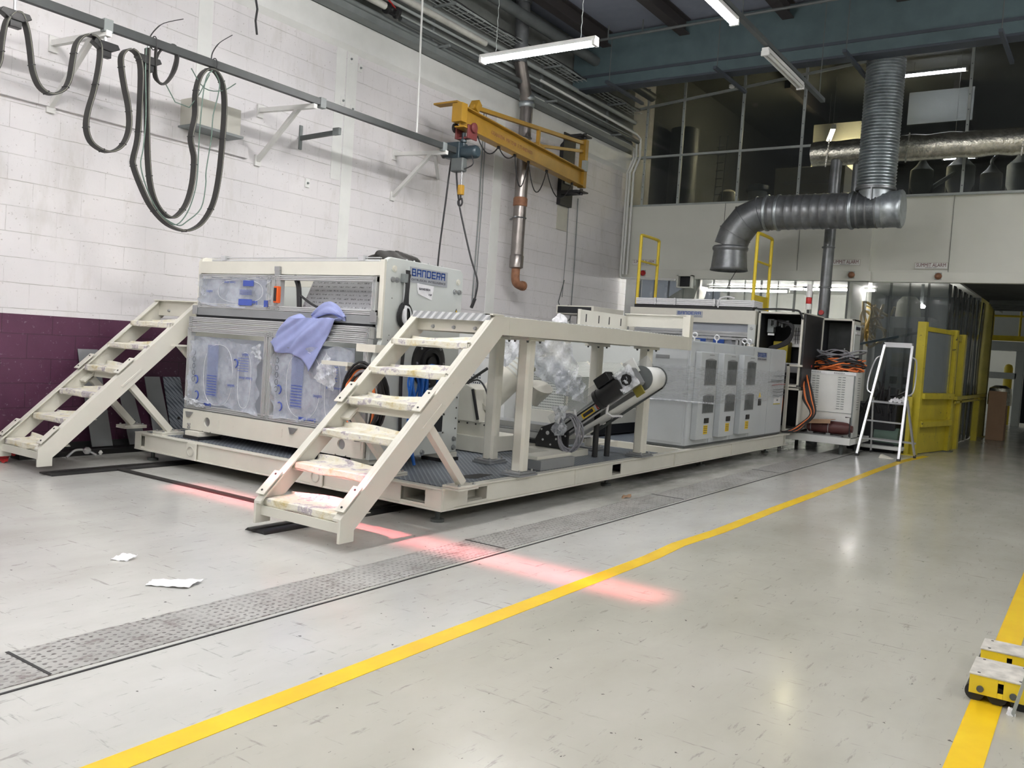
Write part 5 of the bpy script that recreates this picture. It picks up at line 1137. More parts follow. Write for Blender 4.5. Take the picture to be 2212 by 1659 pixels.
# feet of machine 1
for i, (x, y) in enumerate(((4.96, 6.72), (5.9, 4.70), (5.08, 4.76))):
    f_ = build(MB().box(x - .11, x + .11, y - .10, y + .10, .292, .335), 'foot_plate', 'cream', m1, bevel=.004); build(MB().box(x - .12, x + .12, y - .11, y + .11, .264, .292), 'rubber_pad', 'black', f_)
    if i == 0:
        for k in range(3): build(MB().lathe((4.90 + .035 * k, 6.83 - .07 * k, .335), [(.008, 0), (.008, .015), (.018, .018), (.018, .03), (.010, .032), (.010, .045), (.02, .048), (.02, .06)], 10), 'stud', 'steel', f_)
build(MB().box(5.1, 5.9, 4.75, 6.85, .34, .36), 'bottom_pan', 'cream_dark', m1)
build(MB().box(5.80, 5.86, 4.68, 6.90, .36, 1.72), 'rear_panel', 'machine_grey', m1)
for k in range(6): build(MB().bolt((5.25 + k * .09, 4.64, 1.905), (0, 0, 1), .007, .012), 'stud', 'bright_alu', m1)

# rag, bag, hanging cable bundles
def rag():
    TL, TR, BR, BL = (5.56, 1.40), (5.03, 1.415), (5.29, 1.00), (5.80, 1.19)
    def fn(u, v):   # u from left to right, v from behind the rail downward
        if v < .22:
            t = v / .22; y = TL[0] * (1 - u) + TR[0] * u - .02; x = 5.06 - .155 * t
            z = 1.41 + .02 * math.sin(t * 3 + u * 4) + .09 * max(0, u - .45) * (1 - t) + .012 * math.sin(u * 19)
        else:
            t = (v - .22) / .78
            y = (TL[0] * (1 - u) + TR[0] * u) * (1 - t) + (BL[0] * (1 - u) + BR[0] * u) * t - .035 * math.sin(math.pi * t) * (u - .4)
            z = (TL[1] * (1 - u) + TR[1] * u) * (1 - t) + (BL[1] * (1 - u) + BR[1] * u) * t - .03 * t * math.sin(u * 7)
            x = 4.893 - .04 * t * (1 - t) - .012 * (.3 + t) * math.sin(u * 15 - t * 2) - .010 * math.sin(u * 8 + t * 5 + 1)
        return (x - .004 * math.sin(u * 31 + v * 13), y, z + .004 * math.sin(u * 17 + v * 7))
    return build(MB().sheet(fn, 40, 40), 'blue_rag', 'rag', label='pale blue cloth rag draped over the grey beam of the near cabinet', cat='rag', solid=.004)
rag()
def roll_fn(u, v):
    a = u * 2 * math.pi; c = Vector((4.95, 5.36 - .38 * v, 1.425 + .065 * math.sin(math.pi * min(1, v * 1.05)))); r_ = .032 * math.sin(.35 + v * 2.5) + .008 * math.sin(a * 3 + v * 6)
    return c + Vector((math.cos(a) * r_, -.25 * r_, math.sin(a) * r_ * 1.5))
build(MB().sheet(roll_fn, 20, 24), 'rag_fold', 'rag', label='rolled raised fold of the blue cloth lying along the grey beam', cat='rag')
def lump(name, c, sx, sy2, sz, m, lab, cat, seed=1, amp=.12):
    rr = random.Random(seed); ph = [rr.uniform(0, 6) for _ in range(6)]; mb = MB()
    def fn(u, v):
        a = u * 2 * math.pi; b = v * math.pi / 2
        k = 1 + amp * (math.sin(a * 3 + ph[0]) * math.sin(b * 4 + ph[1]) + .6 * math.sin(a * 7 + ph[2] + b * 5))
        return (c[0] + sx * k * math.cos(a) * math.cos(b) ** .7, c[1] + sy2 * k * math.sin(a) * math.cos(b) ** .7, c[2] + sz * k * math.sin(b))
    mb.sheet(fn, 40, 14); return build(mb, name, m, label=lab, cat=cat)
lump('canvas_bag', (5.45, 4.95, 1.87), .30, .16, .13, 'bag', 'dark brown canvas bag slumped on top of the near cabinet', 'bag', 5, .10)
# shelf bracket with cable bundle beside cabinet front
sb = thing('hose_bracket', (4.8, 4.8, .95), 'cream triangular bracket plate with tape in front of the cable bundle', 'bracket')
build(MB().box(4.74, 4.95, 4.72, 4.74, 1.02, 1.08).box(4.72, 4.78, 4.70, 4.98, 1.055, 1.085), 'arm', 'cream', sb); build(MB().prism([(4.76, 1.02), (4.98, 1.02), (4.95, .82)], 'y', 4.71, 4.73), 'gusset', 'cream_dark', sb)
build(MB().box(4.92, 5.02, 4.60, 4.615, 1.17, 1.23).box(4.905, 4.92, 4.60, 4.80, 1.17, 1.23), 'masking_tape', 'paper', sb)
def bundle(name, c, ry, rz, n_, mats, lab, rad=.011, seed=1, plane='y', thick=.05, drop=True):
    rr = random.Random(seed); o = thing(name, Vector(c) - Z * rz, lab, 'cable coil')
    for i in range(n_):
        k = 1 - .30 * rr.random(); dx_ = rr.uniform(-thick, thick); ph = rr.uniform(0, 6); pts = []
        for q in range(26):
            a = q / 26 * 2 * math.pi
            uu = ry * k * math.cos(a) * (1 + .05 * math.sin(2 * a + ph)) ; vv = rz * k * (math.sin(a) + .04 * math.sin(3 * a + ph))
            if plane == 'y': pts.append((c[0] + dx_ + .02 * math.sin(a * 2 + ph), c[1] + uu, c[2] + vv))
            elif plane == 'x': pts.append((c[0] + uu, c[1] + dx_ + .02 * math.sin(a * 2 + ph), c[2] + vv))
            else: pts.append((c[0] + uu, c[1] + vv, c[2] + dx_ + .03 * math.sin(a * 2 + ph)))
        m_ = mats[i % len(mats)]; build(MB().tube(pts, rad * rr.uniform(.75, 1.15), 6, closed=True), 'cable_loop', m_, o)
    return o
bundle('cable_bundle', (4.80, 4.58, .80), .20, .29, 26, ('black', 'black', 'orange_cable', 'black', 'grey_cable', 'black'), 'big bundle of black and orange cables hanging at the cabinet corner behind the stairs', .011, 2)
bundle('cable_bundle', (5.50, 4.52, .93), .13, .17, 14, ('blue_cable',), 'coils of bright blue cable hanging below the round hub', .009, 3, 'x', .03)
bundle('cable_bundle', (5.28, 4.50, .88), .07, .20, 10, ('blue_cable',), 'narrow coil of blue cable left of the bigger blue coil', .009, 4, 'x', .03)
build(MB().tube(smooth_path([(5.3, 4.55, .9), (5.28, 4.55, .6), (5.33, 4.54, .4), (5.35, 4.52, .28)]), .014, 7), 'blue_lead', 'blue_cable', label='blue cable running from the coils down to the deck', cat='cable')
build(MB().lathe((5.0, 4.50, .47), [(.02, 0), (.09, .01), (.10, .05), (.06, .09)], 16), 'black_connector', 'black', label='round black connector below the cable bundle', cat='connector')

# ================================================================ stairs and platform
def stair(name, y0, y1, lab, steps=7, paper=True, parent=None):
    st = parent or thing(name, (3.75, (y0 + y1) / 2, .06), lab, 'stairs')
    w_ = .022
    for y in (y0, y1):
        a = (y, y + w_) if y == y0 else (y - w_, y)
        build(MB().prism([(3.66, .06), (3.78, .06), (3.78, .13), (3.83, .17), (5.20, 1.365), (5.28, 1.365), (5.28, 1.50), (5.10, 1.50), (3.66, .205)], 'y', *a), 'stringer', 'cream', st, bevel=.002)
        b = (a[1], a[1] + .04) if y == y0 else (a[0] - .04, a[0])
        mb = MB(); mb.prism([(3.66, .19), (5.10, 1.487), (5.10, 1.50), (3.66, .205)], 'y', *b); build(mb, 'stringer_flange', 'cream', st)
    for k in range(steps - 1):
        x = 3.72 + k * .222; z = .215 + k * .2145
        t_ = build(MB().box(x, x + .22, y0 + w_, y1 - w_, z - .006, z).box(x, x + .008, y0 + w_, y1 - w_, z - .045, z).box(x + .212, x + .22, y0 + w_, y1 - w_, z - .006, z + (.0)), 'tread', 'cream', st, bevel=.002)
        if paper:
            rr = random.Random(k + int(y0 * 10)); ph = [rr.uniform(0, 6) for _ in range(5)]
            def fn(u, v, x=x, z=z, ph=ph):
                yy = y0 + w_ + .012 + (y1 - y0 - 2 * w_ - .024) * u
                if v < .25: t = v / .25; xx, zz = x - .006, z - .040 + .045 * t + .006 * math.sin(u * 11 + ph[0]) * (1 - t)
                elif v < .8: t = (v - .25) / .55; xx, zz = x - .004 + .21 * t, z + .004 + .004 * math.sin(u * 9 + t * 6 + ph[1]) ** 2
                else: t = (v - .8) / .2; xx, zz = x + .207 + .012 * t, z + .006 + (.030 + .012 * math.sin(u * 5 + ph[2])) * t * (u > .12)
                return (xx, yy, zz)
            build(MB().sheet(fn, 24, 18), 'tread_paper', 'tread_paper', t_, solid=.0015)
    build(MB().box(3.70, 3.715, y0 + w_, y1 - w_, .11, .17), 'toe_bar', 'cream', st)
    build(MB().box(3.80 + 3 * .222 - .02, 3.80 + 3 * .222 + .0, y0 + w_, y1 - w_, .215 + 3 * .2145 - .10, .215 + 3 * .2145 - .02), 'cross_tie', 'cream', st)
    for y, s in ((y0, 1), (y1, -1)):
        for xx, zz in ((3.66, .22), (4.30, .80)):
            d = Vector((.67, 0, .60)).normalized(); c = Vector((xx + .09, y + s * .03, zz + .095))
            build(MB().bar(c - d * .10, c + d * .10, .075, .008, Vector((-.6, 0, .67))), 'mounting_pad', 'cream', st, bevel=.002)
            for q in (-.07, .07): build(MB().cyl(c + d * q, c + d * q + Vector((-.006, 0, .007)), .007, 8), 'hole', 'black', st)
        build(MB().bar((4.45, y + s * .05, .74), (4.88, y + s * .05, .30), .06, .055, Y), 'brace', 'cream', st, bevel=.003)
        build(MB().bar((4.36, y + s * .05, .71), (4.55, y + s * .05, .87), .11, .02, Vector((-.6, 0, .67))), 'brace_head', 'cream', st, bevel=.003)
        f_ = build(MB().box(4.76, 4.99, y + s * .05 - .075, y + s * .05 + .075, .278, .292).box(4.76, 4.99, y + s * .05 - .075, y + s * .05 + .075, .262, .276), 'brace_foot', 'cream', st, bevel=.002)
        for (u_, v_) in ((4.79, -.05), (4.79, .05), (4.96, -.05), (4.96, .05)): build(MB().bolt((u_, y + s * .05 + v_, .292), (0, 0, 1), .009, .010), 'bolt', 'steel', f_)
    return st
def tp_mat():
    m, t, b = nt('stained_paper'); p = pos(t)
    c = ramp(t, noise(t, p, 7, 5, .7), [(.30, (.58, .47, .22)), (.42, (.76, .72, .58)), (.55, (.80, .78, .70)), (.62, (.42, .37, .42)), (.70, (.74, .72, .68))])
    t.links.new(c, b.inputs['Base Color']); b.inputs['Roughness'].default_value = .6
    bn = N(t, 'ShaderNodeBump'); bn.inputs['Strength'].default_value = .6; bn.inputs['Distance'].default_value = .02
    t.links.new(noise(t, p, 16, 4), bn.inputs['Height']); t.links.new(bn.outputs[0], b.inputs['Normal']); return m
MT['tread_paper'] = tp_mat()
s2 = stair('access_stairs', 7.05, 7.74, 'far cream access stairs by the purple wall, treads covered with stained paper')
# top landing piece and side gusset of the far stairs
build(MB().box(5.08, 5.30, 7.05, 7.74, 1.50, 1.512).box(5.13, 5.15, 7.07, 7.72, 1.36, 1.50), 'top_landing', 'cream', s2, bevel=.002)
for y in (7.25, 7.55): build(MB().bolt((5.13, y, 1.41), (-1, 0, 0), .012), 'bolt', 'steel', s2)
build(MB().prism([(4.84, 1.09), (5.16, 1.09), (5.16, .78)], 'y', 6.99, 7.005).box(4.80, 5.16, 6.95, 7.02, 1.085, 1.10), 'side_gusset', 'cream', s2)
build(MB().box(5.285, 8.6, 7.05, 7.10, 1.365, 1.495).box(5.285, 8.6, 7.68, 7.74, 1.365, 1.495).box(5.285, 8.6, 7.1, 7.68, 1.485, 1.494), 'walkway', 'cream', s2)
for x in (5.9, 8.0): build(MB().box(x - .05, x + .05, 7.05, 7.15, .28, 1.365), 'post', 'cream', s2, bevel=.003)
PY0, PY1 = 3.63, 4.40
s1 = stair('access_platform', PY0, PY1, 'near cream access stairs with raised walkway on posts, treads covered with stained paper')
mb = MB(); mb.box(5.281, 8.69, PY0, PY0 + .018, 1.365, 1.50).box(5.281, 8.69, PY0 + .018, PY0 + .06, 1.365, 1.373).box(5.281, 8.69, PY0 + .018, PY0 + .06, 1.492, 1.50)
build(mb, 'side_beam', 'cream', s1, bevel=.002)
mb = MB(); mb.box(5.281, 8.69, PY1 - .018, PY1, 1.365, 1.50).box(5.281, 8.69, PY1 - .06, PY1 - .018, 1.365, 1.373).box(5.281, 8.69, PY1 - .06, PY1 - .018, 1.492, 1.50)
build(mb, 'side_beam', 'cream', s1, bevel=.002)
build(MB().box(5.06, 5.20, PY0 - .004, PY0 + .07, 1.50, 1.512), 'corner_pad', 'cream', s1, bevel=.002)
dk = build(MB().box(5.07, 8.66, PY0 + .06, PY1 - .02, 1.492, 1.506).box(5.07, 5.078, PY0 + .06, PY1 - .02, 1.46, 1.506), 'deck_sheet', 'tread_alu', s1) if False else None
def ta():
    m, t, b = nt('tear_plate'); w1 = N(t, 'ShaderNodeTexWave', bands_direction='DIAGONAL'); w1.inputs['Scale'].default_value = 9; t.links.new(pos(t), w1.inputs['Vector'])
    t.links.new(ramp(t, w1.outputs['Fac'], [(.45, (.45, .47, .50)), (.8, (.78, .80, .82))]), b.inputs['Base Color']); b.inputs['Roughness'].default_value = .35; b.inputs['Metallic'].default_value = .4
    bn = N(t, 'ShaderNodeBump'); bn.inputs['Strength'].default_value = .6; bn.inputs['Distance'].default_value = .006; t.links.new(w1.outputs['Fac'], bn.inputs['Height']); t.links.new(bn.outputs[0], b.inputs['Normal']); return m
MT['tread_alu'] = ta()
build(MB().box(5.075, 8.62, PY0 + .06, PY1 - .02, 1.500, 1.508), 'deck_sheet', 'tread_alu', s1)
build(MB().box(5.06, 5.074, PY0 + .025, PY1 - .02, 1.455, 1.510), 'deck_nosing', 'tread_alu', s1)
build(MB().box(8.684, 8.70, PY0 + .02, PY1 - .02, 1.37, 1.495), 'end_cap', 'cream', s1)
build(MB().box(5.12, 5.14, PY0 + .02, PY1 - .02, 1.37, 1.49), 'end_plate', 'cream', s1)
for y in (3.82, 4.02, 4.22): build(MB().bolt((5.12, y, 1.40), (-1, 0, 0), .012), 'bolt', 'steel', s1)
for x0 in (5.35, 5.72, 6.4, 7.0, 7.35): build(MB().box(x0, x0 + .16, PY1 - .05, PY1 - .01, 1.508, 1.516).box(x0 + .06, x0 + .3, PY0 + .01, PY0 + .03, 1.500, 1.504), 'fixing_clip', 'white_paint', s1)
kp = build(MB().box(7.58, 8.68, PY1 - .01, PY1, 1.50, 1.70).box(7.58, 7.60, PY1 - .04, PY1, 1.50, 1.70), 'kick_plate', 'cream', s1, bevel=.002)
for x in (7.75, 8.02, 8.25, 8.52): build(MB().box(x - .008, x + .008, PY1 - .013, PY1 - .010, 1.58, 1.66), 'slot', 'black', kp)
build(MB().box(8.66, 8.68, PY0 + .04, PY1, 1.585, 1.72).box(8.62, 8.68, PY0 + .04, PY1, 1.715, 1.725), 'end_kick_plate', 'cream', s1, bevel=.002)
build(MB().box(8.62, 8.705, PY0 - .003, PY0 + .08, 1.362, 1.73), 'end_post', 'cream', s1, bevel=.003)
for x, y in ((5.78, PY0 + .16), (6.16, PY1 - .05), (7.96, PY1 - .05), (7.96, PY0 + .16)):
    p_ = build(MB().prism([(x - .035, y - .055), (x + .035, y - .055), (x + .055, y - .035), (x + .055, y + .035), (x + .035, y + .055), (x - .035, y + .055), (x - .055, y + .035), (x - .055, y - .035)], 'z', .30, 1.345), 'post', 'cream', s1, bevel=.004)
    build(MB().box(x - .12, x + .12, y - .085, y + .085, 1.34, 1.352).box(x - .12, x + .12, y - .085, y + .085, 1.353, 1.365), 'head_plate', 'cream', p_, bevel=.002)
    build(MB().box(x - .12, x + .12, y - .085, y + .085, .283, .298).box(x - .13, x + .13, y - .095, y + .095, .266, .282), 'base_plate', 'grey_profile', p_, bevel=.002)
    for u_ in (-.09, .09):
        for v_ in (-.06, .06):
            build(MB().bolt((x + u_, y + v_, .298), (0, 0, 1), .010, .012), 'bolt', 'steel', p_); build(MB().bolt((x + u_, y + v_, 1.34), (0, 0, -1), .010, .012), 'bolt', 'pipe_dark', p_)
lump('plastic_wad', (7.2, 4.36, 1.51), .10, .05, .09, 'paper_white', 'small wad of crumpled white film on the far side of the walkway', 'film', 9, .25)
# ================================================================ equipment under the walkway
cv = thing('inclined_conveyor', (7.3, 4.0, .27), 'inclined white belt conveyor with black gear motor and yellow labels under the walkway', 'conveyor')
ca = Vector((0, 4.40, .40)); cb_ = Vector((0, 3.47, 1.08)); cdv = (cb_ - ca).normalized(); cn = Vector((0, cdv.z, -cdv.y)); cn = cn if cn.z > 0 else -cn
def cpt(x, t, h): p = ca + cdv * t + cn * h; return Vector((x, p.y, p.z))
CL = (cb_ - ca).length
def cbar(name, x0, x1, t0, t1, h0, h1, m, par, bev=0):
    mb = MB(); mb.hexa([cpt(x0, t0, h0), cpt(x1, t0, h0), cpt(x1, t1, h0), cpt(x0, t1, h0), cpt(x0, t0, h1), cpt(x1, t0, h1), cpt(x1, t1, h1), cpt(x0, t1, h1)]); return build(mb, name, m, par, bevel=bev)
cbar('side_rail', 7.20, 7.235, .10, CL, -.055, .055, 'aluminium', cv, .003); cbar('side_rail', 7.56, 7.59, .10, CL, -.055, .055, 'aluminium', cv)
cbar('rail_groove', 7.197, 7.20, .10, CL - .1, .030, .045, 'black', cv); cbar('rail_groove', 7.197, 7.20, .10, CL - .1, -.045, -.030, 'black', cv)
R1 = .105
mb = MB(); pts = []
for k in range(13): a = -math.pi / 2 + k * math.pi / 12; pts.append((CL - .02 + R1 * math.cos(a), R1 * math.sin(a)))
for k in range(7): a = math.pi / 2 + k * math.pi / 6; pts.append((.06 + .07 * math.cos(a), .07 * math.sin(a)))
o_ = []
for x in (7.245, 7.55): o_.append([cpt(x, t, h) for t, h in pts])
nP = len(pts); mb.add(o_[0] + o_[1], [(k, (k + 1) % nP, nP + (k + 1) % nP, nP + k) for k in range(nP)]); build(mb, 'belt', 'white_paint', cv, solid=.006)
for x in (7.235, 7.552): build(MB().cyl(cpt(x, CL - .02, 0), cpt(x + .012, CL - .02, 0), R1 + .012, 28), 'roller_flange', 'pipe_dark', cv)
mb = MB(); mb.prism([(0, 0)] * 3, 'x', 0, 0) if False else None
cbar('belt_edge_strip', 7.552, 7.566, .25, CL, -.118, -.095, 'pipe_dark', cv)
for t0, t1, m in ((.32, .47, 'label_yellow'), (.50, .63, 'red'), (.65, .74, 'label_yellow'), (-.02, .08, 'label_yellow')):
    l_ = cbar('label', 7.1955, 7.1985, t0 + .12, t1 + .12, -.026, .026, m, cv)
    cbar('label_print', 7.194, 7.1955, t0 + .135, t1 + .105, -.016, .016, 'ink' if m != 'red' else 'label_white', l_)
cbar('clear_cover', 7.21, 7.216, .10, CL - .22, .06, .20, 'acrylic', cv); cbar('clear_cover', 7.57, 7.576, .10, CL + .02, .06, .24, 'acrylic', cv); cbar('cover_lug', 7.21, 7.23, CL - .10, CL + .02, .06, .20, 'white_paint', cv)
mo = build(MB().cyl(cpt(7.10, CL - .42, .02), cpt(7.10, CL - .13, .02), .088, 24), 'gear_motor', 'black_plastic', cv)
build(MB().cyl(cpt(7.10, CL - .44, .02), cpt(7.10, CL - .40, .02), .094, 24), 'fan_cowl', 'black_plastic', mo); cbar('terminal_box', 7.03, 7.16, CL - .36, CL - .20, .09, .19, 'black_plastic', mo, .012)
cbar('gearbox', 7.04, 7.19, CL - .14, CL + .02, -.08, .10, 'steel', mo, .02); build(MB().cyl(cpt(7.02, CL - .06, .01), cpt(7.045, CL - .06, .01), .055, 8), 'gearbox_cover', 'black_plastic', mo)
for k in range(8): build(MB().bolt(cpt(7.04, CL - .06 + .065 * math.cos(k * .785), .01 + .065 * math.sin(k * .785)), (-1, 0, 0), .006, .006), 'screw', 'bright_alu', mo)
crumple('motor_film', [cpt(7.03, CL - .16, -.09), cpt(7.02, CL + .04, -.09), cpt(7.02, CL + .04, .12), cpt(7.03, CL - .16, .12)], 'bagfilm', mo, 12, 12, .01)
cbar('torque_arm', 7.12, 7.14, CL - .10, CL + .0, -.16, -.06, 'column_olive', mo, .01)
for t in (.33, .72):
    tb = build(MB().tube([cpt(7.19, t + .08, .10), cpt(7.185, t + .02, -.05), cpt(7.20, t - .04, -.10), cpt(7.30, t - .06, -.125), cpt(7.56, t - .08, -.12)], .014, 4, flat=(1, 0, 0)), 'white_tape', 'paper_white', cv)
    text('BANDERA', .018, cpt(7.40, t - .07, -.141), X, Z, 'ink', 'tape_print', tb, width=.2)
bp = build(MB().prism([(4.17, .33), (4.52, .33), (4.54, .40), (4.48, .52), (4.33, .58), (4.17, .50)], 'x', 7.17, 7.195), 'black_end_plate', 'black', cv, bevel=.004)
for y, z, r_ in ((4.40, .47, .016), (4.30, .42, .009), (4.27, .50, .009), (4.45, .40, .009), (4.24, .38, .008), (4.36, .36, .008), (4.20, .46, .008), (4.47, .50, .008)): build(MB().bolt((7.17, y, z), (-1, 0, 0), r_, .006), 'screw', 'bright_alu', bp)
build(MB().box(7.2, 7.56, 4.25, 5.35, .36, .47), 'level_section', 'grey_profile', cv, bevel=.003); build(MB().box(7.18, 7.58, 4.3, 5.35, .35, .385), 'level_rail', 'black', cv); build(MB().box(7.19, 7.2, 4.3, 5.35, .40, .455), 'level_rail_face', 'aluminium', cv)
build(MB().box(7.25, 7.52, 4.3, 5.35, .47, .53), 'level_belt', 'steel', cv); build(MB().box(7.20, 7.56, 4.55, 5.35, .27, .35), 'plinth', 'cream', cv, bevel=.004)
build(MB().box(7.0, 7.5, 4.12, 4.55, .265, .325), 'foot_tray', 'cream', cv, bevel=.003)
for x, y in ((7.45, 4.02), (7.62, 3.98)): build(MB().cyl((x, y, .265), (x, y, .72), .028, 14), 'support_leg', 'black', cv)
gb = thing('grey_base_box', (6.4, 3.85, .27), 'grey steel plinth box at the deck edge beside the nearer walkway post', 'plinth')
build(MB().box(6.12, 6.68, 3.80, 4.02, .266, .35), 'box_body', 'grey_profile', gb, bevel=.003); build(MB().box(6.12, 6.68, 3.84, 4.02, .35, .38), 'lip', 'cream', gb, bevel=.003)
wc = thing('wound_grey_cable', (7.1, 4.05, .45), 'hank of thin grey cable hanging from the inclined conveyor', 'cable')
for i in range(11):
    k = R_.uniform(.75, 1.0); ph = R_.uniform(0, 6)
    build(MB().tube([(7.12 + .03 * math.sin(a + ph) - .01 * i / 3, 4.12 + .13 * k * math.cos(a) + .015 * math.sin(2 * a + ph), .50 + .20 * k * math.sin(a)) for a in [q * .26 for q in range(24)]], .0065, 6, closed=True), 'loop', 'grey_cable', wc)
crumple('plastic_bag', [(7.10, 4.30, .74), (7.08, 4.16, .76), (7.06, 4.14, .48), (7.08, 4.28, .46)], 'bagfilm', wc, 21, 14, .03)

# pelletiser / extruder group standing deeper on the deck
gm = thing('tilted_gearbox', (6.9, 4.9, .3), 'beige tilted gear motor unit with cables between the walkway posts', 'machine')
build(MB().cyl((6.75, 4.90, .70), (6.95, 4.70, 1.00), .13, 26), 'gear_case', 'cream', gm); build(MB().cyl((6.93, 4.72, .97), (7.05, 4.60, 1.15), .105, 24), 'motor', 'machine_grey', gm)
for k in range(5): c = Vector((6.955, 4.695, 1.005)).lerp(Vector((7.04, 4.61, 1.13)), k / 4); d = Vector((.12, -.12, .18)).normalized(); build(MB().cyl(c, c + d * .012, .113, 24), 'cooling_fin', 'cream_dark', gm)
build(MB().cyl((6.74, 4.91, .68), (6.755, 4.895, .705), .15, 26), 'flange', 'cream_dark', gm)
build(MB().prism([(4.78, .55), (5.08, .55), (5.12, .82), (4.96, .90), (4.84, .86)], 'x', 6.55, 6.78), 'guard_box', 'cream', gm, bevel=.01); build(MB().bar((6.53, 4.86, .86), (6.53, 4.78, .58), .02, .02), 'slot_edge', 'black', gm)
build(MB().prism([(4.66, .40), (5.25, .40), (5.25, .62), (5.0, .62), (4.95, .56), (4.66, .56)], 'x', 6.6, 6.64), 'bracket_plate', 'cream', gm, bevel=.004)
for y in (4.75, 4.85, 4.95, 5.05, 5.15): build(MB().cyl((6.6, y, .53), (6.597, y, .53), .009, 8), 'hole', 'black', gm)
build(MB().lathe((7.25, 4.62, .72), [(.03, 0), (.045, .05), (.11, .20), (.115, .22), (.10, .22)], 20, (-.2, -.45, .85)), 'cone_hopper', 'cream_dark', gm)
build(MB().tube(smooth_path([(6.6, 5.1, .80), (6.65, 5.0, .92), (6.7, 4.92, 1.0), (6.75, 4.86, 1.06)]), .014, 8), 'hose', 'black', gm); build(MB().tube(smooth_path([(6.6, 5.05, .86), (6.58, 4.85, .95), (6.56, 4.72, .85), (6.56, 4.66, .65), (6.56, 4.63, .55)]), .009, 8), 'hose', 'black', gm); build(MB().tube(smooth_path([(6.6, 5.15, .72), (6.64, 5.05, .88), (6.72, 4.95, .98)]), .01, 8), 'hose', 'black', gm)
build(MB().box(6.55, 7.15, 4.70, 5.3, .27, .42), 'stand', 'cream', gm, bevel=.006)
vb = thing('valve_block_unit', (6.4, 5.0, .3), 'cream unit with louvres, a small knob and black cables beside the cabinet foot', 'machine unit')
build(MB().box(6.45, 6.52, 5.10, 5.75, .32, .62), 'front_panel', 'cream', vb, bevel=.006)
for k in range(6): build(MB().box(6.445, 6.45, 5.14, 5.28, .46 + k * .02, .468 + k * .02), 'louvre', 'black', vb)
build(MB().box(6.44, 6.45, 5.34, 5.41, .46, .52), 'square_socket', 'dark_interior', vb); build(MB().cyl((6.45, 5.37, .40), (6.42, 5.37, .40), .02, 4), 'knob', 'steel', vb)
lb = build(MB().tube(smooth_path([(6.44, 5.55, .66), (6.42, 5.4, .70), (6.42, 5.2, .68), (6.42, 5.1, .66)]), .022, 8), 'cable_clump', 'black', vb); build(MB().tube([(6.40, 5.3, .27), (6.40, 5.3, .38), (6.40, 5.24, .42)], .014, 8), 'lever', 'black', vb)
# gauge cabinet behind
gc = thing('gauge_cabinet', (8.6, 5.8, .3), 'white cabinet with two round gauges and perforated vent behind the walkway posts', 'cabinet')
build(MB().box(8.2, 9.2, 5.64, 6.75, .265, 1.42), 'body', 'white_paint', gc, bevel=.006)
for y in (5.99, 5.84): g_ = build(MB().lathe((8.2, y, 1.19), [(.042, 0), (.042, .012), (.034, .014)], 22, (-1, 0, 0)), 'gauge', 'ink', gc); build(MB().cyl((8.186, y, 1.19), (8.183, y, 1.19), .033, 20), 'gauge_face', 'label_white', g_); build(MB().bar((8.182, y, 1.19), (8.182, y + .018, 1.205), .004, .002, X), 'needle', 'ink', g_)
for i, y in enumerate((5.99, 5.84, 5.70)): build(MB().box(8.195, 8.2, y - .02, y + .02, 1.27, 1.30), 'indicator', 'ink' if i == 0 else 'pipe_grey', gc)
build(MB().box(8.197, 8.2, 5.63, 6.74, 1.125, 1.130).box(8.197, 8.2, 5.63, 6.74, 1.32, 1.325), 'seam', 'pipe_grey', gc)
mb = MB()
for i in range(12):
    for j_ in range(6): mb.box(8.196, 8.2, 6.0 + i * .03, 6.015 + i * .03, .76 + j_ * .03, .775 + j_ * .03)
build(mb, 'perforated_vent', 'ink', gc)
build(MB().prism([(6.62, .95), (6.3, .95), (6.38, .55), (6.5, .5)], 'x', 7.9, 7.93), 'grey_chute_plate', 'grey_profile', gc)
# perforated guards
pg = thing('perforated_guard', (9.2, 5.3, .3), 'cream perforated sheet guard behind the conveyor, half covered in film', 'guard')
build(MB().prism([(5.0, .58), (5.6, .58), (5.6, 1.18), (5.25, 1.18), (5.0, 1.05)], 'x', 8.45, 8.5), 'front_sheet', 'perforated', pg)
build(MB().box(8.5, 10.9, 5.0, 5.03, .58, .98), 'lower_sheet', 'perforated', pg); build(MB().hexa([(8.5, 5.0, .98), (10.9, 5.0, .98), (10.9, 5.02, .98), (8.5, 5.02, .98), (8.5, 5.22, 1.15), (10.9, 5.22, 1.15), (10.9, 5.24, 1.15), (8.5, 5.24, 1.15)]), 'upper_sheet', 'perforated', pg)
build(MB().box(8.42, 10.9, 4.96, 5.6, .40, .58), 'base_box', 'cream', pg, bevel=.006); build(MB().box(8.45, 10.85, 5.0, 5.6, .27, .40), 'dark_gap', 'dark_interior', pg)
for x in (8.5, 9.3, 10.2, 10.88): build(MB().bar((x, 4.995, .58), (x, 4.995, .98), .03, .012, X).bar((x, 4.995, .98), (x, 5.215, 1.15), .03, .012, X), 'frame_strip', 'cream', pg)
build(MB().lathe((8.9, 5.40, 1.15), [(.18, 0), (.18, .05), (.15, .06), (.15, .30), (.19, .32), (.19, .36)], 24), 'feed_throat', 'cream_dark', pg)
crumple('draped_film', [(8.30, 5.55, 1.42), (8.3, 4.85, 1.36), (8.38, 4.75, .78), (8.40, 5.35, .95)], 'bagfilm', pg, 31, 40, .035)
crumple('draped_film', [(7.9, 5.62, 1.40), (7.9, 5.25, 1.40), (7.85, 5.20, 1.02), (7.9, 5.55, 1.05)], 'bagfilm', pg, 33, 26, .03)
crumple('draped_film', [(8.36, 5.05, 1.12), (8.36, 4.72, 1.0), (8.40, 4.70, .70), (8.42, 5.10, .80)], 'bagfilm', pg, 35, 26, .03)
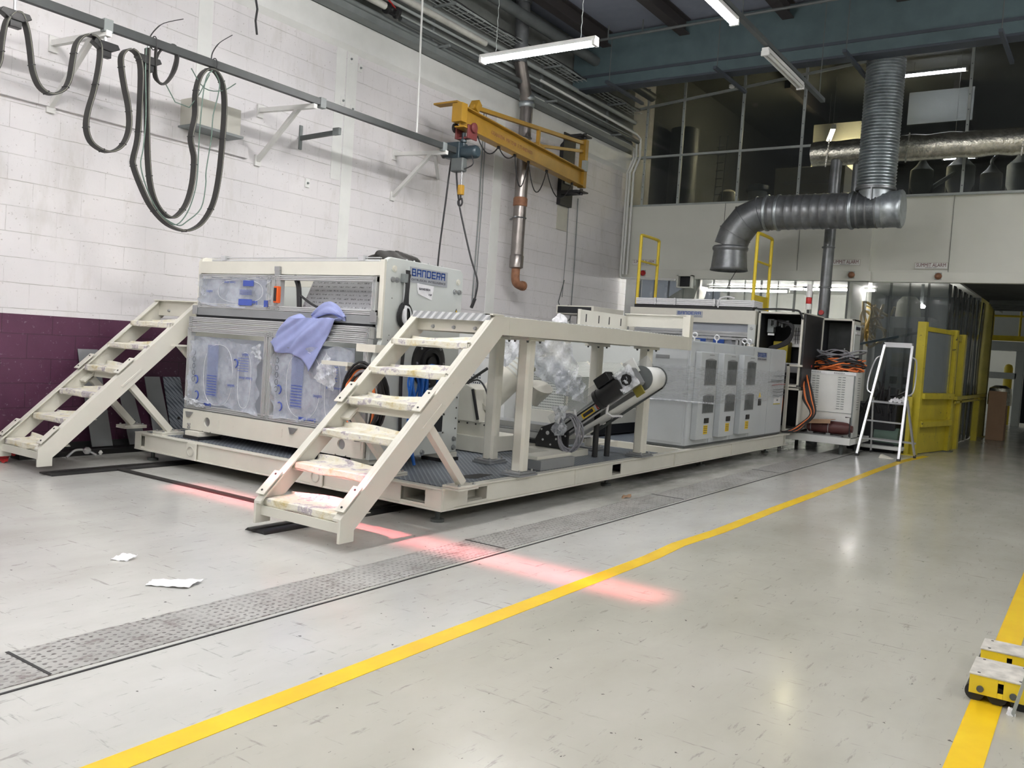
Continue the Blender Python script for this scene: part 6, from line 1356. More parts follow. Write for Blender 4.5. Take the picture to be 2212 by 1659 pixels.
bc = thing('tall_grey_cabinet', (10.5, 6.0, .3), 'tall pale blue-grey cabinet behind the guard and far walkway post', 'cabinet')
build(MB().box(10.95, 11.7, 4.75, 6.6, .27, 1.55), 'body', 'machine_grey', bc, bevel=.006); build(MB().box(10.945, 10.95, 5.25, 5.30, .3, 1.5), 'seam', 'grey_profile', bc)
build(MB().box(10.2, 10.6, 4.45, 4.9, .50, .62), 'shelf_unit', 'machine_grey', label='low grey duct piece above the deck behind the conveyor', cat='duct piece', bevel=.01)
build(MB().box(8.62, 8.95, 4.28, 4.6, .10, .14), 'spare', 'cream_dark', label='small cream plate in the open bay of the skid', cat='plate')

# ================================================================ electrical cabinets
ec = thing('electrical_cabinet', (10.85, 4.1, .27), 'row of pale grey electrical cabinets with three vented cooling units, wrapped in stretch film', 'cabinet')
EX0, EX1, EY0, EY1, EZ0, EZ1 = 9.12, 12.62, 3.80, 4.34, .275, 1.48
build(MB().box(EX0, EX1, EY0 + .02, EY1, EZ0, EZ1), 'body', 'cabinet_grey', ec, bevel=.004)
build(MB().box(EX0 - .006, EX1, EY0 + .01, EY1, EZ0 - .005, EZ0 + .02), 'plinth', 'pipe_dark', ec)
build(MB().box(EX0 - .006, EX0, EY0 + .04, EY1 - .02, EZ0 + .05, EZ1 - .03), 'end_door', 'cabinet_grey', ec, bevel=.003)
build(MB().box(EX0 - .008, EX0 - .006, 4.05, 4.22, 1.26, 1.30), 'rating_plate', 'grey_profile', ec)
dxs = [9.12, 9.82, 10.52, 11.22, 11.92, 12.62]
for i in range(5):
    a, b = dxs[i] + .006, dxs[i + 1] - .006
    d_ = build(MB().box(a, b, EY0, EY0 + .02, EZ0 + .02, EZ1 - .012), 'door', 'cabinet_grey', ec, bevel=.003)
    if i < 3:
        u = build(MB().box(a + .13, b - .06, EY0 - .075, EY0, .36, 1.36), 'cooling_unit', 'cabinet_grey', d_, bevel=.008)
        ux0, ux1 = a + .25, b - .10
        for z0, z1 in ((.98, 1.29), (.66, .88)):
            pts = [(ux0, z0), (ux1, z0), (ux1, z1 - .02)] + [(ux1 - (ux1 - ux0) * t / 8, z1 - .02 + .02 * math.sin(math.pi * t / 8)) for t in range(1, 8)] + [(ux0, z1 - .02)]
            g_ = build(MB().prism(pts, 'y', EY0 - .079, EY0 - .075), 'grille', 'grey_profile', u); mb = MB()
            for k in range(12): xx = ux0 + .012 + k * (ux1 - ux0 - .02) / 12; mb.box(xx, xx + .012, EY0 - .082, EY0 - .079, z0 + .01, z1 - .02)
            build(mb, 'grille_slats', 'pipe_dark', g_)
        build(MB().box(ux0 + .08, ux0 + .21, EY0 - .085, EY0 - .075, .545, .605), 'display', 'black_plastic', u, bevel=.004)
        lb_ = build(MB().box(ux0 + .08, ux0 + .20, EY0 - .077, EY0 - .075, .42, .52), 'warning_label', 'label_yellow', u)
        for k in range(4): build(MB().box(ux0 + .09, ux0 + .19, EY0 - .0785, EY0 - .077, .435 + k * .022, .441 + k * .022), 'label_line', 'ink', lb_)
        build(MB().box(ux0 + .12, ux0 + .26, EY0 - .077, EY0 - .075, 1.325, 1.333), 'maker_mark', 'grey_profile', u)
        build(MB().tube(smooth_path([(b - .03, EY0 - .01, .98), (b - .03, EY0 - .03, .90), (b - .03, EY0 - .03, .80), (b - .035, EY0 - .01, .72)]), [.012, .014, .016, .018, .018, .018, .018, .016, .014, .012, .010, .009, .008], 8), 'door_handle', 'black_plastic', d_)
    if i == 3:
        pn = bandera(d_, ((a + b) / 2 - .02, EY0, 1.36), X, Z, .40, .12)
        build(MB().box(a + .30, a + .40, EY0 - .012, EY0, .70, .79), 'main_switch', 'black_plastic', d_, bevel=.003); build(MB().prism([(a + .30, .81), (a + .40, .81), (a + .35, .88)], 'y', EY0 - .003, EY0), 'warning_sign', 'label_yellow', d_)
    if i == 4:
        build(MB().box(a + .28, a + .56, EY0 - .003, EY0, .715, .80), 'paper_label', 'label_white', d_); build(MB().box(a + .26, a + .56, EY0 - .003, EY0, .70, .715), 'label_edge', 'yellow_dirty', d_); text('GATE', .03, (a + .42, EY0 - .005, .76), X, Z, 'ink', 'label_text', d_)
for x in (9.55, 10.25, 11.25, 11.45): build(MB().tube([(x, 3.95, EZ1), (x, 3.95, EZ1 + .04)] + [(x + .0, 3.95 + .03 * math.sin(t), EZ1 + .07 - .03 * math.cos(t)) for t in [q * .6 for q in range(11)]], .009, 8), 'lifting_eye', 'bright_alu', ec)
def wrap_fn(u, v):
    L1 = EY1 - EY0; L2 = EX1 - EX0 - .1; s = u * (L1 + L2)
    z = .78 + .40 * v + .015 * math.sin(u * 14)
    bl = .012 + .004 * math.sin(z * 60 + u * 9)
    if s < L1: return (EX0 - bl, EY1 - s, z)
    xx = EX0 + (s - L1); return (xx, EY0 - .09 - bl if xx < 11.3 else EY0 - .09 + .07 * min(1, (xx - 11.3) / .6) - bl, z)
build(MB().sheet(wrap_fn, 80, 16), 'stretch_wrap', 'wrap', ec)
build(MB().tube([Vector(wrap_fn(k / 40, 0)) for k in range(12)], .012, 6), 'wrap_edge_roll', 'bagfilm', ec)
for k in range(7):
    z = 1.10 - k * .045 + R_.uniform(-.01, .01); build(MB().tube([(12.0 + R_.uniform(-.2, .1), EY0 - .02, z), (12.3, EY0 - .03, z + R_.uniform(-.02, .02)), (12.6, EY0 - .02, z + .01)], .004, 5), 'wrap_crease', 'pipe_dark' if k != 3 else 'red', ec)

# ================================================================ far machine
m2 = thing('far_extrusion_machine', (13.6, 5.5, .3), 'far cream machine with small blue name plate on its top beam and film-covered window', 'machine')
mx = 12.92
build(MB().box(mx, mx + .12, 4.40, 6.50, 1.84, 2.05), 'top_beam', 'cream', m2, bevel=.005)
build(MB().box(mx + .12, 15.2, 4.40, 4.46, 1.86, 2.08), 'side_beam', 'machine_grey', m2, bevel=.005); build(MB().box(mx + .12, 15.2, 6.44, 6.50, 1.86, 2.08), 'side_beam', 'machine_grey', m2)
for y in (4.45, 6.45): build(MB().box(mx, mx + .08, y - .05, y + .05, .28, 1.84), 'post', 'cream', m2, bevel=.004)
build(MB().box(mx - .02, mx, 4.38, 4.50, 1.55, 1.84), 'corner_plate', 'machine_grey', m2, bevel=.004)
for z in (1.78, 1.58): build(MB().bolt((mx - .02, 4.44, z), (-1, 0, 0), .02, .012), 'bolt', 'steel', m2)
mb = MB(); 
for z in (1.70, 1.66, 1.61): prof_bar(mb, (mx + .03, 4.5, z), (mx + .03, 6.4, z), .035)
for y in (4.60, 4.66, 6.2, 6.26): prof_bar(mb, (mx + .03, y, .5), (mx + .03, y, 1.62), .035)
build(mb, 'window_frame', 'aluminium', m2)
build(MB().box(mx + .06, mx + .07, 4.7, 6.2, .4, 1.62), 'dark_window', 'grey_profile', m2); build(MB().box(mx + .06, mx + .07, 4.5, 6.4, 1.72, 1.84), 'clear_strip', 'polycarb', m2)
f2 = crumple('blue_film', [(mx + .02, 5.60, 1.45), (mx + .02, 4.72, 1.43), (mx + .02, 4.76, 1.66), (mx + .02, 5.62, 1.66)], 'film', m2, 41, 18, .01)
for y in (5.25, 4.95): build(MB().box(mx, mx + .003, y - .09, y + .09, 1.52, 1.60), 'blue_print', 'logo_blue', f2)
bandera(m2, (mx, 5.46, 1.965), -Y, Z, .44, .10)
for k in range(5): build(MB().tube([(mx + .10, 5.0 + k * .05, 1.74 + .01 * (k % 2)), (mx + .12, 5.05 + k * .05, 1.79)], .012, 6), 'small_fitting', 'black', m2)
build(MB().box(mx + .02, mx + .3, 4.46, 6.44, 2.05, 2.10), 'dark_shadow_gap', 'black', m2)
build(MB().box(mx + .5, 15.1, 4.55, 6.35, .28, 1.86), 'inner_body', 'machine_grey', m2, bevel=.01)
build(MB().box(11.9, mx, 6.62, 7.3, 1.84, 1.98), 'side_housing', 'cream', m2, bevel=.006); build(MB().box(11.88, 11.9, 6.66, 7.26, 1.86, 1.96), 'side_opening', 'dark_interior', m2)
st_ = (('left', 6.42, 6.06), ('second', 6.05, 5.72), ('third, longest', 5.71, 5.06), ('right', 5.04, 4.44))
for nm_, a, b in st_:
    o = thing('wrapped_profile_bundle', (mx + .1, (a + b) / 2, 2.10), nm_ + ' white wrapped bundle of profiles lying on top of the far machine', 'bundle', 'white wrapped bundles on the far machine')
    for k in range(4): build(MB().box(mx + .02, mx + .42, b, a, 2.105 + k * .026, 2.128 + k * .026), 'profile', 'paper_white', o, bevel=.004)
    build(MB().box(mx + .015, mx + .02, b + .01, b + .03, 2.10, 2.215), 'binding_tie', 'white_cable', o)
build(MB().tube(smooth_path([(mx, 5.0, 2.08), (mx + .0, 5.0, 2.16), (mx + .03, 4.98, 2.23), (mx + .1, 4.90, 2.26), (mx + .15, 4.8, 2.24)]), .014, 8), 'white_strap_end', 'white_cable', label='curl of white strap sticking up from the wrapped bundles', cat='strap')
for i, y in enumerate((6.60, 4.52)):
    o = thing('yellow_handrail', (13.6, y, 2.1), ('left yellow tubular handrail on top of the far machine', 'right yellow tubular handrail on top of the far machine')[i], 'handrail', 'yellow handrails on the far machine')
    yy = y + (-.05 if i == 0 else .05)
    build(MB().tube(smooth_path([(13.24, yy, 2.09), (13.24, yy, 3.16), (13.25, yy, 3.24), (13.31, yy, 3.27), (13.86, yy, 3.27), (13.93, yy, 3.24), (13.94, yy, 3.16), (13.94, yy, 2.09)], 3), .026, 12), 'frame_tube', 'yellow', o)
    build(MB().tube([(13.24, yy, 2.84), (13.94, yy, 2.84)], .018, 8), 'mid_rail', 'yellow', o)
    if i: build(MB().box(13.22, 13.96, yy - .01, yy + .01, 2.10, 2.32), 'toe_board', 'yellow', o, bevel=.004)
    else: build(MB().box(13.86, 13.94, yy - .02, yy + .02, 2.10, 2.22), 'foot_clamp', 'yellow_dirty', o, bevel=.004)
# open control cabinet
oc = thing('open_cabinet', (13.1, 4.05, .3), 'open white-edged machine enclosure full of black hoses', 'cabinet')
def openbox(par, x0, x1, y0, y1, z0, z1, m='cream', t=.03, back=True):
    mb = MB(); mb.box(x0, x1, y0, y0 + t, z0, z1).box(x0, x1, y1 - t, y1, z0, z1).box(x0, x1, y0, y1, z1 - t, z1).box(x0, x1, y0, y1, z0, z0 + t)
    o = build(mb, 'shell', m, par, bevel=.003)
    mb = MB(); mb.box(x0 + .03, x1 - .005, y0 + t, y0 + t + .004, z0 + t, z1 - t).box(x0 + .03, x1 - .005, y1 - t - .004, y1 - t, z0 + t, z1 - t).box(x0 + .03, x1 - .005, y0 + t, y1 - t, z1 - t - .004, z1 - t).box(x1 - .01, x1 - .005, y0 + t, y1 - t, z0 + t, z1 - t)
    build(mb, 'shade_lining', 'dark_interior', par); return o  # near-black sheets put the shade of the inside into colour
openbox(oc, 12.98, 13.75, 3.70, 4.37, .95, 2.05)
for k in range(5):
    build(MB().tube(smooth_path([(13.1, 4.28 - k * .02, 1.25), (13.08, 4.22, 1.45 + k * .01), (13.06, 4.05, 1.52 + k * .012), (13.04, 3.90, 1.60 + k * .02), (13.04, 3.86, 1.78 + k * .02), (13.08, 3.98 + k * .02, 1.90), (13.15, 4.12, 1.93)]), .014, 8), 'hose', 'black', oc)
build(MB().box(13.6, 13.72, 3.82, 4.05, 1.55, 1.90), 'lit_window', 'label_white', oc)
for k in range(3): build(MB().box(13.58, 13.6, 3.86, 4.0, 1.67 + k * .06, 1.675 + k * .06).box(13.58, 13.6, 3.90 + k * .035, 3.904 + k * .035, 1.6, 1.85), 'window_mesh', 'ink', oc)
build(MB().box(13.4, 13.6, 4.02, 4.25, 1.25, 1.62), 'brass_block', 'yellow_dirty', oc, bevel=.01); build(MB().box(13.2, 13.3, 4.2, 4.3, 1.74, 1.95), 'valve', 'pipe_grey', oc, bevel=.01); build(MB().box(13.19, 13.2, 4.18, 4.28, 1.70, 1.73), 'white_tag', 'label_white', oc); build(MB().box(13.3, 13.5, 3.75, 4.05, 1.15, 1.3), 'manifold', 'steel', oc, bevel=.01)
for k in range(10): build(MB().box(13.12 + .03 * (k % 3), 13.2, 3.95 + k * .03, 3.97 + k * .03, 1.86 - .012 * (k % 4), 1.93), 'relay', 'pipe_dark' if k % 2 else 'black_plastic', oc)
build(MB().tube(smooth_path([(12.97, 4.42, 2.10), (12.97, 4.35, 2.08), (12.96, 4.1, 2.09), (12.96, 3.85, 2.08), (12.96, 3.76, 2.06), (12.96, 3.70, 1.95)]), .014, 8), 'edge_cable', 'black', oc)
build(MB().box(13.0, 13.95, 3.665, 3.69, .95, 2.04), 'door_leaf', 'black', oc); build(MB().box(13.0, 13.95, 3.660, 3.70, 2.03, 2.045), 'door_top_edge', 'cream', oc)
lc = thing('lower_enclosure', (13.2, 3.85, .27), 'white-framed dark lower enclosure with cables spilling out beside the grey cabinets', 'enclosure')
openbox(lc, 12.98, 13.6, 3.66, 4.30, .29, .93)
build(MB().box(12.95, 13.0, 3.84, 3.88, .27, 1.28).box(12.95, 13.0, 3.66, 3.88, 1.25, 1.28), 'frame_edge', 'cream', lc, bevel=.003)
build(MB().box(12.75, 12.78, 3.9, 4.3, .3, 1.45), 'dark_gap_panel', 'dark_interior', lc); build(MB().tube(smooth_path([(12.74, 3.86, 1.0), (12.73, 3.84, .7), (12.74, 3.86, .4)]), .01, 6), 'orange_lead', 'orange_cable', lc)
bx = thing('second_open_box', (14.1, 3.45, 1.0), 'second open box with dark interior standing behind the black door', 'box')
openbox(bx, 13.92, 14.35, 3.20, 3.68, 1.0, 2.03)
build(MB().box(13.95, 14.32, 3.18, 3.20, 1.1, 1.95), 'side_door', 'machine_grey', bx, bevel=.006); build(MB().box(13.98, 14.25, 3.165, 3.18, 1.80, 1.84), 'pull_bar', 'white_cable', bx, bevel=.004); build(MB().box(13.98, 14.25, 3.175, 3.18, 1.87, 1.92), 'dark_slot', 'ink', bx)
build(MB().box(14.25, 14.3, 3.25, 3.65, 1.55, 1.98), 'grey_inside', 'roof_dark', bx); build(MB().cyl((14.0, 3.32, 1.2), (14.0, 3.33, 1.58), .01, 8), 'rod', 'steel', bx); build(MB().box(13.97, 14.35, 3.2, 3.66, .3, 1.0), 'dark_base', 'dark_interior', bx)
sl = thing('stack_light', (13.3, 3.74, 2.05), 'white signal tower with one red segment on the open enclosure', 'light')
for z0, z1, m in ((2.11, 2.20, 'white_paint'), (2.20, 2.295, 'red'), (2.295, 2.40, 'label_white'), (2.40, 2.49, 'label_white')): build(MB().lathe((13.25, 3.72, z0), [(.038, 0), (.042, .01), (.042, z1 - z0 - .012), (.038, z1 - z0 - .002)], 18), 'segment', m, sl)
build(MB().cyl((13.25, 3.72, 2.03), (13.25, 3.72, 2.11), .02, 12), 'stem', 'black', sl)
# hanging cables down the side
for k in range(16):
    m_ = ('black', 'black', 'orange_cable', 'black')[k % 4]; dy = (k % 8) * .018; dx_ = R_.uniform(-.03, .05)
    pts = [(13.30 + dx_, 3.72 - dy * .4, 1.20 - .01 * k), (13.15 + dx_, 3.70 - dy, 1.0), (13.08 + dx_, 3.64 - dy * 1.2, .78), (13.02 + dx_, 3.50 - dy * .5, .58), (12.98 + dx_, 3.62 - dy * .6, .42), (12.92, 3.78 - dy, .30), (12.88, 3.86, .275)]
    build(MB().tube(smooth_path(pts), .012, 7), 'hanging_cable', m_, label='%s cable in the bunch hanging beside the white chiller' % ('orange' if k % 4 == 2 else 'black'), cat='cable', group='orange cables hanging beside the white chiller' if k % 4 == 2 else 'black cables hanging beside the white chiller')

# chiller on its trolley
ch = thing('chiller_cabinet', (13.9, 3.4, .22), 'white sheet-metal cabinet with two columns of louvres, cables heaped on top', 'cabinet')
build(MB().box(13.5, 13.94, 3.02, 3.74, .236, 1.22), 'body', 'white_paint', ch, bevel=.008)
build(MB().box(13.494, 13.5, 3.04, 3.72, .60, .606).box(13.494, 13.5, 3.02, 3.04, .25, 1.2), 'seam', 'pipe_grey', ch)
for y in (3.62, 3.56, 3.24, 3.18):
    for k in range(14): build(MB().box(13.493, 13.50, y - .022, y + .022, .66 + k * .036, .668 + k * .036), 'louvre', 'pipe_grey', ch)
for k in range(14): build(MB().box(13.68, 13.8, 3.013, 3.02, .66 + k * .036, .668 + k * .036), 'louvre', 'pipe_grey', ch)
tpb = build(MB().box(13.49, 13.5, 3.01, 3.75, 1.17, 1.215), 'tape_band', 'paper_white', ch)
for y in (3.60, 3.25): text('BANDERA', .03, (13.488, y, 1.192), -Y, Z, 'pipe_grey', 'tape_print', tpb, width=.16)
tl = thing('equipment_trolley', (13.6, 3.5, 0), 'low white trolley frame under the chiller cabinet and dark red cylinder', 'trolley')
build(MB().box(13.15, 13.22, 2.95, 4.2, .16, .26).box(13.221, 14.3, 2.95, 3.0, .16, .24).box(13.221, 14.3, 4.15, 4.2, .16, .24).box(14.301, 14.4, 2.95, 4.2, .16, .24), 'frame', 'white_paint', tl, bevel=.004)
build(MB().box(13.22, 14.3, 3.0, 4.15, .215, .235), 'bed', 'pipe_dark', tl); build(MB().box(13.24, 13.28, 3.1, 4.1, .235, .275), 'slide_rail', 'steel', tl); build(MB().box(13.40, 13.43, 3.1, 4.1, .235, .275), 'slide_rail', 'steel', tl)
for x, y in ((13.3, 3.1), (13.3, 4.0), (14.2, 3.1), (14.2, 4.0)): build(MB().cyl((x, y, 0), (x, y, .17), .03, 10), 'foot', 'pipe_dark', tl)
cyl_ = thing('red_cylinder', (13.34, 3.3, .28), 'dark red-brown pressure cylinder lying on the trolley in front of the chiller', 'cylinder')
build(MB().lathe((13.36, 3.62, .385), [(.06, 0), (.09, .03), (.095, .10), (.095, .50), (.085, .58), (.05, .63), (.05, .65)], 26, (0, -1, 0)), 'body', 'oxide', cyl_)
for y in (3.55, 3.30): build(MB().tube([(13.36 + .099 * math.cos(a), y, .385 + .099 * math.sin(a)) for a in [q * .3 for q in range(21)]], .006, 6, closed=True), 'clamp_band', 'steel', cyl_)
build(MB().box(13.30, 13.42, 3.52, 3.58, .275, .30).box(13.30, 13.42, 3.27, 3.33, .275, .30), 'saddle', 'steel', cyl_)
build(MB().tube([(13.25, 2.99, .28), (13.25, 2.99, .56), (13.25, 3.06, .56)], .008, 6), 'guard_rod', 'black', cyl_)
build(MB().hexa([(13.24, 3.24, .50), (13.44, 3.24, .50), (13.44, 3.62, .47), (13.24, 3.62, .47), (13.24, 3.24, .507), (13.44, 3.24, .507), (13.44, 3.62, .477), (13.24, 3.62, .477)]).hexa([(13.23, 3.62, .477), (13.24, 3.62, .477), (13.24, 3.26, .507), (13.23, 3.26, .507), (13.21, 3.62, .42), (13.22, 3.62, .42), (13.22, 3.26, .45), (13.21, 3.26, .45)]), 'cardboard_sheet', 'cardboard', label='folded brown cardboard resting on the dark red cylinder', cat='cardboard')
for gi, (mm, nn, lab, z0) in enumerate((('black', 16, 'heap of black cable loops on the chiller cabinet', 1.37), ('orange_cable', 17, 'heap of orange cable loops on the chiller cabinet', 1.31), ('grey_cable', 5, 'pale grey cable loops topping the heap on the chiller cabinet', 1.46))):
    o = thing('cable_heap', (13.8, 3.35, 1.22), lab, 'cable coil')
    for i in range(nn):
        ph = R_.uniform(0, 6); ra = R_.uniform(.22, .40); rb = R_.uniform(.12, .24); zz = z0 + R_.uniform(-.06, .07); cx_ = 13.76 + R_.uniform(-.04, .04)
        build(MB().tube([(cx_ + rb * math.cos(a), 3.36 + ra * math.sin(a) * (1 + .12 * math.sin(3 * a + ph)), zz + .045 * math.sin(2 * a + ph)) for a in [q * .22 for q in range(29)]], .012 if mm != 'grey_cable' else .009, 6, closed=True), 'loop', mm, o)
build(MB().box(13.45, 13.5, 3.74, 3.82, 1.24, 1.32), 'yellow_plug', 'label_yellow', label='yellow connector block at the edge of the cable heap', cat='connector', bevel=.006)
build(MB().cyl((13.47, 3.74, 1.28), (13.47, 3.66, 1.27), .02, 10), 'red_plug', 'red', label='red plug beside the yellow connector on the cable heap', cat='connector')
k = thing('dark_machinery', (14.7, 2.9, 0), 'dark jumble of pipes and hoses behind the step ladder', 'machinery')
build(MB().box(14.5, 15.2, 2.6, 3.3, .0, .75), 'dark_block', 'dark_interior', k, bevel=.02); build(MB().cyl((14.6, 2.9, .25), (14.6, 2.55, .25), .14, 16), 'green_motor', 'green_wire', k)
for i in range(14): build(MB().tube(smooth_path([(14.45 + R_.uniform(-.1, .1), 3.25 - i * .06, .3 + R_.uniform(0, .8)), (14.5, 3.0 - i * .03, .8 + R_.uniform(-.3, .3)), (14.6, 2.8, .5 + R_.uniform(-.3, .5)), (14.6, 2.5 + R_.uniform(0, .3), .2)]), .014, 6), 'hose', 'black', k)
build(MB().box(14.35, 14.6, 2.45, 3.1, .06, .11), 'white_plinth', 'white_paint', k, bevel=.01)

# step ladder
ld_ = thing('step_ladder', (13.6, 2.6, 0), 'aluminium platform step ladder standing before the strip curtain', 'ladder')
fA, fB = Vector((13.48, 2.91, 0)), Vector((13.33, 2.31, 0)); tA, tB = Vector((13.93, 2.735, 1.66)), Vector((13.87, 2.345, 1.66))
bA, bB = Vector((14.28, 2.88, 0)), Vector((14.13, 2.23, 0))
for f_, t_, b_ in ((fA, tA, bA), (fB, tB, bB)):
    build(MB().bar(f_ + Z * .03, t_, .035, .055), 'front_stile', 'bright_alu', ld_, bevel=.003)
    build(MB().bar(b_ + Z * .03, f_.lerp(t_, .52) + Vector((.12, 0, 0)), .026, .035), 'rear_leg', 'bright_alu', ld_, bevel=.003)
    build(MB().bar(f_, f_ + (t_ - f_).normalized() * .06, .045, .065), 'rubber_foot', 'black', ld_); build(MB().bar(b_, b_ + Z * .05, .035, .045), 'rubber_foot', 'black', ld_)
    s = (f_ - (fA + fB) / 2).normalized()
    g0, g1 = f_.lerp(t_, .56), f_.lerp(t_, .90)
    build(MB().tube(smooth_path([g0, g0.lerp(g1, .1) + s * .09 - X * .02, g0.lerp(g1, .5) + s * .11 - X * .04, g0.lerp(g1, .92) + s * .08, g1]), .012, 8), 'hand_loop', 'bright_alu', ld_)
build(MB().bar(tA + Z * .0, tB, .04, .06, Z), 'top_cap', 'bright_alu', ld_, bevel=.004); build(MB().bar(tA + Z * .035, tB + Z * .035, .07, .015, Z), 'top_tray', 'bright_alu', ld_)
for fr_ in (.16, .32): a, b = fA.lerp(tA, fr_), fB.lerp(tB, fr_); build(MB().bar(a, b, .06, .022, Z), 'tread', 'bright_alu', ld_, bevel=.002)
a, b = fA.lerp(tA, .48), fB.lerp(tB, .48)
build(MB().hexa([a, b, b + X * .30, a + X * .30, a + Z * .025, b + Z * .025, b + X * .30 + Z * .025, a + X * .30 + Z * .025]), 'platform', 'bright_alu', ld_, bevel=.003)
build(MB().bar(bA + Z * .22, bB + Z * .22, .02, .03), 'rear_brace', 'bright_alu', ld_)
crumple('crumpled_rag', [b + Vector((.05, .24, .035)), b + Vector((.05, .02, .035)), b + Vector((.2, .0, .10)), b + Vector((.2, .2, .07))], 'paper_white', None, 55, 14, .022, label='crumpled white cloth lying on the ladder platform', cat='cloth', solid=.004)
build(MB().prism([(2.62, 0), (2.43, 0), (2.60, .05)], 'x', 13.55, 13.68), 'paper_wedge', 'paper', label='pale folded card wedge lying on the floor by the ladder foot', cat='card')

# yellow guard fence
fy = thing('guard_fence', (15.4, 2.2, 0), 'scuffed yellow steel guard with a clear upper sheet beside the step ladder', 'guard')
A, B_ = Vector((14.72, 2.36, 0)), Vector((16.10, 2.10, 0)); dv = (B_ - A).normalized(); nv = Vector((dv.y, -dv.x, 0)); nv = nv if nv.y < 0 else -nv
def fpt(t, z, o=0): return A + dv * t + nv * o + Z * z
L_ = (B_ - A).length
build(MB().bar(fpt(0, 0), fpt(0, 2.07), .13, .09, dv), 'corner_post', 'guard_yellow', fy, bevel=.004); build(MB().bar(fpt(L_, 0), fpt(L_, 2.02), .13, .09, dv), 'corner_post', 'guard_yellow', fy, bevel=.004)
build(MB().bar(fpt(0, 1.97), fpt(L_, 1.97), .05, .07), 'top_rail', 'guard_yellow', fy); build(MB().bar(fpt(.08, 1.5), fpt(.08, 1.0), .01, .01), 'edge', 'guard_yellow', fy)
build(MB().bar(fpt(.06, 1.45), fpt(L_ - .06, 1.45), .012, .97, Z), 'clear_sheet', 'guard_clear', fy)
build(MB().bar(fpt(0, .47), fpt(L_, .47), .012, .92, Z), 'steel_sheet', 'guard_yellow', fy)
for z in (.92, .48): build(MB().bar(fpt(.03, z, .05), fpt(L_ - .03, z, .05), .11, .10, Z), 'crash_rail', 'guard_yellow', fy, bevel=.02)
build(MB().bar(fpt(L_ - .10, .95), fpt(L_ - .10, 1.95), .02, .06), 'inner_stile', 'guard_yellow', fy)
build(MB().box(14.55, 14.62, 2.40, 2.46, 0, .9).box(14.5, 14.75, 2.30, 2.52, 0, .01), 'rear_foot', 'guard_yellow', fy)
build(MB().box(15.95, 16.25, 1.98, 2.2, 0, .012), 'base_plate', 'pipe_dark', fy)
fy2 = thing('guard_post_frame', (16.8, 2.0, 0), 'narrow yellow post frame with horizontal rail in front of the receding curtain', 'guard')
build(MB().box(16.75, 16.95, 2.0, 2.1, 0, 1.98), 'post', 'guard_yellow', fy2, bevel=.004); build(MB().box(16.2, 16.75, 2.05, 2.09, 1.85, 1.95), 'top_rail', 'guard_yellow', fy2); build(MB().box(16.2, 16.75, 2.06, 2.08, 0, .9), 'infill', 'guard_yellow', fy2)
build(MB().box(16.2, 20.6, 1.98, 2.04, .86, .92).box(16.2, 20.6, 2.0, 2.02, .80, .84), 'long_rail', 'guard_yellow', fy2, bevel=.003); build(MB().box(19.4, 19.55, 1.98, 2.08, 0, .9), 'short_post', 'guard_yellow', fy2)

# machine skates at the right edge
for i, (x0, x1, lab) in enumerate(((3.905, 4.14, 'nearer small yellow machine skate on the right-hand floor line'), (4.29, 4.46, 'farther small yellow machine skate on the right-hand floor line'))):
    sk = thing('machine_skate', ((x0 + x1) / 2, .22, 0), lab, 'machine skate', 'yellow machine skates')
    ya, yb = .06, .345
    mb = MB(); mb.box(x0, x0 + .010, yb, .245, .035, .112).box(x0, x0 + .010, .225, ya, .035, .112).box(x0, x0 + .01, .245, .225, .035, .055).box(x0, x0 + .01, .245, .225, .095, .112)
    mb.box(x1 - .010, x1, ya, yb, .035, .112).box(x0, x1, ya, ya + .008, .04, .112)
    build(mb, 'side_frame', 'yellow', sk, bevel=.0015)
    build(MB().box(x0 - .003, x1 + .003, ya - .003, yb + .003, .109, .116), 'top_pad', 'skate_top', sk, bevel=.002)
    for x_ in (x0 + .02, x1 - .02):
        for y_ in (yb - .03, .17): build(MB().cyl((x_, y_, .1155), (x_, y_, .117), .006, 10), 'pad_screw', 'black', sk)
    for y_ in (.325, .245, .165, .09): build(MB().cyl((x0 + .02, y_, .036), (x1 - .02, y_, .036), .036, 20), 'roller', 'black', sk)
    for y_ in (.305, .19): build(MB().cyl((x0, y_, .058), (x0 - .008, y_, .058), .013, 12), 'axle_cap', 'pipe_dark', sk)
gp = thing('framed_sheet', (3.86, .15, 0), 'edge of a pale framed sheet standing beside the yellow skates', 'sheet')
build(MB().bar((3.865, .185, .0), (3.83, .145, .20), .012, .03, X).bar((3.83, .145, .20), (3.72, .14, .20), .01, .02), 'frame_strip', 'pipe_light', gp)
lump('knotted_tie', (3.86, .19, .0), .014, .014, .024, 'paper_white', 'small white knotted wrap at the foot of the sheet by the skates', 'wrap', 4, .25)

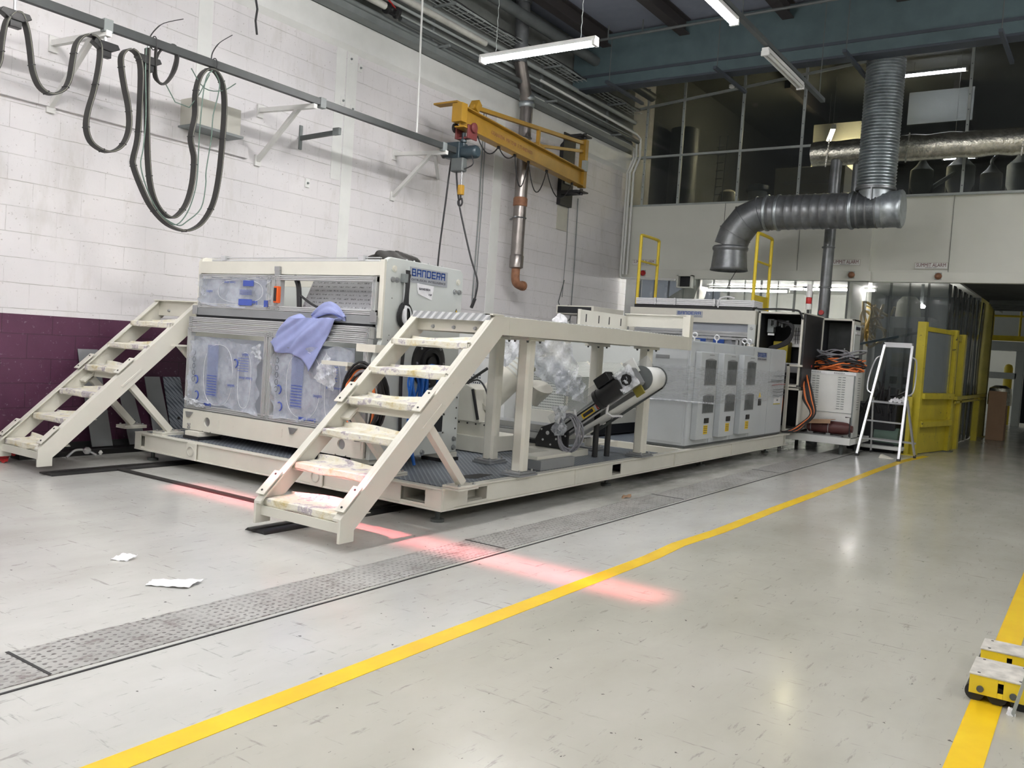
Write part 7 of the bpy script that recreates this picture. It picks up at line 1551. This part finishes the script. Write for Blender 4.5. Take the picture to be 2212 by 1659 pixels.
# litter on the floor
crumple('paper_slip', [(2.52, 3.80, .004), (2.63, 3.62, .010), (2.76, 3.67, .016), (2.60, 3.86, .006)], 'paper_white', None, 61, 14, .004, label='crumpled white strip of paper lying beside the chequer covers', cat='paper', solid=.001)
crumple('paper_scrap', [(2.66, 4.34, .003), (2.70, 4.25, .004), (2.78, 4.27, .02), (2.73, 4.33, .03)], 'paper_white', None, 62, 8, .005, label='small torn white paper scrap on the open floor', cat='paper', solid=.001)
crumple('paper_scrap', [(6.95, 3.45, .002), (7.0, 3.38, .02), (7.08, 3.42, .03), (7.02, 3.48, .01)], 'cardboard', None, 63, 6, .006, label='tiny brown scrap on the floor below the skid frame', cat='paper', solid=.001)
k = thing('rubbish_wrapper', (3.6, 7.6, 0), 'red and white rubbish wrapper lying by the wall at the left edge', 'litter')
crumple('wrapper', [(3.68, 7.98, .01), (3.72, 7.72, .01), (3.86, 7.76, .09), (3.84, 7.98, .10)], 'red', k, 64, 10, .02, solid=.001); crumple('wrapper', [(3.68, 8.03, .06), (3.66, 7.88, .02), (3.74, 7.85, .05), (3.76, 7.99, .14)], 'paper_white', k, 65, 8, .01, solid=.001)
k = thing('chrome_castor', (4.4, 7.4, 0), 'small shiny metal fitting on the floor rail under the far stairs', 'fitting')
build(MB().lathe((4.36, 7.55, .06), [(.02, 0), (.035, .02), (.035, .04), (.015, .06)], 14), 'cup', 'bright_alu', k); build(MB().tube(smooth_path([(4.2, 7.6, .03), (4.28, 7.6, .09), (4.36, 7.55, .09), (4.42, 7.5, .05)]), .012, 8), 'arm', 'steel', k); build(MB().lathe((4.46, 7.5, .07), [(.008, -.02), (.02, 0), (.008, .02)], 10), 'ball', 'white_paint', k)

k = thing('smoke_detector', (14.9, 5.82, 6.13), 'small round white detector hanging in front of the glazing', 'detector')
build(MB().lathe((14.9, 5.82, 6.13), [(.05, 0), (.05, .012), (.035, .03), (.05, .034), (.045, .05), (.02, .06)], 20, (0, 0, -1)), 'sensor_head', 'label_white', k)
build(MB().cyl((14.9, 5.82, 6.13), (14.9, 5.82, 7.4), .006, 6), 'drop_rod', 'pipe_dark', k)
